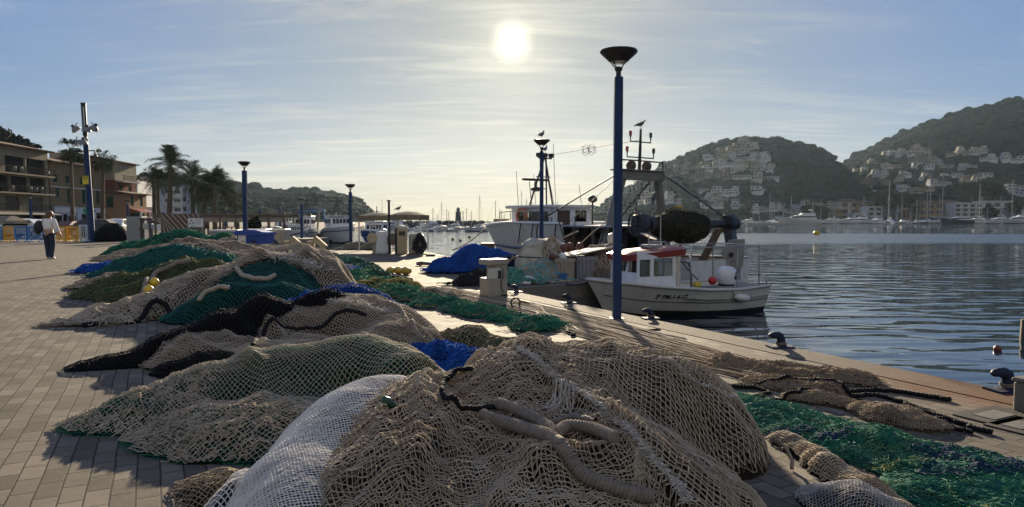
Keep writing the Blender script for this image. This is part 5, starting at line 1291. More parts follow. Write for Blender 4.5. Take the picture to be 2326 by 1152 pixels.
# walls are built around real window openings
def wall_with_holes(mb, org, eu, ev, W_, H_, holes, th, topfun=None):
    """upright wall in the plane (eu, ev) with rectangular holes, thickness th along the normal"""
    us = sorted({0, W_} | {h[0] for h in holes} | {h[1] for h in holes}); vs = sorted({0, H_} | {h[2] for h in holes} | {h[3] for h in holes})
    nn = eu.cross(ev).normalized() * th
    for i in range(len(us) - 1):
        for j in range(len(vs) - 1):
            uc, vc = (us[i] + us[i + 1]) / 2, (vs[j] + vs[j + 1]) / 2
            if any(h[0] < uc < h[1] and h[2] < vc < h[3] for h in holes): continue
            q = [org + eu * us[i] + ev * vs[j], org + eu * us[i + 1] + ev * vs[j], org + eu * us[i + 1] + ev * vs[j + 1], org + eu * us[i] + ev * vs[j + 1]]
            mb.extr(q, nn)
Lc = xc1 - xc0; X, Y_, Z = Vector((1, 0, 0)), Vector((0, 1, 0)), Vector((0, 0, 1))
holes = [(.08, .58, .36, .76), (.66, .94, .36, .74)]
for sd in (1, -1):
    wall_with_holes(mb, Vector((xc0, sd * cw_, zb)), X, Z, Lc - .12, za - zb - .06, holes, .03 if sd < 0 else -.03)
wall_with_holes(mb, Vector((xc0, -cw_ + .03, zb)), Y_, Z, 2 * cw_ - .06, za - zb - .06, [(.12, .52, .36, .76), (.60, .98, .0, .82)], -.03)
Zr = Vector((-.22, 0, 1)).normalized()
wall_with_holes(mb, Vector((xc1 - .09, -cw_ + .03, zb)), Y_, Zr, 2 * cw_ - .06, za - zb - .03, [(.08, .48, .46, .74), (.56, .96, .46, .74)], .03)
mb.build('cabin', WHITE_P, t)
mb = MB(); W2 = cw_ + .07
mb.loft([[(xc0 - .22, -W2, za - .15), (xc1 - .02, -W2 * .86, zf - .15), (xc1 - .02, W2 * .86, zf - .15), (xc0 - .22, W2, za - .15)], [(xc0 - .24, -W2 - .015, za - .02), (xc1 + .0, -W2 * .9, zf - .02), (xc1 + .0, W2 * .9, zf - .02), (xc0 - .24, W2 + .015, za - .02)], [(xc0 - .2, -W2 * .8, za + .035), (xc1 - .1, -W2 * .7, zf + .035), (xc1 - .1, W2 * .7, zf + .035), (xc0 - .2, W2 * .8, za + .035)]], True, True)
mb.build('roof', RED_P, t, 'auto')
PANE = mat('boat_window_pane', (.62, .66, .62), .04, .04, 2, trans=.95)
for sd in (1, -1):
    for (u0, u1, v0, v1) in holes:
        mb = MB(); yy = sd * (cw_ - .012 if sd > 0 else cw_ - .012)
        x0, x1, z0, z1 = xc0 + u0, xc0 + u1, zb + v0, zb + v1
        for a, b in (((x0, z0), (x1, z0)), ((x1, z0), (x1, z1)), ((x1, z1), (x0, z1)), ((x0, z1), (x0, z0))): mb.tube([(a[0], sd * (cw_ + .004), a[1]), (b[0], sd * (cw_ + .004), b[1])], .014, 6)
        w_ = mb.build('window_frame', mat('ivory_rubber', (.50, .47, .38), .5, .1, 6), t)
        mb = MB(); mb.box(((x0 + x1) / 2, sd * (cw_ - .014), (z0 + z1) / 2), (x1 - x0, .006, z1 - z0)); mb.build('pane', PANE, w_)
mb = MB(); mb.rbox((xc0 + .32, cw_ - .28, zb + .52), (.16, .10, .32), .04); mb.build('life_vest', mat('hi_vis_vest', (.45, .60, .05), .7, .1, 8), t)
mb = MB(); mb.rbox((xc0 + .50, .0, zb + .45), (.30, .5, .5), .05); mb.build('console', mat('brown_wood', (.10, .06, .035), .6, .2, 6), t)
mb = MB(); mb.rbox((xc0 - .07, cw_ + .02, zb + .42), (.10, .035, .86), .006); mb.build('door_post', mat('ivory_door_post', (.48, .45, .36), .5, .1, 5), t)
mb = MB(); mb.rbox((xc0 + .22, -.1, za + .02), (.42, .34, .09), .03); mb.tube([(xc0 + .1, .3, za), (xc0 + .1, .3, za + .13), (xc0 + .1, -.3, za + .13), (xc0 + .1, -.3, za)], .012, 6); mb.tube([(xc0 + .5, .3, za), (xc0 + .5, .3, za + .13), (xc0 + .1, .3, za + .13)], .012, 6); mb.build('roof_rack', STEEL, t)
mb = MB(); mb.cyl((xc0 + .12, .12, za + .1), .012, .62, 6); mb.build('antenna', STEEL, t); mb = MB(); mb.box((xc0 + .42, .1, za + .26), (.34, .22, .02), 0, 0, Matrix.Rotation(R(-22), 3, 'Y')); mb.cyl((xc0 + .42, .1, za), .015, .26, 6); mb.build('solar_panel', STEEL, t)
mb = MB(); mb.cyl((xc0 + .35, .38, za - .01), .02, .02, 8); mb.build('roof_vent', WHITE_P, t)
for sd in (1, -1):
    ys = sd * .80
    mb = MB(); zr = 1.44
    mb.tube([(xc0 - .12, sd * .62, zr + .02), (1.0, ys, zr + .06), (.32, ys * .98, zr + .07), (.30, ys * .98, .58)], .014, 6); mb.tube([(xc0 - .28, sd * .64, zr), (xc0 - .28, sd * .72, .62)], .016, 6); mb.tube([(.95, ys, zr + .06), (.95, ys, .58)], .010, 6); mb.tube([(.06, ys * .96, .58), (.06, ys * .96, .82)], .012, 6); mb.build('handrail', STEEL, t, True)
mb = MB(); mb.tube([(.30, .79, 1.51), (.30, -.79, 1.51)], .014, 6); mb.build('cross_rail', STEEL, t)
# outboard motor
mb = MB(); mb.loft([[(Vector((.68 + rx * math.cos(a) + off, .18 + ry * math.sin(a), z))) for a in np.linspace(0, 2 * math.pi, 20)[:-1]] for z, rx, ry, off in ((.60, .20, .15, 0), (.68, .27, .18, 0), (.80, .28, .185, .01), (.92, .25, .17, .03), (.99, .17, .12, .05), (1.01, .08, .06, .06))], True, True); mt_ = mb.build('outboard_motor', WHITE_P, t, 'auto')
mb = MB(); mb.rbox((.60, .18, .38), (.14, .12, .5), .02); mb.rbox((.72, .18, .58), (.3, .26, .06), .02); mb.build('motor_leg', DARK, mt_)
mb = MB(); mb.tube([(.40 + .04 * k, .18 + .16, .66 + .0 * k) for k in range(2)], .004, 4)
for k in range(3): mb.tube([(.46 + .015 * k, .352 - .012 * k, .68 + .02 * k), (.445 + .02 * k, .335 - .012 * k, .95)], .006, 5)
mb.build('stripe', NAVY, mt_)
text('lettering', 'SELVA', .075, (.585, .364, .81), (R(90), R(-74), R(180)), INK, mt_, bold=.004)
mb = MB(); mb.ball((0, 0, 0), .10, 14); o = mb.build('float', mat('red_float', (.45, .03, .025), .4, .1, 6), None, True); o.location = Matrix.Translation(t.location) @ Matrix.Rotation(t.rotation_euler.z, 4, 'Z') @ Vector((1.18, .25, .70)); tag(o, 'bright red round float in the small boat beside its motor', 'float')
mb = MB(); mb.ball((0, 0, 0), .085, 14, sq=(1.1, 1, 1)); mb.tube([(-.08, 0, 0), (.08, 0, 0)], .05, 8); o = mb.build('float', mat('yellow_black_float', (.50, .36, .03), .5, .1, 8, dirt=.6), None, True); o.location = Matrix.Translation(t.location) @ Matrix.Rotation(t.rotation_euler.z, 4, 'Z') @ Vector((xc0 - .42, .72, .67)); tag(o, 'yellow and black round float on the small boat behind its cabin', 'float')
mb = MB(); y_ = hs.side_y(.95, .38); mb.loft([[Vector((.95 + dx_, y_ + .085 + r_ * math.cos(a), .37 + r_ * math.sin(a) + dx_ * .12)) for a in np.linspace(0, 2 * math.pi, 14)[:-1]] for dx_, r_ in ((-.22, .015), (-.17, .06), (-.1, .085), (.1, .085), (.17, .06), (.22, .015))], True, True); fd = mb.build('fender', WHITE_D, t, True)
mb = MB(); mb.tube([(1.15, y_ + .08, .40), (1.22, y_ + .05, .58)], .008, 5); mb.build('fender_rope', DARK, t)
o = text('registration', '3ª PM-1-4-17', .135, (0, 0, 0), (0, 0, 0), INK, t, 0.0, 'CENTER', 1.0, .005)
xt, zt_ = LB - 1.62, .44
for v in o.data.vertices:
    x = xt - v.co.x; z = zt_ + v.co.y * 1.0 + v.co.x * -.03; v.co = (x, hs.side_y(x, z) + .006, z)
o.data.update()
mb = MB(); mb.tube([(xc0 - .75, .1, .52), (xc0 - .72, .12, .95), (xc0 - .66, .1, 1.14)], .02, 6); mb.tube([(xc0 - .95, .1, .7), (xc0 - .6, .12, 1.0), (xc0 - .42, .1, 1.2)], .014, 6); o = mb.build('line_hauler', DARK, t, True)
mb = MB(); mb.rbox((1.0, .2, .50), (.7, .5, .12), .03); mb.build('thwart', mat('wood_grey', (.20, .18, .15), .8, .2, 8), t)
# mooring lines
def line3(name, label, pts, r, mt, sag=0., cat='mooring line', group=None):
    P = []
    a, b = Vector(pts[0]), Vector(pts[-1])
    if len(pts) == 2:
        for k in range(13):
            q = a.lerp(b, k / 12); q.z -= sag * 4 * (k / 12) * (1 - k / 12); P.append(q)
    else: P = pts
    mb = MB(); mb.tube(P, r, 6); return tag(mb.build(name, mt, None, True), label, cat, group)
def T_(t, p): return Matrix.Translation(t.location) @ Matrix.Rotation(t.rotation_euler.z, 4, 'Z') @ Vector(p)
line3('mooring_line', 'dark mooring line from the small boat bow down to the mole', [T_(t, (LB - .1, 0, .78)), Vector((1.15, 15.0, .02))], .012, ROPE_BLK, .05)
SMALL = t

# ---------------------------------------------------------------- trawler behind the mole
bow, stern = at(1108, 520, 31.0), at(1640, 600, 20.5)
dv = Vector((bow.x - stern.x, bow.y - stern.y, 0)); LT = dv.length
t = thing('trawler', 'white fishing trawler with steel gantry and net drum behind the mole', 'boat', (stern.x, stern.y, WATER_Z), math.atan2(dv.y, dv.x))
ht = Hull(LT, 3.7, [(0, .92), (.3, .85), (.44, .98), (.46, 1.95), (.75, 1.98), (.9, 1.9), (1, 1.72)], -.6, .74, 1.5, .26, 1.0, 2.3)
ht.shell([WHITE_D, BLACKP], t, vsplit=.16, nu=50)
ht.rail(mat('navy_bulwark_stripe', (.03, .06, .16), .5, .1, 4, dirt=.3), t, .05, 'rubbing_strake', 0, .46, 1., v=.62, out=.01)
ht.rail(WHITE_P, t, .05, 'bulwark_cap', .0, .46, 1.)
ht.rail(STEEL, t, .045, 'bulwark_cap', .0, 0., .44)
ht.deck(mat('deck_dark_red', (.09, .05, .04), .7, .2, 3, dirt=.5), t, .22, 0, .455, 'working_deck', .03)
ht.deck(WHITE_D, t, .12, .46, .985, 'foredeck', .03)
def lx(a): return LT / 2 + a                       # a is metres forward of midships
# wheelhouse with window openings
wx0, wx1, wy, wz0, wz1 = lx(.6), lx(3.1), .92, 1.75, 2.52
mb = MB()
for sd in (1, -1): wall_with_holes(mb, Vector((wx0, sd * wy, wz0)), X, Z, wx1 - wx0, wz1 - wz0, [(.15, .75, .28, .66), (.9, 1.45, .28, .66), (1.6, 2.2, .28, .66)], .04 if sd < 0 else -.04)
wall_with_holes(mb, Vector((wx0, -wy + .04, wz0)), Y_, Z, 2 * wy - .08, wz1 - wz0, [(.15, .7, .25, .68), (.95, 1.55, .02, .68)], -.04)
wall_with_holes(mb, Vector((wx1, -wy + .04, wz0)), Y_, Z, 2 * wy - .08, wz1 - wz0, [(.12, .58, .28, .66), (.66, 1.12, .28, .66), (1.2, 1.66, .28, .66)], -.04)
wh = mb.build('wheelhouse', WHITE_P, t)
mb = MB(); mb.rbox(((wx0 + wx1) / 2 + .05, 0, wz1 + .05), (wx1 - wx0 + .5, 2 * wy + .34, .12), .04); mb.build('roof', WHITE_D, wh)
for sd in (1, -1):
    for k, (a, b) in enumerate(((.15, .75), (.9, 1.45), (1.6, 2.2))):
        mb = MB(); mb.box((wx0 + (a + b) / 2, sd * (wy - .02), wz0 + .47), (b - a, .008, .38)); mb.build('window_pane', mat('wheelhouse_pane', (.03, .035, .035), .05, .1, 2, trans=.7), wh)
mb = MB(); mb.rbox(((wx0 + wx1) / 2, 0, wz0 + .2), (1.6, 1.2, .45), .05); mb.build('console', mat('brown_wood', (.10, .06, .035), .6, .2, 6), wh)
mb = MB(); mb.rbox((wx0 - .02, .35, wz0 + .35), (.05, .55, .62), .01); mb.build('door', mat('door_brown', (.07, .04, .03), .6, .15, 5), wh)
# mast on the wheelhouse
mm = lx(2.3); MZ = 4.45
mb = MB()
for sd in (1, -1): bar(mb, (mm + .35, sd * .42, wz1 + .1), (mm - .1, sd * .05, MZ), .035)
bar(mb, (mm - .6, 0, wz1 + .1), (mm - .12, 0, MZ), .035); bar(mb, (mm + .2, -.3, 3.3), (mm + .2, .3, 3.3), .02); bar(mb, (mm, -.34, 3.75), (mm, .34, 3.75), .02); bar(mb, (mm - .1, -.32, MZ + .02), (mm - .1, .32, MZ + .02), .03); bar(mb, (mm - .1, 0, MZ), (mm - .1, 0, MZ + .22), .03)
mast = mb.build('mast', DARK, t)
for y in (-.3, .3, 0):
    mb = MB(); mb.lathe([(.03, 0), (.10, .04), (.12, .14), (.10, .18)], (mm - .1, y, MZ + .03), 12); mb.build('floodlight', DARK, mast)
mb = MB(); mb.cyl((mm + .5, 0, 3.3), .05, .3, 10); mb.rbox((mm + .5, 0, 3.66), (.16, 1.3, .09), .03); bar(mb, (mm + .1, 0, 3.3), (mm + .5, 0, 3.3), .03); mb.lathe([(.1, 3.2), (.2, 3.25), (.2, 3.34), (.1, 3.38)], (mm + .5, 0, 0), 14); mb.build('radar', DARK, mast)
for a, y, z0, z1, r in ((1.0, .4, 2.6, 4.9, .010), (3.0, .7, 2.6, 4.0, .010), (3.2, -.3, 2.6, 3.9, .010), (2.8, .2, 2.6, 3.6, .016), (.7, -.6, 2.6, 3.4, .012), (1.5, .6, 2.6, 3.5, .010)):
    mb = MB(); bar(mb, (lx(a), y, z0), (lx(a) + .12, y + .03, z1), r, 5); mb.build('antenna', DARK, t)
mb = MB(); mb.cyl((lx(.3), -.8, 1.9), .03, .85, 8); mb.lathe([(.06, 0), (.17, .06), (.18, .16), (.12, .24), (.03, .28)], (lx(.3), -.8, 2.72), 14); mb.build('satellite_dome', DARK, t, 'auto')
mb = MB(); mb.lathe([(.24, -.05), (.34, -.05), (.36, 0), (.34, .05), (.24, .05), (.22, 0), (.24, -.05)], n=20, cap=False); o = mb.build('lifebuoy', mat('lifebuoy_orange', (.42, .14, .07), .6, .2, 3), t, True); o.location = (lx(2.2), 1.12, 2.2); o.rotation_euler = (R(90), 0, 0)
mb = MB(); mb.cyl((lx(.9), 1.2, 2.05), .36, .16, 22, axis='y'); mb.build('round_cover', mat('brown_cover', (.10, .08, .06), .8, .2, 5), t, 'auto')
# foredeck rails
for sd in (1, -1):
    mb = MB(); pts = [ht.pt(u, 1, sd) + Vector((0, -sd * .06, .42)) for u in np.linspace(.50, .82, 9)]; mb.tube(pts, .016, 6)
    for p in pts[::2]: bar(mb, p, p - Vector((0, 0, .42)), .014, 5)
    mb.build('handrail', STEEL, t)
mb = MB()
for k in range(7): mb.tube([(lx(4.9) + .35 * math.cos(a), .25 + .30 * math.sin(a), 1.78 + .05 * k) for a in np.linspace(0, 6.3, 22)], .035, 6)
mb.build('rope_coil', ROPE_TAN, t, True)
# shelter roof over the working deck
mb = MB(); mb.rbox((lx(-1.9), 0, 1.86), (3.2, 3.3, .07), .02); sr = mb.build('shelter_roof', STEEL, t)
for a in (-.5, -1.4, -2.4, -3.4):
    for sd in (1, -1):
        mb = MB(); mb.rbox((lx(a), sd * 1.5, 1.32), (.09, .08, 1.0), .01); mb.build('shelter_post', RUSTY, t)
for k, (a, y, c, d) in enumerate(((-.9, 1.0, 'RUST', (.7, .5, .6)), (-1.9, .6, 'DARK', (.6, .8, .7)), (-2.9, 1.1, 'TAN', (.5, .4, .6)), (-2.4, -.7, 'DARK', (.9, .6, .8)), (-.7, -.6, 'RED', (.5, .4, .8)))):
    mb = MB(); mb.rbox((lx(a), y, .80 + d[2] / 2), d, .04); mb.build('deck_machinery', {'RUST': RUSTY, 'DARK': DARK, 'TAN': mat('rust_tan', (.16, .10, .06), .7, .2, 5), 'RED': mat('dull_red', (.14, .05, .035), .7, .2, 5)}[c], t)
# gantry: two raking legs, a heavy cross beam, mast with lights
gx, gz = lx(-2.9), 3.5
GAN = mat('gantry_grey_paint', (.16, .15, .13), .6, .15, 4, .1, 30, dirt=.5)
for sd in (1, -1):
    mb = MB(); mb.loft([[(gx + dx_ + o_, sd * y0 + dy_, z) for dx_, dy_ in ((-.11, -.09), (.11, -.09), (.11, .09), (-.11, .09))] for z, y0, o_ in ((.6, 1.58, .1), (gz, .78, -.1))], True, True); mb.build('gantry_leg', GAN, t)
mb = MB(); mb.rbox((gx - .1, 0, gz + .02), (.30, 2.0, .30), .02); mb.rbox((gx - .1, 0, gz + .19), (.44, 2.3, .04), .01); gb = mb.build('gantry_beam', GAN, t)
for y in (.42, -.28):
    mb = MB(); mb.lathe([(.13, -.10), (.17, -.06), (.17, .06), (.13, .10)], n=14); o = mb.build('sheave', RUSTY, gb); o.location = (gx - .1, y, gz + .34); o.rotation_euler = (R(90), 0, 0)
mb = MB(); mb.tube([(gx - .1, 1.02, gz + .2), (gx - .1, 1.05, gz + .52), (gx - .1, .2, gz + .52)], .024, 6); mb.tube([(gx - .1, -1.02, gz + .2), (gx - .1, -1.05, gz + .50), (gx - .1, .2, gz + .52)], .024, 6); mb.build('guard_rail', DARK, gb)
mt2 = 5.05
mb = MB(); mb.tube([(gx - .1, .05, gz + .1), (gx - .1, .0, mt2)], [.06, .035], 8)
for z, w2 in ((gz + .62, .6), (gz + 1.13, .46)):
    mb.tube([(gx - .1, -w2, z + .18), (gx - .1, -w2, z), (gx - .1, w2, z), (gx - .1, w2, z + .18)], .022, 6)
gm = mb.build('gantry_mast', DARK, t)
for z, w2, red in ((gz + .62, .6, 1), (gz + 1.13, .46, 1), (gz + .62, -.6, 0), (gz + 1.13, -.46, 0), (gz + .62, .02, 0)):
    mb = MB(); mb.cyl((gx - .1, w2, z + .17), .045, .16, 8, r2=.05); mb.build('signal_lamp', mat('red_lamp', (.40, .03, .03), .4, .1, 5) if red else DARK, gm)
mb = MB()
for k in range(13): bar(mb, (gx + .35 - .02 * k, 1.55 - .055 * k, .95 + .19 * k), (gx + .35 - .02 * k, 1.28 - .055 * k, .95 + .19 * k), .010, 4)
for y in (1.55, 1.28): bar(mb, (gx + .35, y, .85), (gx + .1, y - .70, 3.4), .012, 4)
mb.build('ladder', STEEL, t)
# net drum, its net and the stern legs
dxp, dz_ = lx(-5.0), 1.95
DRUM = mat('drum_black_steel', (.018, .02, .026), .5, .2, 5, dirt=.3)
mb = MB(); mb.cyl((dxp, -2.1, dz_), .14, 3.9, 14, axis='y'); mb.build('drum_shaft', DRUM, t, 'auto')
for y, r in ((1.95, .30), (1.55, .22), (-1.95, .30), (-2.25, .20)):
    mb = MB(); mb.cyl((dxp, y - .09, dz_), r, .2, 18, axis='y'); mb.rbox((dxp, y, dz_ + r * .4), (r * 1.3, .3, r * 1.2), .04); mb.build('drum_bearing', DRUM, t, 'auto')
mb = MB(); mb.tube([(dxp + .30 * math.cos(a), 2.14, dz_ + .34 * math.sin(a)) for a in np.linspace(0, 6.283, 20)], .03, 6); mb.tube([(dxp - .3, 2.14, dz_), (dxp + .3, 2.14, dz_)], .02, 6); mb.tube([(dxp, 2.14, dz_ - .32), (dxp, 2.14, dz_ + .34)], .02, 6); mb.build('hand_wheel', DRUM, t)
nb = MB(); rings = []
for y in np.linspace(-.75, 1.45, 44):
    f = 1 - abs((y - .3) / 1.18) ** 4; f = max(f, .15) ** .4
    rings.append([(dxp + (.47 * f + .13 * float(vnoise(y * 4.5, a * 1.6, 3)) + .05 * float(vnoise(y * 14, a * 4, 5))) * math.cos(a), y, dz_ - .05 + (.44 * f * (.78 if y > .75 else 1) + .13 * float(vnoise(y * 4, a * 1.6, 4)) + .05 * float(vnoise(y * 14, a * 4, 6))) * math.sin(a) * (1.18 if (math.sin(a) < 0 and y < .4) else 1)) for a in np.linspace(0, 2 * math.pi, 26)[:-1]])
nb.loft(rings, True, True); nb.build('wound_net', pile_mat('drum_net_pile', (.075, .075, .05), (.05, .045, .035), 6, 6., 40.), t, True)
rg = np.random.default_rng(8); A = []; 
for i in range(260):
    y = rg.uniform(-.7, 1.4); a = rg.uniform(0, 6.28); A.append((dxp + .53 * math.cos(a), y, dz_ - .05 + .50 * math.sin(a)))
A = np.array(A); B_ = A + rg.normal(0, .07, A.shape)
V, F = tubes(A, B_, .010, rg, 2, .02); np_mesh('loose_twine', V, F, mat('drum_twine', (.05, .055, .035), .9, .2, 9), t)
mb = MB(); mb.tube([(dxp + .2, .35, dz_ + .48), (dxp - .1, .5, dz_ + .53), (dxp - .2, .42, dz_ + .5)], .05, 6); mb.build('yellow_float_line', mat('dull_yellow', (.40, .30, .05), .6, .15, 8), t, True)
LEG = mat('stern_leg_steel', (.045, .045, .055), .6, .2, 5, dirt=.35)
for (x0, y0, z0, x1, y1, z1, mt_, w2) in ((dxp, -2.0, dz_ - .1, lx(-6.0), -1.1, .6, LEG, .16), (dxp, 1.9, dz_ - .1, lx(-4.6), 1.3, .6, LEG, .13), (dxp + .1, -1.65, dz_ - .15, lx(-4.4), -1.35, .6, mat('tan_steel', (.16, .11, .06), .6, .2, 5, dirt=.4), .11), (dxp, 1.9, dz_ - .1, lx(-5.8), 1.2, .6, RUSTY, .12)):
    mb = MB(); mb.loft([[(x + a * w2, y + b * w2 * .7, z) for a, b in ((-1, -1), (1, -1), (1, 1), (-1, 1))] for x, y, z in ((x0, y0, z0), (x1, y1, z1))], True, True); mb.build('stern_leg', mt_, t)
# trawl door hanging over the stern, weathered white
mb = MB(); pl = [(-.46, -.3), (-.2, -.62), (.25, -.42), (.46, .05), (.30, .42), (-.25, .55)]
mb.extr([(0, y, z) for y, z in pl], (.09, 0, 0)); o = mb.build('trawl_door', mat('weathered_trawl_door', (.27, .26, .25), .7, .25, 4, dirt=.7), t); o.location = (lx(-6.5), -.35, 1.05); o.scale = (.9, .8, .95); o.rotation_euler = (R(12), R(-8), R(-30))
mb = MB(); mb.cyl((-.09, .12, .0), .07, .08, 12, axis='x'); h_ = mb.build('door_bracket', DARK, o)
# rigging wires
WIRE = DARK
def wire(p, q, r=.012, nm='stay'):
    mb = MB(); bar(mb, p, q, r, 5); return mb.build(nm, WIRE, t)
wire((gx - .1, .95, gz + .1), (lx(1.6), 1.3, 1.75), .028, 'boom'); wire((gx - .1, -.95, gz + .15), (dxp, -1.8, dz_ + .2), .028, 'boom')
wire((gx - .1, -.6, gz), (lx(-.5), -1.2, 1.9), .03, 'boom'); wire((gx - .1, .3, gz), (lx(-4.2), 1.2, 1.0)); wire((gx - .1, -.2, gz), (lx(-2.2), -.4, 1.9)); wire((gx - .1, .95, gz), (lx(-.6), 1.2, 1.9), .01)
wire((gx - .1, -.9, gz), (lx(-3.6), .5, 1.4), .02); wire((gx - .1, -.95, gz + .5), (lx(-5.2), -1.7, 2.0), .010); wire((mm - .1, 0, MZ), (lx(1.0), .45, 2.55), .008); wire((dxp + .55, 1.9, dz_ - .1), (dxp + .4, -1.9, dz_ - .2), .010)
P_, Q_ = Vector((mm - .1, 0, MZ + .1)), Vector((gx - .1, 0, mt2 - .35)); wire(P_, Q_, .006)
mid_ = P_.lerp(Q_, .50) ; 
for s_ in (-1, 1):
    mb = MB(); c_ = mid_ + Vector((-.16 * s_, 0, -.04 + 0)); dirx = (Q_ - P_).normalized()
    for tilt in (0, R(50), R(-50)): mb.tube([c_ + (dirx * math.cos(a) * .155 + Vector((0, math.sin(tilt), math.cos(tilt))) * math.sin(a) * .2) for a in np.linspace(0, 6.283, 20)], .006, 5)
    mb.build('radar_reflector', WIRE, t)
mb = MB(); mb.extr([(gx - .1 + .0, -.62, gz - .9), (gx - .1, -.72, gz - .72), (gx - .1, -.62, gz - .55), (gx - .1, -.52, gz - .72)], (.02, 0, 0)); mb.build('day_shape', DARK, t)
mb = MB(); mb.extr([(lx(-4.0), 1.0, 1.2), (lx(-4.9), 1.35, 1.2), (lx(-4.4), 1.2, 1.62)], (.1, -.5, 0)); mb.build('blue_canvas', mat('blue_canvas', (.03, .07, .30), .7, .15, 4), t)
for k, (a, y) in enumerate(((-.2, 1.5), (1.0, 1.65), (1.3, 1.66), (2.1, 1.7))):
    mb = MB(); u = lx(a) / LT; p0 = ht.pt(u, 1, 1); mb.tube([p0 + Vector((0, .03, 0)), p0 + Vector((.05, .06, -.35)), p0 + Vector((-.15 + .1 * k, .05, -.75))], .022, 6); mb.build('hanging_rope', ROPE_BLK, t, True)
line3('mooring_line', 'thick mooring line from the trawler bow to the quay', [T_(t, (LT - .3, .3, 1.75)), Vector((-2.2, 26.2, .25))], .028, ROPE_TAN, .12)
TRAWLER = t
def gull(p, rz, label, s=1., standing=True):
    t = thing('seagull', label, 'seagull', p, rz, 'gulls perched over the harbour'); G = mat('gull_grey', (.22, .22, .23), .8, .12, 20); 
    mb = MB(); rings = []
    for x, r, z in ((-.20, .012, .11), (-.13, .035, .13), (-.05, .068, .155), (.03, .075, .175), (.09, .055, .21), (.115, .038, .245), (.13, .042, .275), (.15, .034, .295), (.165, .012, .302)):
        rings.append([(x * s, r * s * .8 * math.cos(a), (z + r * math.sin(a)) * s) for a in np.linspace(0, 2 * math.pi, 12)[:-1]])
    mb.loft(rings, True, True); mb.build('body', G, t, True)
    mb = MB(); mb.tube([(.155 * s, 0, .285 * s), (.21 * s, 0, .27 * s)], [.014 * s, .004 * s], 6); mb.build('beak', mat('gull_beak', (.50, .30, .05), .5, .1, 10), t)
    for sd in (1, -1):
        mb = MB(); mb.loft([[(x * s, sd * (y + .012 * math.cos(a)) * s, (z + h * math.sin(a)) * s) for a in np.linspace(0, 2 * math.pi, 8)[:-1]] for x, y, z, h in ((.06, .062, .19, .03), (-.06, .066, .165, .045), (-.2, .03, .115, .02), (-.27, .01, .095, .006))], True, True); mb.build('wing', mat('gull_dark', (.10, .10, .11), .8, .15, 20), t, True)
        mb = MB(); bar(mb, (.0, sd * .025 * s, .11 * s), (.01 * s, sd * .025 * s, 0), .006 * s, 5); mb.build('leg', mat('gull_beak', (.5, .3, .05)), t)
    return t
Lp = Vector((wx(1230, 22.4), 22.4, hz(318, 22.4) + .03)); gull(Lp, R(60), 'gull standing on the lamp beside the trawler', .9)
gull(T_(t, (mm - .1, 0, MZ + .21)), R(65), 'gull standing on the trawler wheelhouse mast', 1.0)
gull(T_(t, (gx - .1, 0, mt2)), R(20), 'gull on top of the tall gantry mast', 1.0)
gull(Vector((wx(907, 30.5), 30.4, hz(480, 30.5) - .01)), R(40), 'gull standing on the canvas fuel canopy', .85)

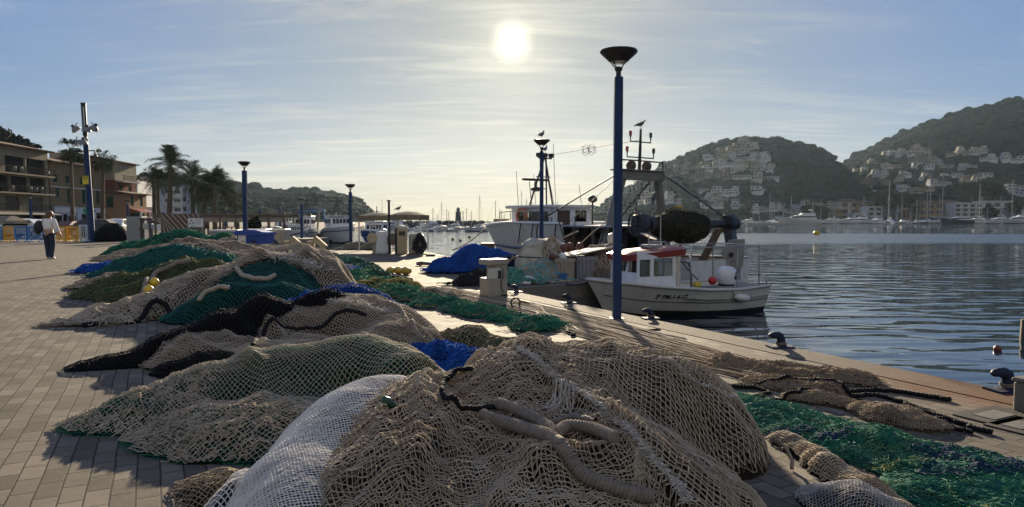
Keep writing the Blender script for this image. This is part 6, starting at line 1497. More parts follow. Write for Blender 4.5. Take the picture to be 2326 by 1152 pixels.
# ---------------------------------------------------------------- trawlers in the inner basin (left)
def far_trawler(name_, label, pb, ps, B, sheer, hullm, house, gan, mast_h, lettering=None, sc=.55):
    """pb/ps: world bow and stern points on the water"""
    dv = Vector((pb[0] - ps[0], pb[1] - ps[1], 0)); L = dv.length / sc
    t = thing('trawler', label, 'boat', (ps[0], ps[1], WATER_Z), math.atan2(dv.y, dv.x)); t.scale = (sc, sc, sc)
    h = Hull(L, B, sheer, -.5, .8, 1.2, .26, .9, 2.6); h.shell([hullm, BLACKP], t, vsplit=.3); h.rail(NAVY, t, .07, 'rubbing_strake', v=.8, out=.02); h.rail(WHITE_D, t, .06, 'bulwark_cap'); h.deck(GREYP, t, .4)
    x0, x1, w2, z0, z1 = house
    mb = MB(); mb.loft([[(x0, -w2, z0), (x1 + .3, -w2, z0), (x1 + .3, w2, z0), (x0, w2, z0)], [(x0, -w2 * .94, z1), (x1, -w2 * .94, z1), (x1, w2 * .94, z1), (x0, w2 * .94, z1)]], True, True); hs_ = mb.build('wheelhouse', WHITE_P, t)
    mb = MB(); mb.rbox(((x0 + x1) / 2, 0, z1 + .06), (x1 - x0 + .3, 2 * w2 + .1, .14), .04); mb.build('roof', WHITE_D, hs_)
    zw = z0 + (z1 - z0) * .66; hh = (z1 - z0) * .30
    fx = x1 + .3 * (1 - .66)
    n = 5
    for k in range(n):
        mb = MB(); mb.rbox((fx + .0, -w2 * .8 + 1.6 * w2 * (k + .5) / n, zw), (.10, 1.6 * w2 / n * .78, hh), .02); mb.build('window', GLASS_D, hs_)
    for sd in (1, -1):
        for k in range(3):
            mb = MB(); mb.rbox((x0 + (x1 - x0) * (k + .6) / 3.2, sd * w2 * .965, zw), ((x1 - x0) / 4.6, .10, hh), .02); mb.build('window', GLASS_D, hs_)
    if gan:
        g0, gy, gzz, top, mt_ = gan
        for sd in (1, -1):
            mb = MB(); mb.loft([[(g0 + dx_, sd * y0 + dy_, z) for dx_, dy_ in ((-.14, -.12), (.14, -.12), (.14, .12), (-.14, .12))] for z, y0 in ((.7, gy), (gzz, top))], True, True); mb.build('gantry_leg', mt_, t)
        mb = MB(); mb.rbox((g0, 0, gzz), (.3, 2 * top + .5, .22), .02); mb.rbox((g0, 0, gzz + .5), (.1, 2 * top + .5, .08), .02)
        for y in np.linspace(-top, top, 6): bar(mb, (g0, y, gzz), (g0, y, gzz + .5), .035, 5)
        mb.build('gantry_beam', mt_, t)
        for y in np.linspace(-top * .7, top * .7, 4):
            mb = MB(); mb.cyl((g0, y, gzz + .12), .12, .3, 10, r2=.09); mb.build('sheave', DARK, t)
    mb = MB(); mx = (x0 + x1) / 2
    for sd in (1, -1): bar(mb, (mx, sd * .5, z1), (mx, 0, mast_h - .5), .045, 5)
    bar(mb, (mx, 0, z1), (mx, 0, mast_h), .05, 6); bar(mb, (mx, -.7, mast_h - 1.2), (mx, .7, mast_h - 1.2), .035, 5); bar(mb, (mx, -.5, mast_h - .7), (mx, .5, mast_h - .7), .03, 5); bar(mb, (mx, -.7, mast_h - 1.2), (mx, -.7, mast_h - .95), .05, 6); bar(mb, (mx, .7, mast_h - 1.2), (mx, .7, mast_h - .95), .05, 6); mb.build('mast', DARK, t)
    mb = MB(); bar(mb, (mx - .5, .6, z1), (mx - .5, .6, z1 + 3), .02, 4); mb.build('antenna', DARK, t)
    for sd in (1, -1):
        mb = MB(); pts = [h.pt(u, 1, sd) + Vector((0, -sd * .05, .6)) for u in np.linspace(.62, .98, 7)]; mb.tube(pts, .03, 5)
        for p in pts: bar(mb, p, p - Vector((0, 0, .6)), .025, 4)
        mb.build('handrail', STEEL, t)
    mb = MB(); bar(mb, (x0 * .3, .8, 1.2), (x0 * .9, .5, z1 + .6), .06, 5); bar(mb, (x0 * .3, -.8, 1.2), (x0 * .8, -.5, z1 + .3), .06, 5); mb.build('boom', WHITE_D, t)
    if lettering:
        text('lettering', lettering, .62, (x1 + .30 * .12 + .03, 0, z0 + (z1 - z0) * .92), (R(90), 0, R(90)), NAVY, hs_, .03)
    return t, h
def wp(px, Y): return (wx(px, Y), Y)
PALEB = mat('pale_blue_white_paint', (.56, .62, .68), .4, .06, 2, dirt=.2)
far_trawler('a', 'white trawler with lettered wheelhouse, moored behind the lamp post', wp(800, 60), wp(735, 67), 4.3, [(0, 1.5), (.35, 1.4), (.5, 2.3), (.8, 2.5), (1, 2.7)], PALEB, (6.4, 9.4, 1.72, 1.9, 4.3), (3.6, 2.3, 6.6, 1.55, GAN), 7.9, 'MOLINA LOS')
far_trawler('b', 'white trawler with blue gantry just left of the lettered one', wp(668, 60), wp(716, 68), 3.6, [(0, 1.5), (.35, 1.4), (.5, 2.1), (.8, 2.3), (1, 2.6)], WHITE_P, (6.0, 9.0, 1.4, 1.9, 4.2), (2.2, 2.5, 5.2, 2.0, BLU_H), 6.8)
far_trawler('c', 'far white trawler with grey gantry at the left of the group', wp(655, 70), wp(635, 78), 3.8, [(0, 1.6), (.4, 1.5), (.5, 2.2), (1, 2.8)], WHITE_D, (6.5, 9.8, 1.5, 2.0, 4.6), (2.5, 2.2, 5.2, 1.9, GAN), 6.6)
far_trawler('d', 'blue hulled boat behind the left fuel canopy post', wp(828, 50), wp(880, 56), 3.6, [(0, 1.5), (.5, 1.5), (.8, 2.1), (1, 2.4)], BLU_H, (4.0, 6.6, 1.3, 1.5, 3.4), None, 5.6)
far_trawler('e', 'white boat with a rounded bow nearest the inner pier', wp(690, 55), wp(655, 60), 3.0, [(0, 1.5), (.5, 1.6), (1, 2.4)], WHITE_P, (2.8, 5.0, 1.1, 1.5, 2.9), None, 4.0)

# ================================================================== THE TOWN ON THE LEFT
def wallm(name, col, dirt=.25): return mat(name, col, .9, .07, .35, .15, 3, dirt=dirt, spec=.1)
TILE = mat('roof_tiles', (.10, .058, .04), .9, .25, 1.2, .4, 6, dirt=.4, spec=.1)
SHUT = mat('green_shutter', (.012, .045, .028), .9, .15, 3, spec=.05)
OPEN_D = mat('dark_opening', (.012, .012, .012), .9, .2, 2, spec=.05)
IRON = mat('balcony_iron', (.02, .02, .02), .9, .1, 4, spec=.05)
TF = Vector((-.0702, .9975, 0)).normalized()
def tp(Y): return Vector((-72.7 - .0702 * (Y - 100), Y, 0))       # foot of the street front
T_ROT = math.atan2(TF.y, TF.x)
class House:
    """block along the street: x runs along the front, the front faces -y"""
    def __init__(s, name, label, cat, loc, rot, W, D, H, wm, roof='tile', over=.8, roofm=None):
        s.t = thing(name, label, cat, loc, rot); s.W, s.D, s.H = W, D, H; s.holes = []; s.wm = wm; s.roof, s.over, s.roofm = roof, over, roofm
    def window(s, x, z, w, h, mt=None, name='window', frame=None, depth=.25, shut=True, face='front'):
        s.holes.append((x - w / 2, x + w / 2, z, z + h)) if face == 'front' else None
        if face != 'front':
            mb = MB(); xx = -.03 if face == 'end' else s.W + .03; mb.box((xx, x, z + h / 2), (.08, w, h)); return mb.build(name, mt or GLASS_D, s.t)
        mb = MB(); mb.box((x, depth, z + h / 2), (w, .06, h)); o = mb.build(name, mt or GLASS_D, s.t)
        if frame is not None:
            mb = MB()
            for a, b, c, d in ((x, z + h, w, .09), (x, z, w, .09), (x - w / 2 + .045, z + h / 2, .09, h - .1), (x + w / 2 - .045, z + h / 2, .09, h - .1), (x, z + h / 2, .07, h - .1)): mb.box((a, depth - .06, b + (-.045 if b == z + h else .045 if b == z else 0)), (c, .05, d))
            mb.build('frame', frame, o)
        return o
    def done(s):
        mb = MB(); wall_with_holes(mb, Vector((0, 0, 0)), X, Z, s.W, s.H, s.holes, -.34)
        mb.b2(0, .34, .345, s.D, 0, s.H); mb.b2(s.W - .34, s.W, .345, s.D, 0, s.H); mb.b2(.34, s.W - .34, s.D - .3, s.D, 0, s.H - .01); mb.b2(.34, s.W - .34, .9, 1.0, 0, s.H - .02); mb.b2(.34, s.W - .34, 1.0, s.D - .3, s.H - .3, s.H - .03); s.w = mb.build('wall', s.wm, s.t)
        mb = MB(); o = s.over
        if s.roof == 'tile':
            mb.loft([[(-o * .6, -o, s.H), (s.W + o * .6, -o, s.H), (s.W + o * .6, s.D + .2, s.H), (-o * .6, s.D + .2, s.H)], [(-o * .6, -o - .04, s.H + .18), (s.W + o * .6, -o - .04, s.H + .18), (s.W + o * .6, s.D + .24, s.H + .18), (-o * .6, s.D + .24, s.H + .18)], [(-o * .6, s.D * .5, s.H + s.D * .13), (s.W + o * .6, s.D * .5, s.H + s.D * .13), (s.W + o * .6, s.D * .52, s.H + s.D * .13), (-o * .6, s.D * .52, s.H + s.D * .13)]], True, True)
        else:
            mb.b2(-.05, s.W + .05, -.05, .2, s.H, s.H + .7); mb.b2(-.05, s.W + .05, s.D - .2, s.D + .05, s.H, s.H + .7); mb.b2(-.05, .2, .2, s.D - .2, s.H, s.H + .69); mb.b2(s.W - .2, s.W + .05, .2, s.D - .2, s.H, s.H + .69)
        mb.build('roof', s.roofm or (TILE if s.roof == 'tile' else s.wm), s.t); return s.t
    def balcony(s, x0, x1, z, dep=1.3, mt=None, rail=True, h=1.0, solid=False):
        mb = MB(); mb.b2(x0, x1, -dep, -.01, z - .22, z); bl = mb.build('balcony', mt or s.wm, s.t)
        if rail:
            mb = MB()
            if solid: mb.b2(x0, x1, -dep - .04, -dep + .08, z + .003, z + h)
            else:
                n = int((x1 - x0) / .45)
                for k in range(n + 1): mb.box((x0 + (x1 - x0) * k / n, -dep + .05, z + h / 2), (.06, .05, h))
                mb.b2(x0, x1, -dep + .02, -dep + .10, z + h + .001, z + h + .07)
            mb.build('railing', mt if solid else IRON, bl)
        return bl
def bez(t): return t
CREAMW = wallm('cream_render', (.27, .225, .155)); OCHRE = wallm('ochre_render', (.21, .15, .08)); PEACH = wallm('peach_render', (.30, .18, .10)); REDW = wallm('terracotta_render', (.17, .05, .028)); WHW = wallm('white_render', (.40, .41, .43), .2); GRW = wallm('pale_grey_render', (.27, .29, .33), .2)
# balconied apartment house
p = tp(88); h = House('apartment_house', 'cream apartment house with deep dark balconies at far left', 'building', p, T_ROT, 24.2, 12, 11.9, CREAMW, over=.9)
for zf, zt in ((8.1, 10.6), (5.3, 7.7)):
    for x0, x1 in ((1.5, 7 if zf > 8 else 9.5), (13.5 if zf > 8 else 10.2, 23.6)):
        n = max(2, int((x1 - x0) / 3.4))
        for k in range(n): h.window(x0 + (x1 - x0) * (k + .5) / n, zf, (x1 - x0) / n - .35, zt - zf, OPEN_D, 'loggia', depth=.33)
    h.balcony(0.4, 23.9, zf, 1.3)
for k in range(4): h.window(3.5 + 5.8 * k, 2.65, 3.2, 2.1, mat('brown_shutter', (.05, .035, .022), .6, .15, 3), 'window', depth=.2)
h.balcony(0.4, 23.9, 2.6, .9, rail=True)
for k in range(3): h.window(4.5 + 7.5 * k, 0, 6, 2.3, OPEN_D, 'shop_opening', depth=.33)
mb = MB(); mb.extr([(1, -.02, 2.55), (1, -2.6, 2.1), (1, -2.6, 2.02), (1, -.02, 2.4)], (22, 0, 0)); mb.build('awning', mat('dark_awning', (.03, .027, .024), .8, .15, 2), h.t)
rg = random.Random(2)
for k in range(7):
    mb = MB(); x = rg.uniform(12, 23); z = rg.choice((8.15, 5.35, 5.35)); mb.rbox((x, -.9, z + .5), (.6, .4, rg.uniform(.5, 1.0)), .08); mb.build('balcony_chair', mat('pale_chair', (.25, .24, .22), .7, .2, 5), h.t)
mb = MB(); mb.rbox((6.2, -.8, 8.6), (.9, .5, .8), .04); mb.build('air_conditioner', WHITE_D, h.t)
h.done()
# ochre house with green shutters
p = tp(112.6); h = House('ochre_house', 'ochre house with green shutters over two white shop fronts', 'building', p, T_ROT, 17, 11, 10.5, OCHRE, over=.8)
for x in (1.5, 5.0, 9.4, 12.6): h.window(x, 7.4, 1.2, 1.2, SHUT, 'shutter', depth=.08)
for x, z in ((1.9, 4.9), (5.4, 4.1), (10.0, 4.1), (14.7, 4.2)): h.window(x, z, 1.1, 1.6 if z > 4.5 else 2.4, SHUT, 'shutter', depth=.08)
mb = MB(); mb.b2(-.1, 17.1, -.16, -.003, 6.55, 6.73); mb.build('cornice', wallm('pale_trim', (.55, .52, .46)), h.t)
mb = MB(); mb.b2(.2, 7.4, -.22, -.003, .9, 3.5); mb.build('shop_front', WHW, h.t); mb = MB(); mb.b2(7.6, 16.8, -.22, -.003, 0, 3.4); sf = mb.build('shop_front', wallm('shop_white', (.62, .64, .68)), h.t)
for x, w_, z0, z1 in ((1.6, 1.8, .2, 2.0), (3.6, 1.0, .2, 2.2), (5.6, 2.2, .2, 1.9), (9.4, 1.5, 0, 2.3), (14.2, 1.3, .6, 2.4)):
    mb = MB(); mb.b2(x - w_ / 2, x + w_ / 2, -.30, -.23, z0, z1); mb.build('shop_window', OPEN_D, h.t)
mb = MB(); mb.extr([(13.5, -.24, 2.6), (13.5, -1.2, 2.1), (13.5, -.24, 2.1)], (1.5, 0, 0)); mb.build('awning', mat('olive_awning', (.07, .07, .05), .8), h.t)
mb = MB(); mb.b2(.5, 7.1, -.32, -.225, 2.5, 3.2); sn = mb.build('shop_sign', WHITE_D, h.t); 
GC = mat('pharmacy_green', (.01, .30, .06), .5, .1, 3)
mb = MB(); mb.box((9.3, -.8, 2.9), (.16, .55, 1.5)); mb.box((9.3, -.8, 2.9), (.17, 1.5, .55)); mb.box((9.3, -.35, 2.9), (.05, .5, .05)); mb.build('green_cross', GC, h.t)
mb = MB(); mb.box((10.4, -.27, 2.9), (1.3, .08, .42)); mb.box((10.4, -.275, 2.9), (.42, .08, 1.3)); mb.build('green_cross', GC, h.t)
text('lettering', 'FERRETERIA', 1.0, (7.2, -.33, 3.1), (R(90), 0, 0), INK, sn, .01) if False else None
mb = MB(); mb.b2(11.6, 13.4, -.28, -.225, 2.75, 2.95); mb.build('sign_strip', INK, h.t)
h.done()
# terracotta house and its low peach neighbour
p = tp(130.2); h = House('terracotta_house', 'tall terracotta red and cream house beyond the ochre one', 'building', p + Vector((1.6, 0, 0)), T_ROT, 8.5, 12, 11.9, REDW, over=.7)
for x in (2.4, 6.0): h.window(x, 9.3, 1.3, 1.7, SHUT, 'shutter', depth=.08); h.window(x, 5.6, 1.3, 2.2, SHUT, 'shutter', depth=.08)
mb = MB(); mb.b2(-.12, 8.62, -.12, 12.1, 8.6, 11.88); mb.build('upper_storey', CREAMW, h.t)
h.balcony(1, 7.5, 8.5, 1.2, WHW); h.balcony(1, 7.5, 5.3, 1.2, WHW); h.done()
p = tp(131); h = House('peach_house', 'low peach house with tiled eaves in front of the terracotta one', 'building', p + Vector((4.0, -1, 0)), T_ROT, 8, 6, 6.0, PEACH, over=.8)
for x in (2.0, 5.8): h.window(x, 3.9, 1.2, 2.2, SHUT, 'shutter', depth=.08)
h.window(4, 0, 6, 2.6, OPEN_D, 'shop_opening', depth=.33); mb = MB(); mb.extr([(1, -.03, 3.4), (1, -1.8, 2.9), (1, -1.8, 2.7), (1, -.03, 3.1)], (6, 0, 0)); mb.build('awning', RED_P, h.t); h.window(3, 3.6, 1.2, 2.0, SHUT, 'end_shutter', face='end'); h.done()
# modern white blocks
def modern(px0, px1, Y, ptop, D, label, mt, floors, bal=True, rot=0., cut=None, roof='flat'):
    x0, x1 = wx(px0, Y), wx(px1, Y); H = hz(ptop, Y); W = x1 - x0
    h = House('apartment_block', label, 'building', (x0, Y, 0), rot, W, D, H, mt, roof)
    fh = H / floors; n = max(2, int(W / 4.2))
    for f in range(floors):
        for k in range(n):
            h.window(W * (k + .5) / n, fh * f + fh * .26, W / n * (.62 if bal else .3), fh * .52, GLASS_D if (f + k) % 3 else mat('grey_blind', (.12, .13, .14), .6), 'window', depth=.22, frame=None)  # some windows show a plain grey blind
        if bal and f: h.balcony(.4, W - .4, fh * f + .1, 1.4, WHW, True, 1.0, True)
        if not bal: h.window(D * .5, fh * f + fh * .3, 2, fh * .45, GLASS_D, 'end_window', face='far')
    return h.done()
modern(280, 312, 165, 416, 14, 'narrow white block with rounded balconies by the terracotta house', WHW, 5, True, .25)
modern(300, 392, 205, 440, 16, 'wide plain grey white block right of the balconied one', GRW, 3, False)
modern(312, 345, 150, 478, 9, 'low white wing in front of the wide grey block', WHW, 2, False)
modern(372, 412, 195, 428, 12, 'white block with sunlit balcony ends behind the tallest palm', WHW, 4, True, R(30))
modern(405, 445, 220, 425, 12, 'second white balconied block, right of the tallest palm', GRW, 4, True, R(24))
modern(118, 150, 240, 352, 10, 'small cream penthouse showing above the ochre roof', CREAMW, 6, False)
modern(296, 330, 250, 402, 10, 'stepped pale block farthest back between the houses', CREAMW, 5, False)

# ---------------------------------------------------------------- palms
PALM_L = leaf_mat('palm_fronds', (.040, .055, .022), (.075, .085, .035))
PALM_T = mat('palm_trunk', (.10, .075, .05), .9, .3, 3, .6, 8, spec=.1)
def palm(px, pyc, pyb, Y, rad, label, fan=False, fr=34, seed=1, lean=0., dense=1.):
    zc = hz(pyc, Y); rg = random.Random(seed); t = thing('palm_tree', label, 'palm', (wx(px, Y) - lean, Y, 0), 0, 'palms along the harbour street')
    tr = .030 * rad + .16
    mb = MB(); mb.tube([(lean * (k / 10) ** 1.4, 0, zc * k / 10) for k in range(11)], [tr * (1.25 - .35 * k / 10) for k in range(11)], 9, rfun=ring_r(.5, .1)); mb.build('trunk', PALM_T, t, True)
    V = []; F = []
    def quad(a, b, c, d): n = len(V); V.extend((a, b, c, d)); F.append((n, n + 1, n + 2, n + 3))
    c0 = Vector((lean, 0, zc))
    for i in range(fr):
        az = rg.uniform(0, 2 * math.pi); el = R(rg.uniform(-22, 82)) if not fan else R(rg.uniform(-75, 70)); L = rad * rg.uniform(.85, 1.12)
        d = Vector((math.cos(az), math.sin(az), 0)); P = []
        for k in range(9):
            s_ = k / 8; drop = (1.0 if not fan else .6) * L * .62 * s_ ** 2.4 * (.45 + .5 * math.cos(el))
            P.append(c0 + d * (L * s_ * math.cos(el) * (1 - .12 * s_)) + Vector((0, 0, L * s_ * math.sin(el) - drop)))
        if not fan:
            side = d.cross(Vector((0, 0, 1)))
            for k in range(1, 9):
                for m_ in range(3):
                    s_ = (k + m_ / 3) / 8
                    if s_ > 1: continue
                    i0 = min(7, int(s_ * 8)); q = P[i0].lerp(P[i0 + 1], s_ * 8 - i0); tan = (P[i0 + 1] - P[i0]).normalized()
                    ll = rad * .25 * math.sin(math.pi * (.12 + .80 * s_)) ** .7 * dense
                    for sd in (1, -1):
                        dirn = (side * sd * .8 + tan * .75 + Vector((0, 0, rg.uniform(-.5, .15)))).normalized(); wv = tan * rad * .013
                        quad(q - wv, q + wv, q + dirn * ll + wv * .2, q + dirn * ll - wv * .2)
            for k in range(8):
                wv = side * rad * .012; quad(P[k] - wv, P[k] + wv, P[k + 1] + wv * .6, P[k + 1] - wv * .6)
        else:
            st = P[4]; wv0 = Vector((0, 0, rad * .012))
            quad(c0 - wv0, c0 + wv0, st + wv0, st - wv0)
            side = d.cross(Vector((0, 0, 1))); tan = (P[5] - P[4]).normalized()
            for k in range(13):
                an = R(-75 + 150 * k / 12); dirn = (tan * math.cos(an) + side * math.sin(an)).normalized(); ll = L * .5 * rg.uniform(.8, 1.1)
                mid_ = st + dirn * ll * .6; end = st + dirn * ll + Vector((0, 0, -ll * rg.uniform(.25, .6))); wv = dirn.cross(Vector((0, 0, 1))).normalized() * rad * .03
                quad(st - wv * .3, st + wv * .3, mid_ + wv, mid_ - wv); quad(mid_ - wv, mid_ + wv, end + wv * .2, end - wv * .2)
    np_mesh('crown', np.array([v[:] for v in V]), np.array(F), PALM_L, t, False)
    return t
palm(166, 338, 500, 100, 2.2, 'fan palm in front of the ochre house, left of the floodlight mast', True, 34, 1)
palm(241, 360, 500, 104, 2.1, 'fan palm in front of the terracotta house', True, 32, 2, .5)
palm(392, 378, 500, 90, 3.9, 'tallest feathery palm with a bare trunk', False, 42, 3, .4)
palm(352, 408, 500, 98, 2.9, 'palm with drooping crown just left of the tallest', False, 28, 4)
palm(361, 412, 500, 103, 2.7, 'shaggy palm tucked between two taller crowns', False, 26, 14)
palm(440, 405, 500, 96, 3.6, 'palm right of the tallest, crown at mid height', False, 40, 5)
palm(489, 425, 500, 92, 3.8, 'densest round headed palm of the row', False, 56, 6, 0, 1.15)
palm(468, 440, 500, 104, 3.1, 'low palm behind the densest one', False, 30, 7)
palm(514, 445, 500, 108, 3.3, 'palm half hidden at the right of the densest crown', False, 30, 8)
palm(536, 458, 500, 122, 3.2, 'rightmost low palm of the row, before the hazy hill', False, 30, 9)
# pines over the roofs
def tree(px, pyc, Y, r, label, seed=1, trunk=True, sq=.8, group=None, mt=None, name='pine_tree', nb=9):
    zc = hz(pyc, Y); t = thing(name, label, 'tree', (wx(px, Y), Y, 0), 0, group); rg = np.random.default_rng(seed); zg = 0
    mb = MB(); mb.tube([(0, 0, max(0, zc - 5 * r)), (.1 * r, 0, zc - .2 * r)], [.12 * r, .07 * r], 7)
    for k in range(4): a = rg.uniform(0, 6.28); mb.tube([(.06 * r, 0, zc - .8 * r), (.6 * r * math.cos(a), .6 * r * math.sin(a), zc)], [.06 * r, .03 * r], 5)
    mb.build('trunk', PALM_T, t, True)
    n = 420; c = rg.normal(0, 1, (nb, 3)); c /= np.linalg.norm(c, axis=1, keepdims=True); c *= rg.uniform(.35, .75, (nb, 1)) * r; c[:, 2] *= sq * .6
    P = c[rg.integers(0, nb, n)] + rg.normal(0, .22 * r, (n, 3)) * (1, 1, sq); N = rg.normal(0, 1, (n, 3)); N /= np.linalg.norm(N, axis=1, keepdims=True); U = np.cross(N, rg.normal(0, 1, (n, 3))); U /= np.linalg.norm(U, axis=1, keepdims=True); W_ = np.cross(N, U); s_ = (rg.uniform(.08, .17, (n, 1)) * r)
    V = np.stack([P - U * s_ - W_ * s_, P + U * s_ - W_ * s_ * .6, P + U * s_ + W_ * s_, P - U * s_ * .7 + W_ * s_], 1).reshape(-1, 3) + (0, 0, zc); F = np.arange(4 * n).reshape(n, 4)
    np_mesh('crown', V, F, mt or WOOD_M, t, False); return t
for k, (px, py, Y, r) in enumerate(((4, 320, 170, 4.5), (36, 322, 175, 4.2), (64, 333, 180, 3.2), (-14, 300, 165, 5.0))): tree(px, py, Y, r, ('umbrella pine above the cream roof, left of the middle one', 'widest umbrella pine above the cream roof', 'smallest pine above the right end of the cream roof', 'tall pine at the very left edge above the roofs')[k], k + 40, sq=.45)
tree(128, 385, 165, 5, 'leafy tree behind the first fan palm above the ochre roof', 50, group=None, name='tree')

# ---------------------------------------------------------------- clutter at the edge of the square
def barrier(px0, px1, Y, mt, label, n=8, h=.95):
    x0, x1 = wx(px0, Y), wx(px1, Y); W = x1 - x0; t = thing('crowd_barrier', label, 'barrier', ((x0 + x1) / 2, Y, 0), random.uniform(-.08, .08), 'plastic crowd barriers')
    mb = MB(); mb.rbox((0, 0, h - .05), (W, .09, .12), .03); mb.rbox((0, 0, .22), (W, .09, .12), .03); mb.rbox((-W / 2 + .05, 0, h / 2 + .08), (.10, .088, h - .2), .02); mb.rbox((W / 2 - .05, 0, h / 2 + .08), (.10, .088, h - .2), .02); mb.build('frame', mt, t)
    for k in range(1, n):
        mb = MB(); mb.rbox((-W / 2 + W * k / n, 0, h / 2 + .05), (W / n * .38, .05, h - .4), .01); mb.build('slat', mt, t)
    for sx in (-1, 1):
        mb = MB(); mb.rbox((sx * W * .33, 0, .06), (.14, .55, .07), .02); mb.box((sx * W * .33, 0, .13), (.08, .08, .12)); mb.build('foot', mt, t)
barrier(8, 34, 43.5, YELL, 'yellow plastic barrier at the far left edge'); barrier(32, 68, 43, BLUPL, 'blue plastic barrier beside the far left yellow one', 9); barrier(66, 100, 42.6, BLUPL, 'blue plastic barrier behind the walking person', 9); barrier(128, 153, 42.8, YELL, 'yellow plastic barrier just right of the walking person'); barrier(152, 178, 43, YELL, 'yellow plastic barrier nearest the floodlight mast'); barrier(-24, 6, 44, BLUPL, 'blue plastic barrier cut by the left edge')
barrier(179, 200, 43.4, mat('pale_blue_plastic', (.30, .42, .55), .5, .1, 4, dirt=.3), 'pale blue and white barrier against the floodlight mast', 4, 1.05)
hD = Heap([(wx(254, 44.6), 44.6, 1.05, 1.05, .8, 0), (wx(240, 44.8), 44.8, .7, .9, .8, 0), (wx(270, 44.5), 44.5, .7, .8, .8, 0)], .1, .5, .3, .08, 401, .7)
nd = net('dark heap of netting beside the floodlight mast', hD, P_BLK, [dict(cw=.09, ch=.1, r=.018, mt=BLACK, jit=.6)], .1)
Yg = 42.5; x0, x1 = wx(287, Yg), wx(320, Yg); zt = hz(492, Yg); t = thing('grey_cabinet', 'tall plain grey steel cabinet on the square', 'cabinet', ((x0 + x1) / 2, Yg + .4, 0), R(3)); mb = MB(); mb.rbox((0, 0, zt / 2), (x1 - x0, .8, zt), .02); mb.build('body', GREYP, t); mb = MB(); mb.rbox((0, -.41, zt / 2), ((x1 - x0) * .94, .02, zt * .95), .005); d_ = mb.build('door', GREYP, t); mb = MB(); mb.rbox(((x1 - x0) * .4, -.43, zt * .5), (.03, .03, .16), .006); mb.build('handle', DARK, d_)
Yk = 40.5; t = thing('pallet_truck', 'dark lifting truck with a yellow foot beside the grey cabinet', 'lifting truck', (wx(336, Yk), Yk, 0)); mb = MB(); mb.rbox((-.32, 0, .75), (.12, .3, 1.5), .02); mb.rbox((.18, 0, .75), (.10, .3, 1.5), .02); mb.rbox((-.07, .02, 1.38), (.42, .2, .12), .02); mb.build('mast', mat('truck_brown', (.05, .035, .03), .6, .2, 4), t); mb = MB(); mb.rbox((-.02, 0, .12), (.95, .7, .22), .03); mb.build('chassis', DARK, t); mb = MB(); mb.rbox((.16, -.30, .14), (.5, .2, .24), .02); mb.build('bumper', YELL, t); mb = MB(); mb.rbox((.0, .05, .98), (.55, .3, .34), .04); mb.build('cover', mat('pale_grey_cover', (.36, .37, .36), .6, .1, 4), t); mb = MB(); mb.tube([(-.45, .05, 1.0), (-.38, .05, 1.75)], .06, 8); mb.build('handle', WHITE_D, t)
for k, y in enumerate((-.28, .28)):
    for sx in (-.35, .35):
        mb = MB(); mb.cyl((sx, y - .04, .09), .09, .08, 12, axis='y'); mb.build('wheel', rubber(), t)
# cars
def car(px, Y, mt, label, rz, L=4.1):
    t = thing('parked_car', label, 'car', (wx(px, Y), Y, 0), rz); mb = MB(); pr = [(-2.05, .35), (-2.05, .78), (-1.5, .88), (-.85, 1.38), (.75, 1.44), (1.55, .95), (2.05, .85), (2.05, .35)]
    for w0, w1 in ((.82, .82),):
        rings = [[(x, sy * (w0 if z < .9 else .66), z) for x, z in pr] for sy in (-1, 1)]
        mb.loft(rings, True, True)
    mb.build('body', mt, t, 'auto')
    for sy in (-1, 1):
        mb = MB(); mb.extr([(-1.25, sy * .755, .95), (1.3, sy * .755, .97), (.68, sy * .685, 1.36), (-.8, sy * .685, 1.32)], (0, sy * .02, 0)); mb.build('side_window', GLASS_D, t)
        for x in (-1.3, 1.3):
            mb = MB(); mb.cyl((x, sy * .72 - .1, .31), .31, .2, 16, axis='y'); w_ = mb.build('wheel', rubber(), t, 'auto'); mb = MB(); mb.cyl((x, sy * .835 - .01, .31), .18, .02, 12, axis='y'); mb.build('rim', STEEL, w_)
        mb = MB(); mb.rbox((2.03, sy * .6, .72), (.06, .28, .13), .02); mb.build('headlight', mat('lamp_clear', (.6, .6, .58), .15, .05, 4), t)
    mb = MB(); mb.extr([(1.50, -.60, 1.0), (1.50, .60, 1.0), (.82, .56, 1.42), (.82, -.56, 1.42)], (.03, 0, .02)); mb.build('windscreen', GLASS_D, t); return t
car(352, 64, WHITE_P, 'white car parked behind the lifting truck', R(200)); car(270, 60, WHITE_D, 'pale car half hidden behind the grey cabinet', R(100)); car(222, 56, DARK, 'dark car behind the black netting heap', R(190)); car(60, 52, WHITE_P, 'white car behind the blue barriers', R(175)); car(-6, 56, mat('silver_paint', (.36, .37, .38), .35, .05, 3, metal=.3), 'silver car at the far left behind the yellow barrier', R(182))
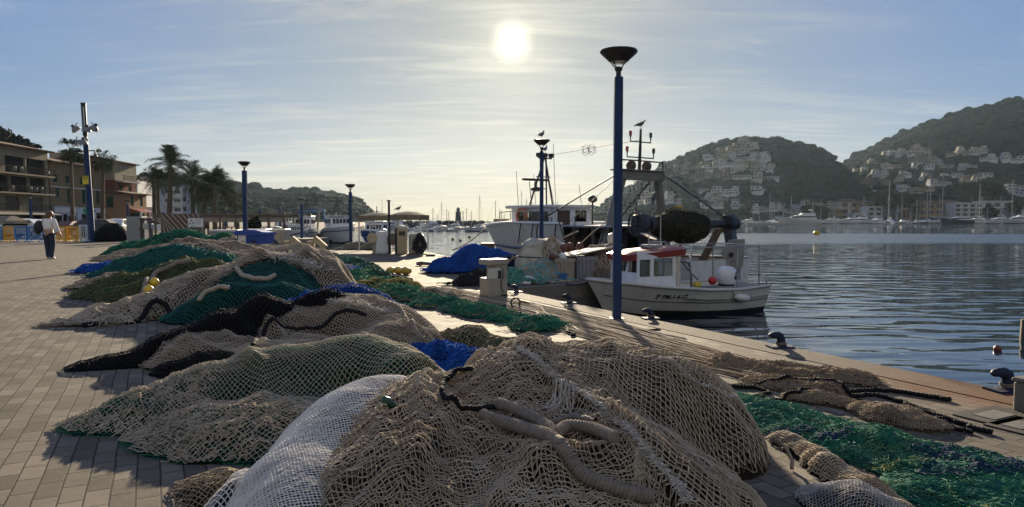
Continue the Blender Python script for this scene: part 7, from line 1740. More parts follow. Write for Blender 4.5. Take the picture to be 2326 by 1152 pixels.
# covered stall and white market roofs at the far left
for px0, px1, Y, py, lab in ((-20, 40, 50, 497, 'white canvas stall roof at the far left'), (36, 74, 53, 502, 'smaller white canvas stall roof right of the far left one'), (135, 178, 60, 508, 'red roofed terrace stand right of the walking person')):
    x0, x1 = wx(px0, Y), wx(px1, Y); z = hz(py, Y); W = x1 - x0; t = thing('market_stall', lab, 'stall', ((x0 + x1) / 2, Y, 0)); mb = MB(); mb.loft([[(-W / 2, -1.2, z - .35), (W / 2, -1.2, z - .35), (W / 2, 1.2, z - .35), (-W / 2, 1.2, z - .35)], [(-W / 2, -1.2, z - .15), (W / 2, -1.2, z - .15), (W / 2, 1.2, z - .15), (-W / 2, 1.2, z - .15)], [(-W / 2 + .3, -.2, z + .2), (W / 2 - .3, -.2, z + .2), (W / 2 - .3, .2, z + .2), (-W / 2 + .3, .2, z + .2)]], True, True); mb.build('canopy', CANVAS if 'red' not in lab else mat('dull_red', (.14, .05, .035), .7), t)
    for sx in (-1, 1):
        for sy in (-1, 1): mb = MB(); mb.cyl((sx * (W / 2 - .1), sy * 1.1, 0), .04, z - .3, 6); mb.build('post', DARK, t)
# terrace pergola
Yp = 58; x0, x1, zt = wx(352, Yp), wx(648, Yp), hz(488, Yp); W = x1 - x0; t = thing('pergola', 'long low timber pergola roof along the terrace', 'pergola', (x0, Yp, 0)); PW = mat('pergola_timber', (.13, .10, .07), .8, .25, 2, .3, 12, dirt=.3)
mb = MB(); mb.b2(0, W, -.1, .1, zt - .22, zt); mb.b2(0, W, 3.8, 4.0, zt - .22, zt); mb.build('beam', PW, t)
for k in range(40): mb = MB(); mb.box((W * (k + .5) / 40, 1.95, zt + .05), (.12, 4.6, .09)); mb.build('rafter', PW, t)
for k in range(9):
    for y in (0, 3.9): mb = MB(); mb.box((W * k / 8 * .99 + .07, y, (zt - .22) / 2), (.14, .14, zt - .22)); mb.build('post', PW, t)
mb = MB(); mb.b2(.2, W - .2, -.06, -.02, zt - .60, zt - .23); mb.build('fascia', mat('canvas_fascia', (.24, .22, .18), .8, .15, 2), t)
rg = random.Random(9)
for k in range(12):
    mb = MB(); x = x0 + W * rg.uniform(.4, .98); y = Yp + 1.2 + 2.0 * rg.random(); mb.lathe([(.28, 0), (.04, .03), (.04, .70), (.42, .72), (.42, .76)], n=14); tag(mb.build('cafe_table', mat('dark_wood_top', (.06, .045, .035), .6), None, 'auto', loc=(x, y, 0)), 'small dark cafe table under the timber pergola', 'table', 'cafe tables under the pergola')
Ys = 52; x0, x1, zt = wx(366, Ys), wx(462, Ys), hz(487, Ys); W = x1 - x0; t = thing('striped_hoarding', 'brown and white diagonally striped hoarding below the pergola', 'hoarding', (x0, Ys, 0)); mb = MB(); mb.b2(0, W, 0, .08, .05, zt); mb.build('panel', mat('brown_panel', (.085, .05, .035), .7, .15, 3, dirt=.3), t)
for k in range(11):
    xa = -1.2 + W * k / 8.0; pts = [(xa, zt), (xa + .11, zt), (xa + .11 + 1.5, .06), (xa + 1.5, .06)]
    cl_ = [(min(max(x, 0), W), z) for x, z in pts]
    if len({round(c[0], 3) for c in cl_}) < 3: continue
    mb = MB(); mb.extr([(x, -.012, z) for x, z in cl_], (0, .009, 0)); mb.build('stripe', mat('stripe_cream', (.36, .33, .27), .8, .12, 4, dirt=.3, spec=.1), t)
x0 = wx(428, Ys - .3); x1 = wx(462, Ys - .3); z0, z1 = hz(516, Ys - .3), hz(496, Ys - .3); W = x1 - x0; t = thing('recycling_sign', 'white recycling sign fixed before the striped hoarding', 'sign', (x0, Ys - .3, 0)); mb = MB(); mb.b2(0, W, 0, .03, z0, z1); mb.build('board', WHITE_P, t); mb = MB(); mb.b2(.05, .10, .035, .09, 0, z0); mb.b2(W - .1, W - .05, .035, .09, 0, z0); mb.build('post', STEEL, t)
mb = MB(); cx_, cz_ = W * .24, (z0 + z1) / 2 + .03
for k in range(3):
    a = R(90 + 120 * k); q = [Vector((cx_ + r_ * math.cos(a + d_), -.008, cz_ + r_ * math.sin(a + d_))) for r_, d_ in ((.11, -.75), (.185, -.5), (.185, .35), (.22, .35), (.15, .75), (.08, .3), (.11, .3))]; mb.extr(q, (0, .006, 0))
mb.build('recycling_symbol', INK, t); mb = MB()
for k in range(4): mb.b2(W * .46, W * (.92 - .06 * (k % 2)), -.006, -.001, z1 - .12 - .10 * k, z1 - .095 - .10 * k)
mb.b2(W * .2, W * .5, -.006, -.001, z0 + .05, z0 + .09); mb.build('sign_print', NAVY, t)
for px0, px1, Y, py0, lab, mt in ((474, 540, 36.5, 523, 'grey white edged container left of the blue bin', GREYP), (541, 604, 38, 521, 'grey container half hidden behind the blue bin', GREYP), (606, 648, 40, 521, 'tan box container right of the blue bin', BEIGE)):
    x0, x1 = wx(px0, Y), wx(px1, Y); z = hz(py0, Y); W = x1 - x0; t = thing('fish_container', lab, 'container', ((x0 + x1) / 2, Y + .5, 0)); mb = MB(); mb.rbox((0, 0, z / 2), (W - .06, .95, z - .02), .03); mb.build('body', mt, t); mb = MB(); mb.rbox((0, 0, z - .03), (W, 1.02, .09), .02); mb.build('rim', WHITE_D, t)
x0 = wx(548, 56); mb = MB(); mb.rbox((0, 0, .7), (wx(604, 56) - x0, .8, .95), .15); V_ = mb; o = tree(576, 508, 56.5, .8, 'clipped dark hedge under the pergola', 77, name='hedge_bush', sq=.8)
x0 = wx(622, 30.8); hC = Heap([(wx(622, 30.2), 30.2, .55, .45, .4, 0), (wx(634, 30.0), 30.0, .35, .4, .4, 0)], .05, .3, .3, .05, 410); net('dusky blue grey fish trap netting right of the blue bin', hC, P_GRY, [dict(cw=.06, ch=.07, r=.013, mt=twine_mat('dusk_twine', (.12, .15, .16), (.09, .10, .11)), jit=.3)], .06)
# white trailer boat bow seen behind the containers
far_trawler('f', 'white day boat bow behind the containers under the pergola', wp(612, 46), wp(632, 50), 2.2, [(0, 1.8), (1, 2.4)], WHITE_P, (2.2, 3.6, .7, 1.6, 2.3), None, 3.0)

# ---------------------------------------------------------------- the woman crossing the square
Pp = gp(113, 589); k = Pp.y / FPX; Hh = 1.66
pt_ = thing('person', 'person in white top and dark jeans walking away with a black shoulder bag', 'person', Pp, R(-12))
def skinned(name, nodes, edges, mt, parent, sub=2):
    me = bpy.data.meshes.new(name); me.from_pydata([n[0] for n in nodes], edges, []); o = bpy.data.objects.new(name, me); COL.objects.link(o)
    md = o.modifiers.new('skin', 'SKIN'); md.use_smooth_shade = True
    for v, n in zip(me.skin_vertices[0].data, nodes): v.radius = n[1] if isinstance(n[1], tuple) else (n[1], n[1])
    me.skin_vertices[0].data[0].use_root = True
    sb = o.modifiers.new('sub', 'SUBSURF'); sb.levels = sub; sb.render_levels = sub
    dg = bpy.context.evaluated_depsgraph_get(); m2 = bpy.data.meshes.new_from_object(o.evaluated_get(dg)); o.modifiers.clear(); o.data = m2; m2.name = name
    m2.materials.clear(); m2.materials.append(mt); m2.polygons.foreach_set('use_smooth', [True] * len(m2.polygons))
    if parent is not None: o.parent = parent
    return o
SKIN = mat('skin', (.42, .24, .16), .6, .06, 20); JEAN = mat('dark_denim', (.018, .026, .05), .85, .2, 12); TOP = mat('white_knit', (.76, .74, .70), .9, .08, 14, .3, 60); HAIR = mat('brown_hair', (.13, .06, .03), .6, .25, 30)
N = [((0, 0, .92), (.13, .10)), ((0, .01, 1.12), (.13, .10)), ((0, .02, 1.30), (.15, .10)), ((0, .02, 1.41), (.06, .06)), ((0, .03, 1.50), (.065, .07)), ((0, .05, 1.58), (.085, .098)), ((0, .05, 1.645), (.05, .06)),
     ((.10, 0, .84), .09), ((.11, .04, .47), .062), ((.12, -.07, .09), .045), ((.125, .06, .045), .036), ((-.10, 0, .84), .09), ((-.10, .02, .47), .062), ((-.09, .05, .09), .045), ((-.10, .18, .035), .036),
     ((.20, .02, 1.34), .055), ((.27, .03, 1.10), .042), ((.33, .12, .90), .034), ((.345, .15, .84), (.03, .022)), ((-.20, .02, 1.34), .055), ((-.26, -.02, 1.10), .042), ((-.25, .10, 1.0), .034), ((-.22, .17, 1.02), (.03, .022))]
E = [(0, 1), (1, 2), (2, 3), (3, 4), (4, 5), (5, 6), (0, 7), (7, 8), (8, 9), (9, 10), (0, 11), (11, 12), (12, 13), (13, 14), (2, 15), (15, 16), (16, 17), (17, 18), (2, 19), (19, 20), (20, 21), (21, 22)]
b0 = len(N)
for i_, (hx, dx_) in enumerate(((18, 1), (22, -1))):
    hp_ = Vector(N[hx][0])
    for f in range(5):
        j = len(N); off = Vector((dx_ * (.012 - .010 * f) if f < 4 else .03 * -dx_, .02 - .012 * f if f < 4 else .03, -.045 - (.012 if f in (1, 2) else 0) if f < 4 else -.02)); N.append((tuple(hp_ + off), .0085)); N.append((tuple(hp_ + off * 1.6 + Vector((0, .012, -.01))), .007)); E += [(hx, j), (j, j + 1)]
skinned('body', N, E, SKIN, pt_, 1)
skinned('jeans', [((0, 0, .95), (.165, .135)), ((.10, 0, .82), (.115, .125)), ((.11, .035, .47), (.085, .09)), ((.12, -.06, .12), (.078, .09)), ((.12, -.065, .07), (.08, .095)), ((-.10, 0, .82), (.115, .125)), ((-.10, .02, .47), (.085, .09)), ((-.09, .05, .12), (.078, .09)), ((-.09, .055, .07), (.08, .095))], [(0, 1), (1, 2), (2, 3), (3, 4), (0, 5), (5, 6), (6, 7), (7, 8)], JEAN, pt_)
skinned('top', [((0, 0, .98), (.20, .16)), ((0, .01, 1.14), (.195, .15)), ((0, .02, 1.30), (.19, .13)), ((0, .02, 1.40), (.10, .09)), ((.20, .02, 1.35), (.085, .09)), ((.28, .03, 1.10), (.075, .08)), ((.325, .10, .94), (.06, .06)), ((-.20, .02, 1.35), (.085, .09)), ((-.27, -.01, 1.10), (.075, .08)), ((-.26, .07, 1.01), (.06, .06))], [(0, 1), (1, 2), (2, 3), (2, 4), (4, 5), (5, 6), (2, 7), (7, 8), (8, 9)], TOP, pt_)
mb = MB(); mb.ball((0, .035, 1.585), .118, 16, sq=(1, 1.05, 1.0)); mb.ball((0, -.02, 1.52), .085, 12, sq=(1.05, .8, .9)); mb.build('hair', HAIR, pt_, True)
for sx, y in ((.12, -.02), (-.10, .10)):
    mb = MB(); mb.loft([[(sx + .045 * math.cos(a) * q, y + yy, .045 + .04 * math.sin(a) * q) for a in np.linspace(0, 6.283, 12)[:-1]] for yy, q in ((-.10, .7), (-.05, 1), (.06, .95), (.13, .6))], True, True); mb.build('shoe', mat('pale_trainer', (.45, .44, .42), .7), pt_, True)
mb = MB(); mb.ball((0, 0, 0), .22, 16, sq=(.78, .62, 1.15)); bg_ = mb.build('shoulder_bag', mat('black_bag', (.016, .016, .02), .7, .2, 8), None, True, loc=T_(pt_, (-.34, -.08, 1.12)), rotz=pt_.rotation_euler.z); bg_.rotation_euler.y = R(12); tag(bg_, 'large black bag hanging from the walking person\'s left shoulder', 'bag')
mb = MB(); mb.tube([(.02, .10, .16), (.10, .12, .30), (.13, .06, .31), (.06, -.06, .18)], .018, 6); mb.build('strap', mat('black_bag', (.016, .016, .02)), bg_, True)

# ================================================================== ACROSS THE WATER
ORD = ['first', 'second', 'third', 'fourth', 'fifth', 'sixth', 'seventh', 'eighth', 'ninth', 'tenth', 'eleventh', 'twelfth', 'thirteenth', 'fourteenth', 'fifteenth', 'sixteenth', 'seventeenth', 'eighteenth', 'nineteenth', 'twentieth']
def hw(name, c): return mat(name, c, .9, .06, .12, 0, 1, dirt=.2, spec=.08)
VW = {'white': hw('villa_white', (.50, .49, .46)), 'cream': hw('villa_cream', (.44, .40, .33)), 'sandy': hw('villa_sandy', (.34, .28, .20)), 'brown': hw('villa_brown', (.22, .175, .13)), 'yellow': hw('villa_yellow', (.27, .19, .09)), 'orange': hw('villa_orange', (.40, .17, .06)), 'grey': hw('villa_grey', (.34, .35, .37))}
VGLASS = mat('villa_opening', (.055, .058, .065), .8, .2, 1, spec=.1)
def villa_mesh(col, seed, tiers, tile):
    """stepped hillside house about 1 unit = 1 m, front to -y, 10 m wide"""
    rg = random.Random(seed); mb = MB(); W = 10.; y0 = 0; z0 = -5.0; x0, x1 = -W / 2, W / 2
    for k in range(tiers):
        h = rg.uniform(2.6, 3.1) + (5.0 if k == 0 else 0); z1 = z0 + h
        mb.b2(x0, x1, y0, 8, z0, z1, 0)
        mb.b2(x0 - .15, x1 + .15, y0 - .2, 8.05, z1, z1 + .25, 0)
        zb_ = z1 - 2.25; n = max(2, int((x1 - x0) / 3.1)); 
        for i in range(n):
            w_ = (x1 - x0) / n; c_ = x0 + w_ * (i + .5); q = rg.choice((.5, .62, .78)); a_ = rg.choice((1.5, 1.7, 1.2))
            mb.b2(c_ - w_ * q / 2, c_ + w_ * q / 2, y0 - .06, y0 + .2, zb_ + (0 if a_ > 1.3 else .6), zb_ + (0 if a_ > 1.3 else .6) + a_, 1)
        for i in range(2): mb.b2(x1 - .02, x1 + .05, y0 + 1.2 + 2.8 * i, y0 + 2.4 + 2.8 * i, zb_ + .2, zb_ + 1.5, 1)
        if k < tiers - 1 and rg.random() < .7: mb.b2(x0, x1, y0 + .02, y0 + .14, z1 + .251, z1 + .95, 0)
        if k == tiers - 1 and tile:
            mb.loft([[(x0 - .4, y0 - .5, z1 + .26), (x1 + .4, y0 - .5, z1 + .26), (x1 + .4, 8.3, z1 + .26), (x0 - .4, 8.3, z1 + .26)], [(x0 + 1.5, 3.6, z1 + 1.7), (x1 - 1.5, 3.6, z1 + 1.7), (x1 - 1.5, 4.4, z1 + 1.7), (x0 + 1.5, 4.4, z1 + 1.7)]], True, True, 2)
        z0 = z1; y0 += rg.uniform(1.0, 2.2); s_ = rg.uniform(.6, 2.6)
        if rg.random() < .5: x0 += s_
        else: x1 -= s_
        if rg.random() < .4: x0 += rg.uniform(.3, 1.2)
    me = mb.build('hillside_house', [VW[col], VGLASS, TILE], None); d = me.data; bpy.data.objects.remove(me); return d
VM = {}
def villa(col, k):
    key = (col, k)
    if key not in VM: VM[key] = villa_mesh(col, 31 * k + len(col), 1 + (k + 1) % 3, k % 2 == 1)
    return VM[key]
FOOT = []; WALLM_ = mat('terrace_wall', (.16, .14, .11), .9, .2, .2, spec=.05)
def hrow(hill, px0, px1, py, n, cols, where, size=1., jy=4, seed=0):
    rg = random.Random(seed + int(px0)); step = (px1 - px0) / n
    for k in range(n):
        px = px0 + step * (k + .5) + rg.uniform(-.2, .2) * step; p = hill.hit(px, py + rg.uniform(-jy, jy)); c_ = cols[(k + seed) % len(cols)] if len(cols) < 3 else rg.choice(cols)
        o = bpy.data.objects.new('hillside_house', villa(c_, rg.randrange(6))); COL.objects.link(o)
        w_ = step * p.y / FPX / 10 * rg.uniform(.85, 1.12) * size; sz = min(1.0, max(.5, .82 * w_ ** .6))
        o.location = p + Vector((0, -3, .3)); o.scale = (w_, .9, sz); o.rotation_euler.z = -math.atan2(p.x, p.y) * .6 + rg.uniform(-.35, .35)
        pos = ORD[k] + ' from left in' if n > 1 else 'alone in'
        tag(o, f'{c_} house, {pos} the {where}', 'house', 'houses across the harbour'); FOOT.append((p.x / p.y, p.y, p.x, w_ * 5 + 3))
mh, rh = mid_hill, right_hill
hrow(mh, 1672, 1706, 328, 2, ['cream', 'sandy'], 'crowning row on the round hill', 1, 2)
hrow(mh, 1645, 1722, 340, 5, ['cream', 'white', 'sandy'], 'next row down from the round hill crown', 1.1, 2, 1)
hrow(mh, 1628, 1735, 352, 6, ['white', 'cream', 'sandy', 'sandy'], 'upper dense row of the round hill cluster', 1.1, 2, 2)
hrow(mh, 1600, 1748, 364, 9, ['white', 'cream', 'sandy', 'white'], 'widest upper row of the round hill cluster', 1.1, 2, 3)
hrow(mh, 1596, 1754, 377, 9, ['white', 'cream', 'white', 'sandy'], 'middle row of the round hill cluster', 1.1, 2, 4)
hrow(mh, 1600, 1750, 390, 8, ['white', 'white', 'sandy', 'cream'], 'lower row of the round hill cluster', 1., 3, 5)
hrow(mh, 1530, 1590, 385, 4, ['brown', 'sandy'], 'brown row left of the round hill cluster', 1.1, 5, 6)
hrow(mh, 1500, 1600, 400, 5, ['brown', 'sandy', 'brown'], 'dim row on the round hill left shoulder', 1.1, 5, 7)
hrow(mh, 1595, 1660, 406, 4, ['sandy', 'brown'], 'sandy row under the round hill cluster', 1.1, 3, 8)
hrow(mh, 1664, 1762, 407, 5, ['white', 'white', 'cream'], 'bright row under the round hill cluster', 1.15, 3, 9)
hrow(mh, 1590, 1630, 437, 2, ['white'], 'white pair halfway down the round hill', 1.1, 1, 10)
hrow(mh, 1630, 1672, 444, 2, ['white'], 'white pair just right of the halfway pair', 1., 2, 11)
hrow(mh, 1697, 1724, 438, 1, ['white'], 'wooded middle of the round hill', 1., 1, 12)
hrow(mh, 1460, 1545, 446, 5, ['white', 'cream'], 'upper white row seen behind the gantry', 1.1, 3, 13)
hrow(mh, 1450, 1545, 460, 6, ['white', 'white', 'grey'], 'lower white row seen behind the gantry', 1.1, 3, 14)
hrow(mh, 1586, 1650, 457, 4, ['white', 'cream'], 'upper waterside row above the net drum', 1.1, 3, 15)
hrow(mh, 1590, 1640, 473, 3, ['white'], 'lower waterside row above the net drum', 1.1, 3, 16)
hrow(mh, 1660, 1690, 473, 2, ['white', 'grey'], 'white waterside pair right of the net drum', 1.1, 2, 17)
hrow(mh, 1706, 1815, 482, 8, ['white', 'cream', 'white', 'grey'], 'shore row at the foot of the round hill', 1.05, 4, 18)
hrow(mh, 1822, 1902, 478, 5, ['cream', 'sandy', 'white'], 'shore row between the two hills', 1.1, 4, 19)
hrow(rh, 2003, 2056, 353, 3, ['cream', 'white'], 'topmost left row of the right hill', 1.05, 2, 20)
hrow(rh, 2062, 2110, 344, 3, ['cream', 'sandy'], 'highest terraces of the right hill', 1.1, 2, 21)
hrow(rh, 2060, 2112, 354, 3, ['sandy', 'cream', 'cream'], 'terraces just below the highest ones', 1.1, 2, 22)
hrow(rh, 2062, 2124, 368, 4, ['sandy', 'brown'], 'sandy terraces in the middle of the right hill', 1.1, 3, 23)
hrow(rh, 2150, 2235, 352, 5, ['cream', 'sandy', 'cream'], 'pale upper row right of the highest terraces', 1.1, 4, 24)
hrow(rh, 2226, 2262, 365, 2, ['white'], 'white pair on the right of the upper slope', 1.1, 2, 25)
hrow(rh, 2272, 2326, 367, 3, ['white'], 'villas farthest right on the slope', 1.1, 4, 26)
hrow(rh, 1938, 1970, 390, 2, ['white', 'cream'], 'pair near the saddle between the hills', 1.1, 2, 27)
hrow(rh, 1955, 2000, 372, 3, ['brown', 'sandy'], 'dim brown row under the saddle ridge', 1.1, 4, 28)
hrow(rh, 2008, 2045, 382, 2, ['sandy', 'cream'], 'sandy pair left of the long white villa', 1.1, 2, 29)
hrow(rh, 2072, 2112, 384, 2, ['white'], 'long white villas mid slope', 1.2, 1, 30)
hrow(rh, 2122, 2160, 378, 3, ['sandy', 'grey'], 'sandy trio right of the long white villa', 1.1, 3, 31)
hrow(rh, 2172, 2216, 384, 3, ['white'], 'white trio right of the sandy trio', 1.1, 4, 32)
hrow(rh, 2220, 2246, 402, 1, ['white'], 'dark trees at the right of the slope', 1.1, 1, 33)
hrow(rh, 1976, 2012, 402, 2, ['white'], 'bright white pair on the lower left slope', 1.1, 1, 34)
hrow(rh, 2040, 2066, 400, 2, ['white', 'cream'], 'small pair between the bright white groups', 1., 2, 35)
hrow(rh, 2084, 2152, 407, 4, ['white'], 'largest bright white row of the right hill', 1.2, 2, 36)
hrow(rh, 2160, 2196, 404, 2, ['cream', 'white'], 'tall cream pair right of the largest white row', 1.1, 3, 37)
hrow(rh, 1952, 2022, 418, 5, ['brown', 'sandy', 'brown'], 'brown row low on the right hill', 1.1, 3, 38)
hrow(rh, 2026, 2060, 417, 2, ['cream'], 'cream pair right of the low brown row', 1.1, 2, 39)
hrow(rh, 2106, 2158, 421, 3, ['white', 'cream'], 'long low cream row above the waterfront', 1.15, 1, 40)
hrow(rh, 2178, 2216, 420, 2, ['cream', 'sandy'], 'pair right of the low cream row', 1.1, 2, 41)
hrow(rh, 1902, 1942, 437, 3, ['sandy', 'grey'], 'dim trio near the foot of the right hill', 1.1, 3, 42)
hrow(rh, 1946, 2000, 440, 2, ['white'], 'framed pair at the right hill foot', 1.1, 1, 43)
hrow(rh, 2038, 2115, 437, 4, ['grey', 'white', 'sandy'], 'greyish row above the waterfront trees', 1.1, 4, 44)
hrow(rh, 2280, 2326, 442, 2, ['grey', 'white'], 'long low roofs at the right edge', 1.2, 2, 45)
# waterfront houses that are big enough to show storeys: walls, roof and windows of their own
def shore_house(px0, px1, Y, py, col, label, floors, tile=False, bays=None):
    x0, x1 = wx(px0, Y), wx(px1, Y); H = hz(py, Y) - .4; W = x1 - x0; t = thing('waterfront_house', label, 'house', ((x0 + x1) / 2, Y, .3), 0, 'waterfront houses')
    mb = MB(); mb.b2(-W / 2, W / 2, 0, 9, -2, H); mb.build('wall', VW[col], t)
    mb = MB()
    if tile: mb.loft([[(-W / 2 - .5, -.6, H), (W / 2 + .5, -.6, H), (W / 2 + .5, 9.5, H), (-W / 2 - .5, 9.5, H)], [(-W / 2 + 2, 4, H + 1.8), (W / 2 - 2, 4, H + 1.8), (W / 2 - 2, 5, H + 1.8), (-W / 2 + 2, 5, H + 1.8)]], True, True)
    else: mb.b2(-W / 2 - .2, W / 2 + .2, -.9, 9.2, H, H + .5)
    mb.build('roof', TILE if tile else VW['white'], t)
    n = bays or max(2, int(W / 4)); fh = H / floors
    for f in range(floors):
        for k in range(n):
            mb = MB(); x = -W / 2 + W * (k + .5) / n; w_ = W / n * .6; mb.b2(x - w_ / 2, x + w_ / 2, -.10, -.003, f * fh + fh * .25, f * fh + fh * .78); mb.build('window', VGLASS, t)
        if not tile and f: mb = MB(); mb.b2(-W / 2, W / 2, -1.2, -.11, f * fh - .1, f * fh + .5); mb.build('balcony', VW[col], t)
shore_house(1906, 1950, 392, 458, 'sandy', 'sandy three storey house on the waterfront, left of the yellow one', 3, True); shore_house(1945, 1985, 390, 462, 'yellow', 'yellow three storey house on the waterfront', 3, True); shore_house(1896, 1911, 386, 473, 'yellow', 'small bright yellow house at the left of the waterfront', 2)
shore_house(1970, 2002, 381, 470, 'white', 'white harbour building with a square tower', 3); shore_house(2046, 2068, 383, 474, 'orange', 'small orange house on the waterfront', 1); shore_house(2022, 2047, 384, 476, 'grey', 'low grey house left of the orange one', 1)
shore_house(2086, 2140, 396, 462, 'yellow', 'long ochre house with tiled roofs behind the tall masts', 3, True); shore_house(2136, 2182, 400, 460, 'sandy', 'second tiled house right of the long ochre one', 3, True)
shore_house(2166, 2232, 388, 462, 'white', 'terraced white waterfront hotel, left half', 4); shore_house(2232, 2296, 392, 458, 'white', 'terraced white waterfront hotel, right half', 3)
shore_house(2300, 2345, 384, 476, 'grey', 'low grey waterfront house at the right edge', 2); shore_house(1938, 1968, 378, 486, 'grey', 'low flat pavilion at the water below the yellow house', 1)
# quay along the far shore and the floating dock
mb = MB()
for k in range(40):
    a, b = 1640 + 22 * k, 1662 + 22 * k; mb.b2(wx(a, 374), wx(b, 374), 372, 386, -1.6, .55)
tag(mb.build('far_promenade', CONC), kind='structure')
x0, x1 = wx(1702, 296), wx(1856, 300); t = thing('floating_dock', 'long pale floating dock with a dotted fender edge', 'dock', ((x0 + x1) / 2, 297, WATER_Z)); mb = MB(); mb.b2((x0 - x1) / 2, (x1 - x0) / 2, -1.2, 1.2, -.2, .75); mb.build('deck', mat('dock_planks', (.26, .23, .18), .9, .1, 2, spec=.05), t)
for k in range(38): mb = MB(); x = (x0 - x1) / 2 + (x1 - x0) * (k + .5) / 38; mb.rbox((x, -1.24, .25), (.34, .12, .6), .04); mb.build('fender', mat('dock_fender', (.45, .44, .40), .7), t)
# shore trees one can tell apart
SG = 'trees along the far shore'
SH = leaf_mat('shore_tree_leaves', (.020, .032, .014), (.045, .058, .024))
for k, (px, py, r) in enumerate(((2010, 452, 7), (2028, 460, 5.5), (2046, 450, 6), (1838, 474, 4.5), (1868, 476, 4), (2240, 480, 4.5), (2253, 484, 3.2), (1690, 480, 4), (1650, 486, 3.6), (2075, 476, 3.2), (2306, 470, 5), (2205, 430, 7), (2228, 424, 7), (2258, 432, 7))):
    tree(px, py, 378 + k % 3 * 5 if py > 449 else 430, r, f'dark round shore tree, {ORD[k]} of those listed by the far waterfront' if False else ('largest dark tree before the low brown houses', 'tree right of the largest dark one on the shore', 'third dark crown of the waterfront clump', 'tree in front of the house row between the hills', 'smaller tree right of the one between the hills', 'golden tree before the white hotel', 'small tree beside the golden one at the hotel', 'tree at the right of the white waterside pair', 'low tree at the water beneath the net drum houses', 'tree right of the small orange house', 'dark tree right of the white hotel', 'left crown of the dark trio above the hotel', 'middle crown of the dark trio above the hotel', 'right crown of the dark trio above the hotel')[k], 60 + k, sq=.75, group=SG, mt=SH, name='shore_tree', nb=12)

# ---------------------------------------------------------------- moored yachts
def proto_sail(L, mastH, cover):
    t = thing('sailboat', '', 'sailing boat', (0, -900, 0)); h = Hull(L, L * .29, [(0, L * .085), (.5, L * .085), (1, L * .115)], -.3, .75, L * .08, .3, .9, 1.9); h.shell([WHITE_P, NAVY], t, vsplit=.12, nu=14, nv=4); h.deck(WHITE_D, t, .02)
    mb = MB(); z = L * .085; mb.loft([[(L * .28, -L * .08, z), (L * .66, -L * .05, z), (L * .66, L * .05, z), (L * .28, L * .08, z)], [(L * .30, -L * .07, z + L * .055), (L * .60, -L * .04, z + L * .045), (L * .60, L * .04, z + L * .045), (L * .30, L * .07, z + L * .055)]], True, True); cb = mb.build('cabin', WHITE_P, t)
    mb = MB(); mb.b2(L * .34, L * .56, -L * .073, L * .073, z + L * .018, z + L * .036); mb.build('window', GLASS_D, cb)
    mb = MB(); bar(mb, (L * .56, 0, z), (L * .56, 0, mastH), .11, 6); bar(mb, (L * .56, -L * .07, mastH * .6), (L * .56, L * .07, mastH * .6), .05, 5); mb.build('mast', mat('mast_alloy', (.42, .42, .42), .5, .05, 5, metal=.2), t)
    mb = MB(); mb.tube([(L * .55, 0, z + L * .11), (L * .15, 0, z + L * .10)], [.24, .16], 7); mb.build('boom_cover', cover, t)
    mb = MB()
    for a in ((L * .98, 0, L * .115), (L * .02, 0, L * .09), (L * .54, L * .12, z), (L * .54, -L * .12, z)): bar(mb, a, (L * .56, 0, mastH * .97), .028, 4)
    mb.build('rigging', DARK, t); return t
def proto_motor(L, fly, hullm=None):
    t = thing('motor_yacht', '', 'motor yacht', (0, -900, 0)); h = Hull(L, L * .30, [(0, L * .10), (.5, L * .12), (1, L * .17)], -.3, .85, L * .12, .26, .8, 2.2); h.shell([hullm or WHITE_P, NAVY], t, vsplit=.12, nu=14, nv=4); h.deck(WHITE_D, t, .02); z = L * .115
    mb = MB(); mb.loft([[(L * .10, -L * .11, z), (L * .72, -L * .07, z), (L * .72, L * .07, z), (L * .10, L * .11, z)], [(L * .14, -L * .10, z + L * .085), (L * .52, -L * .08, z + L * .085), (L * .52, L * .08, z + L * .085), (L * .14, L * .10, z + L * .085)]], True, True); cb = mb.build('cabin', WHITE_P, t)
    mb = MB(); mb.loft([[(L * .12, -L * .112, z + L * .025), (L * .655, -L * .08, z + L * .025), (L * .655, L * .08, z + L * .025), (L * .12, L * .112, z + L * .025)], [(L * .14, -L * .107, z + L * .062), (L * .585, -L * .083, z + L * .062), (L * .585, L * .083, z + L * .062), (L * .14, L * .107, z + L * .062)]], True, True); mb.build('window', GLASS_D, cb)
    if fly:
        mb = MB(); mb.loft([[(L * .12, -L * .085, z + L * .086), (L * .46, -L * .07, z + L * .086), (L * .46, L * .07, z + L * .086), (L * .12, L * .085, z + L * .086)], [(L * .14, -L * .08, z + L * .125), (L * .40, -L * .065, z + L * .125), (L * .40, L * .065, z + L * .125), (L * .14, L * .08, z + L * .125)]], True, True); mb.build('flybridge', WHITE_D, t)
        mb = MB(); 
        for sd in (1, -1): bar(mb, (L * .14, sd * L * .08, z + L * .12), (L * .20, sd * L * .06, z + L * .20), .08, 5)
        mb.b2(L * .17, L * .24, -L * .065, L * .065, z + L * .195, z + L * .21); mb.build('radar_arch', WHITE_P, t)
    mb = MB()
    for sd in (1, -1): mb.tube([h.pt(u, 1, sd) + Vector((0, 0, L * .035)) for u in (.55, .7, .85, .97)], .03, 4)
    mb.build('rail', STEEL, t); return t
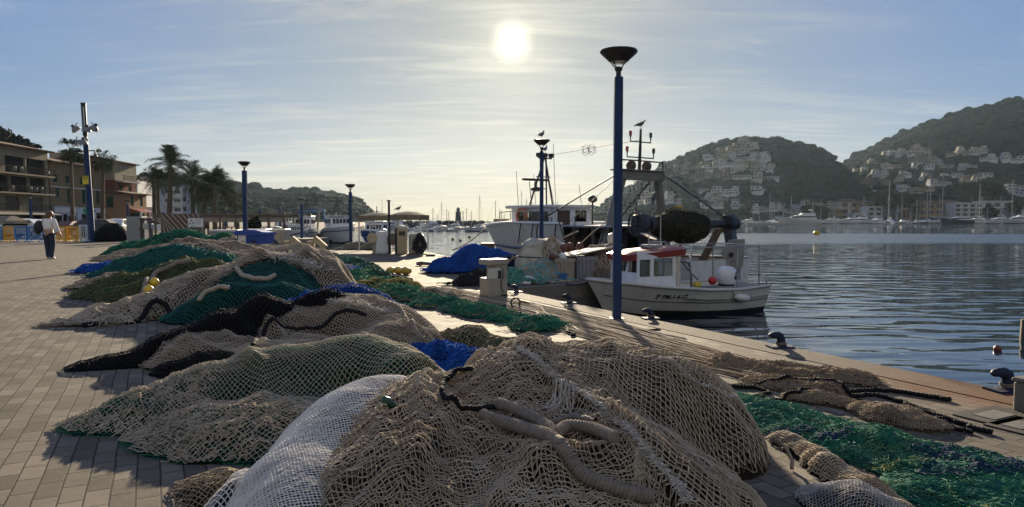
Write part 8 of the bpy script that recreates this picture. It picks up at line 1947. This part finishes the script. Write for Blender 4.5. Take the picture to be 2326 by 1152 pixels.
def proto_dinghy():
    t = thing('small_motorboat', '', 'motorboat', (0, -900, 0)); h = Hull(5.5, 2.0, [(0, .7), (.5, .7), (1, .95)], -.2, .85, .5, .28, .9, 2.6); h.shell([WHITE_P, NAVY], t, vsplit=.1, nu=12, nv=4); h.deck(WHITE_D, t, .12)
    mb = MB(); mb.loft([[(2.0, -.6, .62), (3.6, -.5, .62), (3.6, .5, .62), (2.0, .6, .62)], [(2.1, -.5, 1.25), (3.0, -.45, 1.25), (3.0, .45, 1.25), (2.1, .5, 1.25)]], True, True); mb.build('cabin', WHITE_D, t); mb = MB(); mb.rbox((.15, 0, .9), (.3, .4, .5), .08); mb.build('motor', DARK, t); return t
BCOV = mat('blue_sail_cover', (.03, .07, .22), .8); GCOV = mat('grey_sail_cover', (.30, .29, .27), .8)
SA, SB, SC = proto_sail(11, 14.5, BCOV), proto_sail(14, 20, GCOV), proto_sail(8, 9.5, BCOV); MA, MB_, MC = proto_motor(11, True), proto_motor(16, True), proto_motor(12, False, mat('dark_hull_paint', (.03, .035, .05), .3)); DG = proto_dinghy()
used_p = set()
def boat(pr, px, Y, rz, label, group, s=1.):
    o = pr if pr.name not in used_p else copy_tree(pr); used_p.add(pr.name)
    o.location = (wx(px, Y), Y, WATER_Z); o.rotation_euler.z = rz; o.scale = (s, s, s); tag(o, label, None, group); return o
rg = random.Random(21)
FG = 'yachts in the far marina'
def name_of(pr): return {'sailboat': 'sailing yacht', 'motor_yacht': 'white motor yacht', 'small_motorboat': 'small white motorboat'}[pr.name.split('.')[0]] if pr is not MC else 'dark hulled motor yacht'
# the front row, left to right
front = [(DG, 1690, 330, .1, 1), (MA, 1712, 335, 3.3, .8), (SC, 1735, 345, 1.8, .9), (SA, 1762, 340, 1.4, .8), (SC, 1780, 338, 1.2, 1), (DG, 1800, 330, .4, 1.2), (MB_, 1862, 318, 3.05, 1.25), (MA, 1905, 326, 2.9, .95), (MC, 1930, 330, 3.3, .9), (MA, 1952, 326, 3.0, 1.05), (MB_, 1978, 330, 2.8, .8), (SB, 2027, 332, 1.3, 1.0), (MA, 2008, 328, 3.2, .9), (SA, 2046, 336, 2.6, .9), (DG, 2068, 318, 3.1, 1.4), (SA, 2077, 332, 3.0, .95), (MC, 2096, 322, .8, .7), (SC, 2110, 326, 2.9, 1.2), (SB, 2158, 330, 3.0, 1.15), (SA, 2138, 326, 2.9, 1.0), (SB, 2182, 335, 3.1, 1.12), (MC, 2206, 322, 3.2, 1.3), (MA, 2235, 324, 3.0, 1.0), (SB, 2240, 338, 1.4, .95), (MC, 2262, 326, 2.9, 1.0), (MA, 2288, 324, 3.2, 1.1), (SA, 2302, 330, 2.7, .9), (SB, 2322, 334, 1.5, 1.05), (MB_, 2345, 322, 3.1, 1.0)]
for i, (pr, px, Y, rz, s) in enumerate(sorted(front, key=lambda f: f[1])):
    lab = f'{name_of(pr)}, {ORD[i] if i < 20 else ORD[28 - i]} from {"left" if i < 20 else "right"} in front row of far marina'; boat(pr, px, Y, rz, lab, FG, s)
back = sorted([(rg.choice((SA, SC, MA, SC, SA)), 1720 + 22.5 * k + rg.uniform(-6, 6), 352 + rg.uniform(0, 10), rg.choice((1.4, 1.7, 4.6)), rg.uniform(.75, 1.05)) for k in range(27)], key=lambda f: f[1])
for i, (pr, px, Y, rz, s) in enumerate(back): boat(pr, px, Y, rz, f'{name_of(pr)} half hidden, {ORD[i] if i < 20 else ORD[26 - i]} from {"left" if i < 20 else "right"} in back row of far marina', FG, s)
# breakwater and its moorings, centre
mb = MB(); rgb = np.random.default_rng(4)
for k in range(260):
    px = 905 + 430 * k / 260; Y = 176 + rgb.uniform(-2.5, 2.5); r = rgb.uniform(.7, 1.5); mb.rbox((wx(px, Y), Y, -.2 + rgb.uniform(-.5, .5)), (r * 1.6, r * 1.3, r * 1.2), r * .3, rgb.uniform(0, 3))
t = thing('breakwater', 'long low rubble breakwater across the harbour mouth', 'breakwater', (0, 0, 0)); mb.build('rocks', mat('wet_rock', (.06, .055, .05), .85, .3, .8, .4, 3, spec=.1), t); mb = MB(); mb.b2(wx(850, 178), wx(1345, 178), 177.5, 180, -1.5, .75); mb.build('wall', CONC_D, t)
BG = 'boats moored inside the breakwater'; rows = []
for k in range(26): rows.append((rg.choice((DG, DG, MA, SC)), 902 + 15.2 * k + rg.uniform(-5, 5), 122 + rg.uniform(-2, 4), rg.uniform(0, 6.28), rg.uniform(.55, .85)))
rows = sorted(rows, key=lambda f: f[1])
for i, (pr, px, Y, rz, s) in enumerate(rows): boat(pr, px, Y, rz, f'{"masted sailing boat" if pr is SC else "cabin motor yacht" if pr is MA else "small open motorboat"}, {ORD[i] if i < 20 else ORD[25 - i]} from {"left" if i < 20 else "right"} in near row at breakwater', BG, (s * .52 if pr in (SC, MA) else s * .8))
rows = sorted([(pr, px, 142 + rg.uniform(-3, 8), rg.uniform(0, 6.28), s) for pr, px, s in ((SA, 1020, .40), (SB, 1077, .36), (SA, 1098, .40), (SB, 1152, .40), (SA, 1172, .45), (MA, 960, .5), (MB_, 990, .42), (SC, 1008, .35), (MA, 1050, .45), (SC, 1060, .32), (MA, 1120, .5), (SC, 928, .4), (MB_, 912, .5), (SA, 1193, .38), (SC, 1260, .5), (SA, 1290, .42))], key=lambda f: f[1])
for i, (pr, px, Y, rz, s) in enumerate(rows): boat(pr, px, Y, rz, f'{"sailing boat with bare mast" if pr in (SA, SB, SC) else "white motor yacht"}, {ORD[i]} from the left in the far row at the breakwater', BG, s)
mb = MB(); mb.lathe([(1.0, 0), (.75, .3), (.62, 2.3), (.8, 2.4), (.8, 2.55), (.42, 2.6), (.42, 3.2), (.5, 3.25), (.1, 3.7)], n=14); Yl = 177; o = mb.build('lighthouse_tower', mat('dark_tower_paint', (.05, .06, .05), .8), None, 'auto', loc=(wx(1041, Yl), Yl, .7)); o.name = 'lighthouse'; tag(o, 'small dark harbour lighthouse on the breakwater', 'lighthouse')
for k, (px, h_) in enumerate(((1052, 2.6), (1060, 3.2), (1015, 3.0), (1140, 2.8))): mb = MB(); mb.cyl((0, 0, 0), .06, h_, 6); mb.rbox((0, 0, h_), (.5, .15, .1), .03); tag(mb.build('breakwater_lamp', DARK, None, loc=(wx(px, 177), 177, .7)), ('thin lamp just right of the little lighthouse', 'taller thin lamp further right of the lighthouse', 'thin lamp left of the little lighthouse', 'thin lamp at the right end of the breakwater')[k], 'lamp', 'lamps on the breakwater')
# buoys on the water
def buoy(px, py, r, mt, label, name='mooring_buoy'):
    p = gp(px, py, WATER_Z); t = thing(name, label, 'buoy', p); mb = MB(); mb.lathe([(r * .3, -.3 * r), (r * .85, -.1 * r), (r, .45 * r), (r * .9, 1.0 * r), (r * .5, 1.4 * r), (r * .12, 1.5 * r)], n=18); mb.build('body', mt, t, True); mb = MB(); mb.tube([(r * .12 * math.cos(a), 0, r * 1.55 + r * .14 * math.sin(a)) for a in np.linspace(0, 6.28, 14)], r * .04, 5); mb.build('ring', DARK, t); return t
b_ = buoy(1853, 534, .42, mat('buoy_yellow', (.62, .38, .02), .5, .1, 4, dirt=.3), 'tilted yellow mooring buoy out in the harbour'); b_.rotation_euler = (.1, R(22), 0)
buoy(2266, 797, .06, mat('buoy_dark_red', (.16, .03, .02), .45, .15, 6), 'small dark red float on the water near the right edge', 'float_buoy')
for k, (px, py) in enumerate(((1046, 548), (1028, 545), (1066, 540))): buoy(px, py, .14, DARK, ('middle of three tiny dark buoys before the breakwater', 'leftmost of three tiny dark buoys before the breakwater', 'rightmost of three tiny dark buoys before the breakwater')[k], 'float_buoy')
P = gp(2326, 770, WATER_Z); mb = MB(); mb.tube([(0, 0, -.6), (.02, 0, .34)], [.13, .12], 10); tag(mb.build('wooden_pile', mat('wet_timber', (.12, .085, .05), .85, .3, 4, .5, 20), None, 'auto', loc=(P.x + .06, P.y, P.z)), 'wooden mooring pile standing in the water at the right edge', 'pile')

_FS = np.array([(f[0], f[1], f[2], f[3]) for f in FOOT])
def clear(S, Y, z):
    d = np.abs(_FS[:, 2] - S * Y); k = (d < _FS[:, 3] - .8) & (Y < _FS[:, 1] + 6) & (Y > _FS[:, 1] - 9)
    return not k.any()
wood('pine_woods', mid_hill, 3600, 1.2, 2.6, keep=clear, seed=4)
wood('pine_woods', right_hill, 6500, 1.4, 3.2, s1=.85, keep=clear, seed=5, ridge=260)
wood('pine_woods', left_hill, 2600, 1.2, 2.6, s0=-.52, seed=6)
# ------------------------------------------------------------------ air between the quay and the far hills
hm = bpy.data.materials.new('sea_haze'); hm.use_nodes = True
hm.node_tree.nodes.clear(); t = NT(hm.node_tree)
pv = t.n('ShaderNodeVolumePrincipled'); pv.inputs['Density'].default_value = HAZE_D
pv.inputs['Color'].default_value = (.55, .75, 1.0, 1); pv.inputs['Anisotropy'].default_value = .55
ho = t.n('ShaderNodeOutputMaterial'); t.set(ho.inputs['Volume'], pv.outputs[0])
mb = MB(); mb.b2(-1510, 1810, -70, 2410, -3.2, 215)
tag(mb.build('haze', hm), kind='stuff')
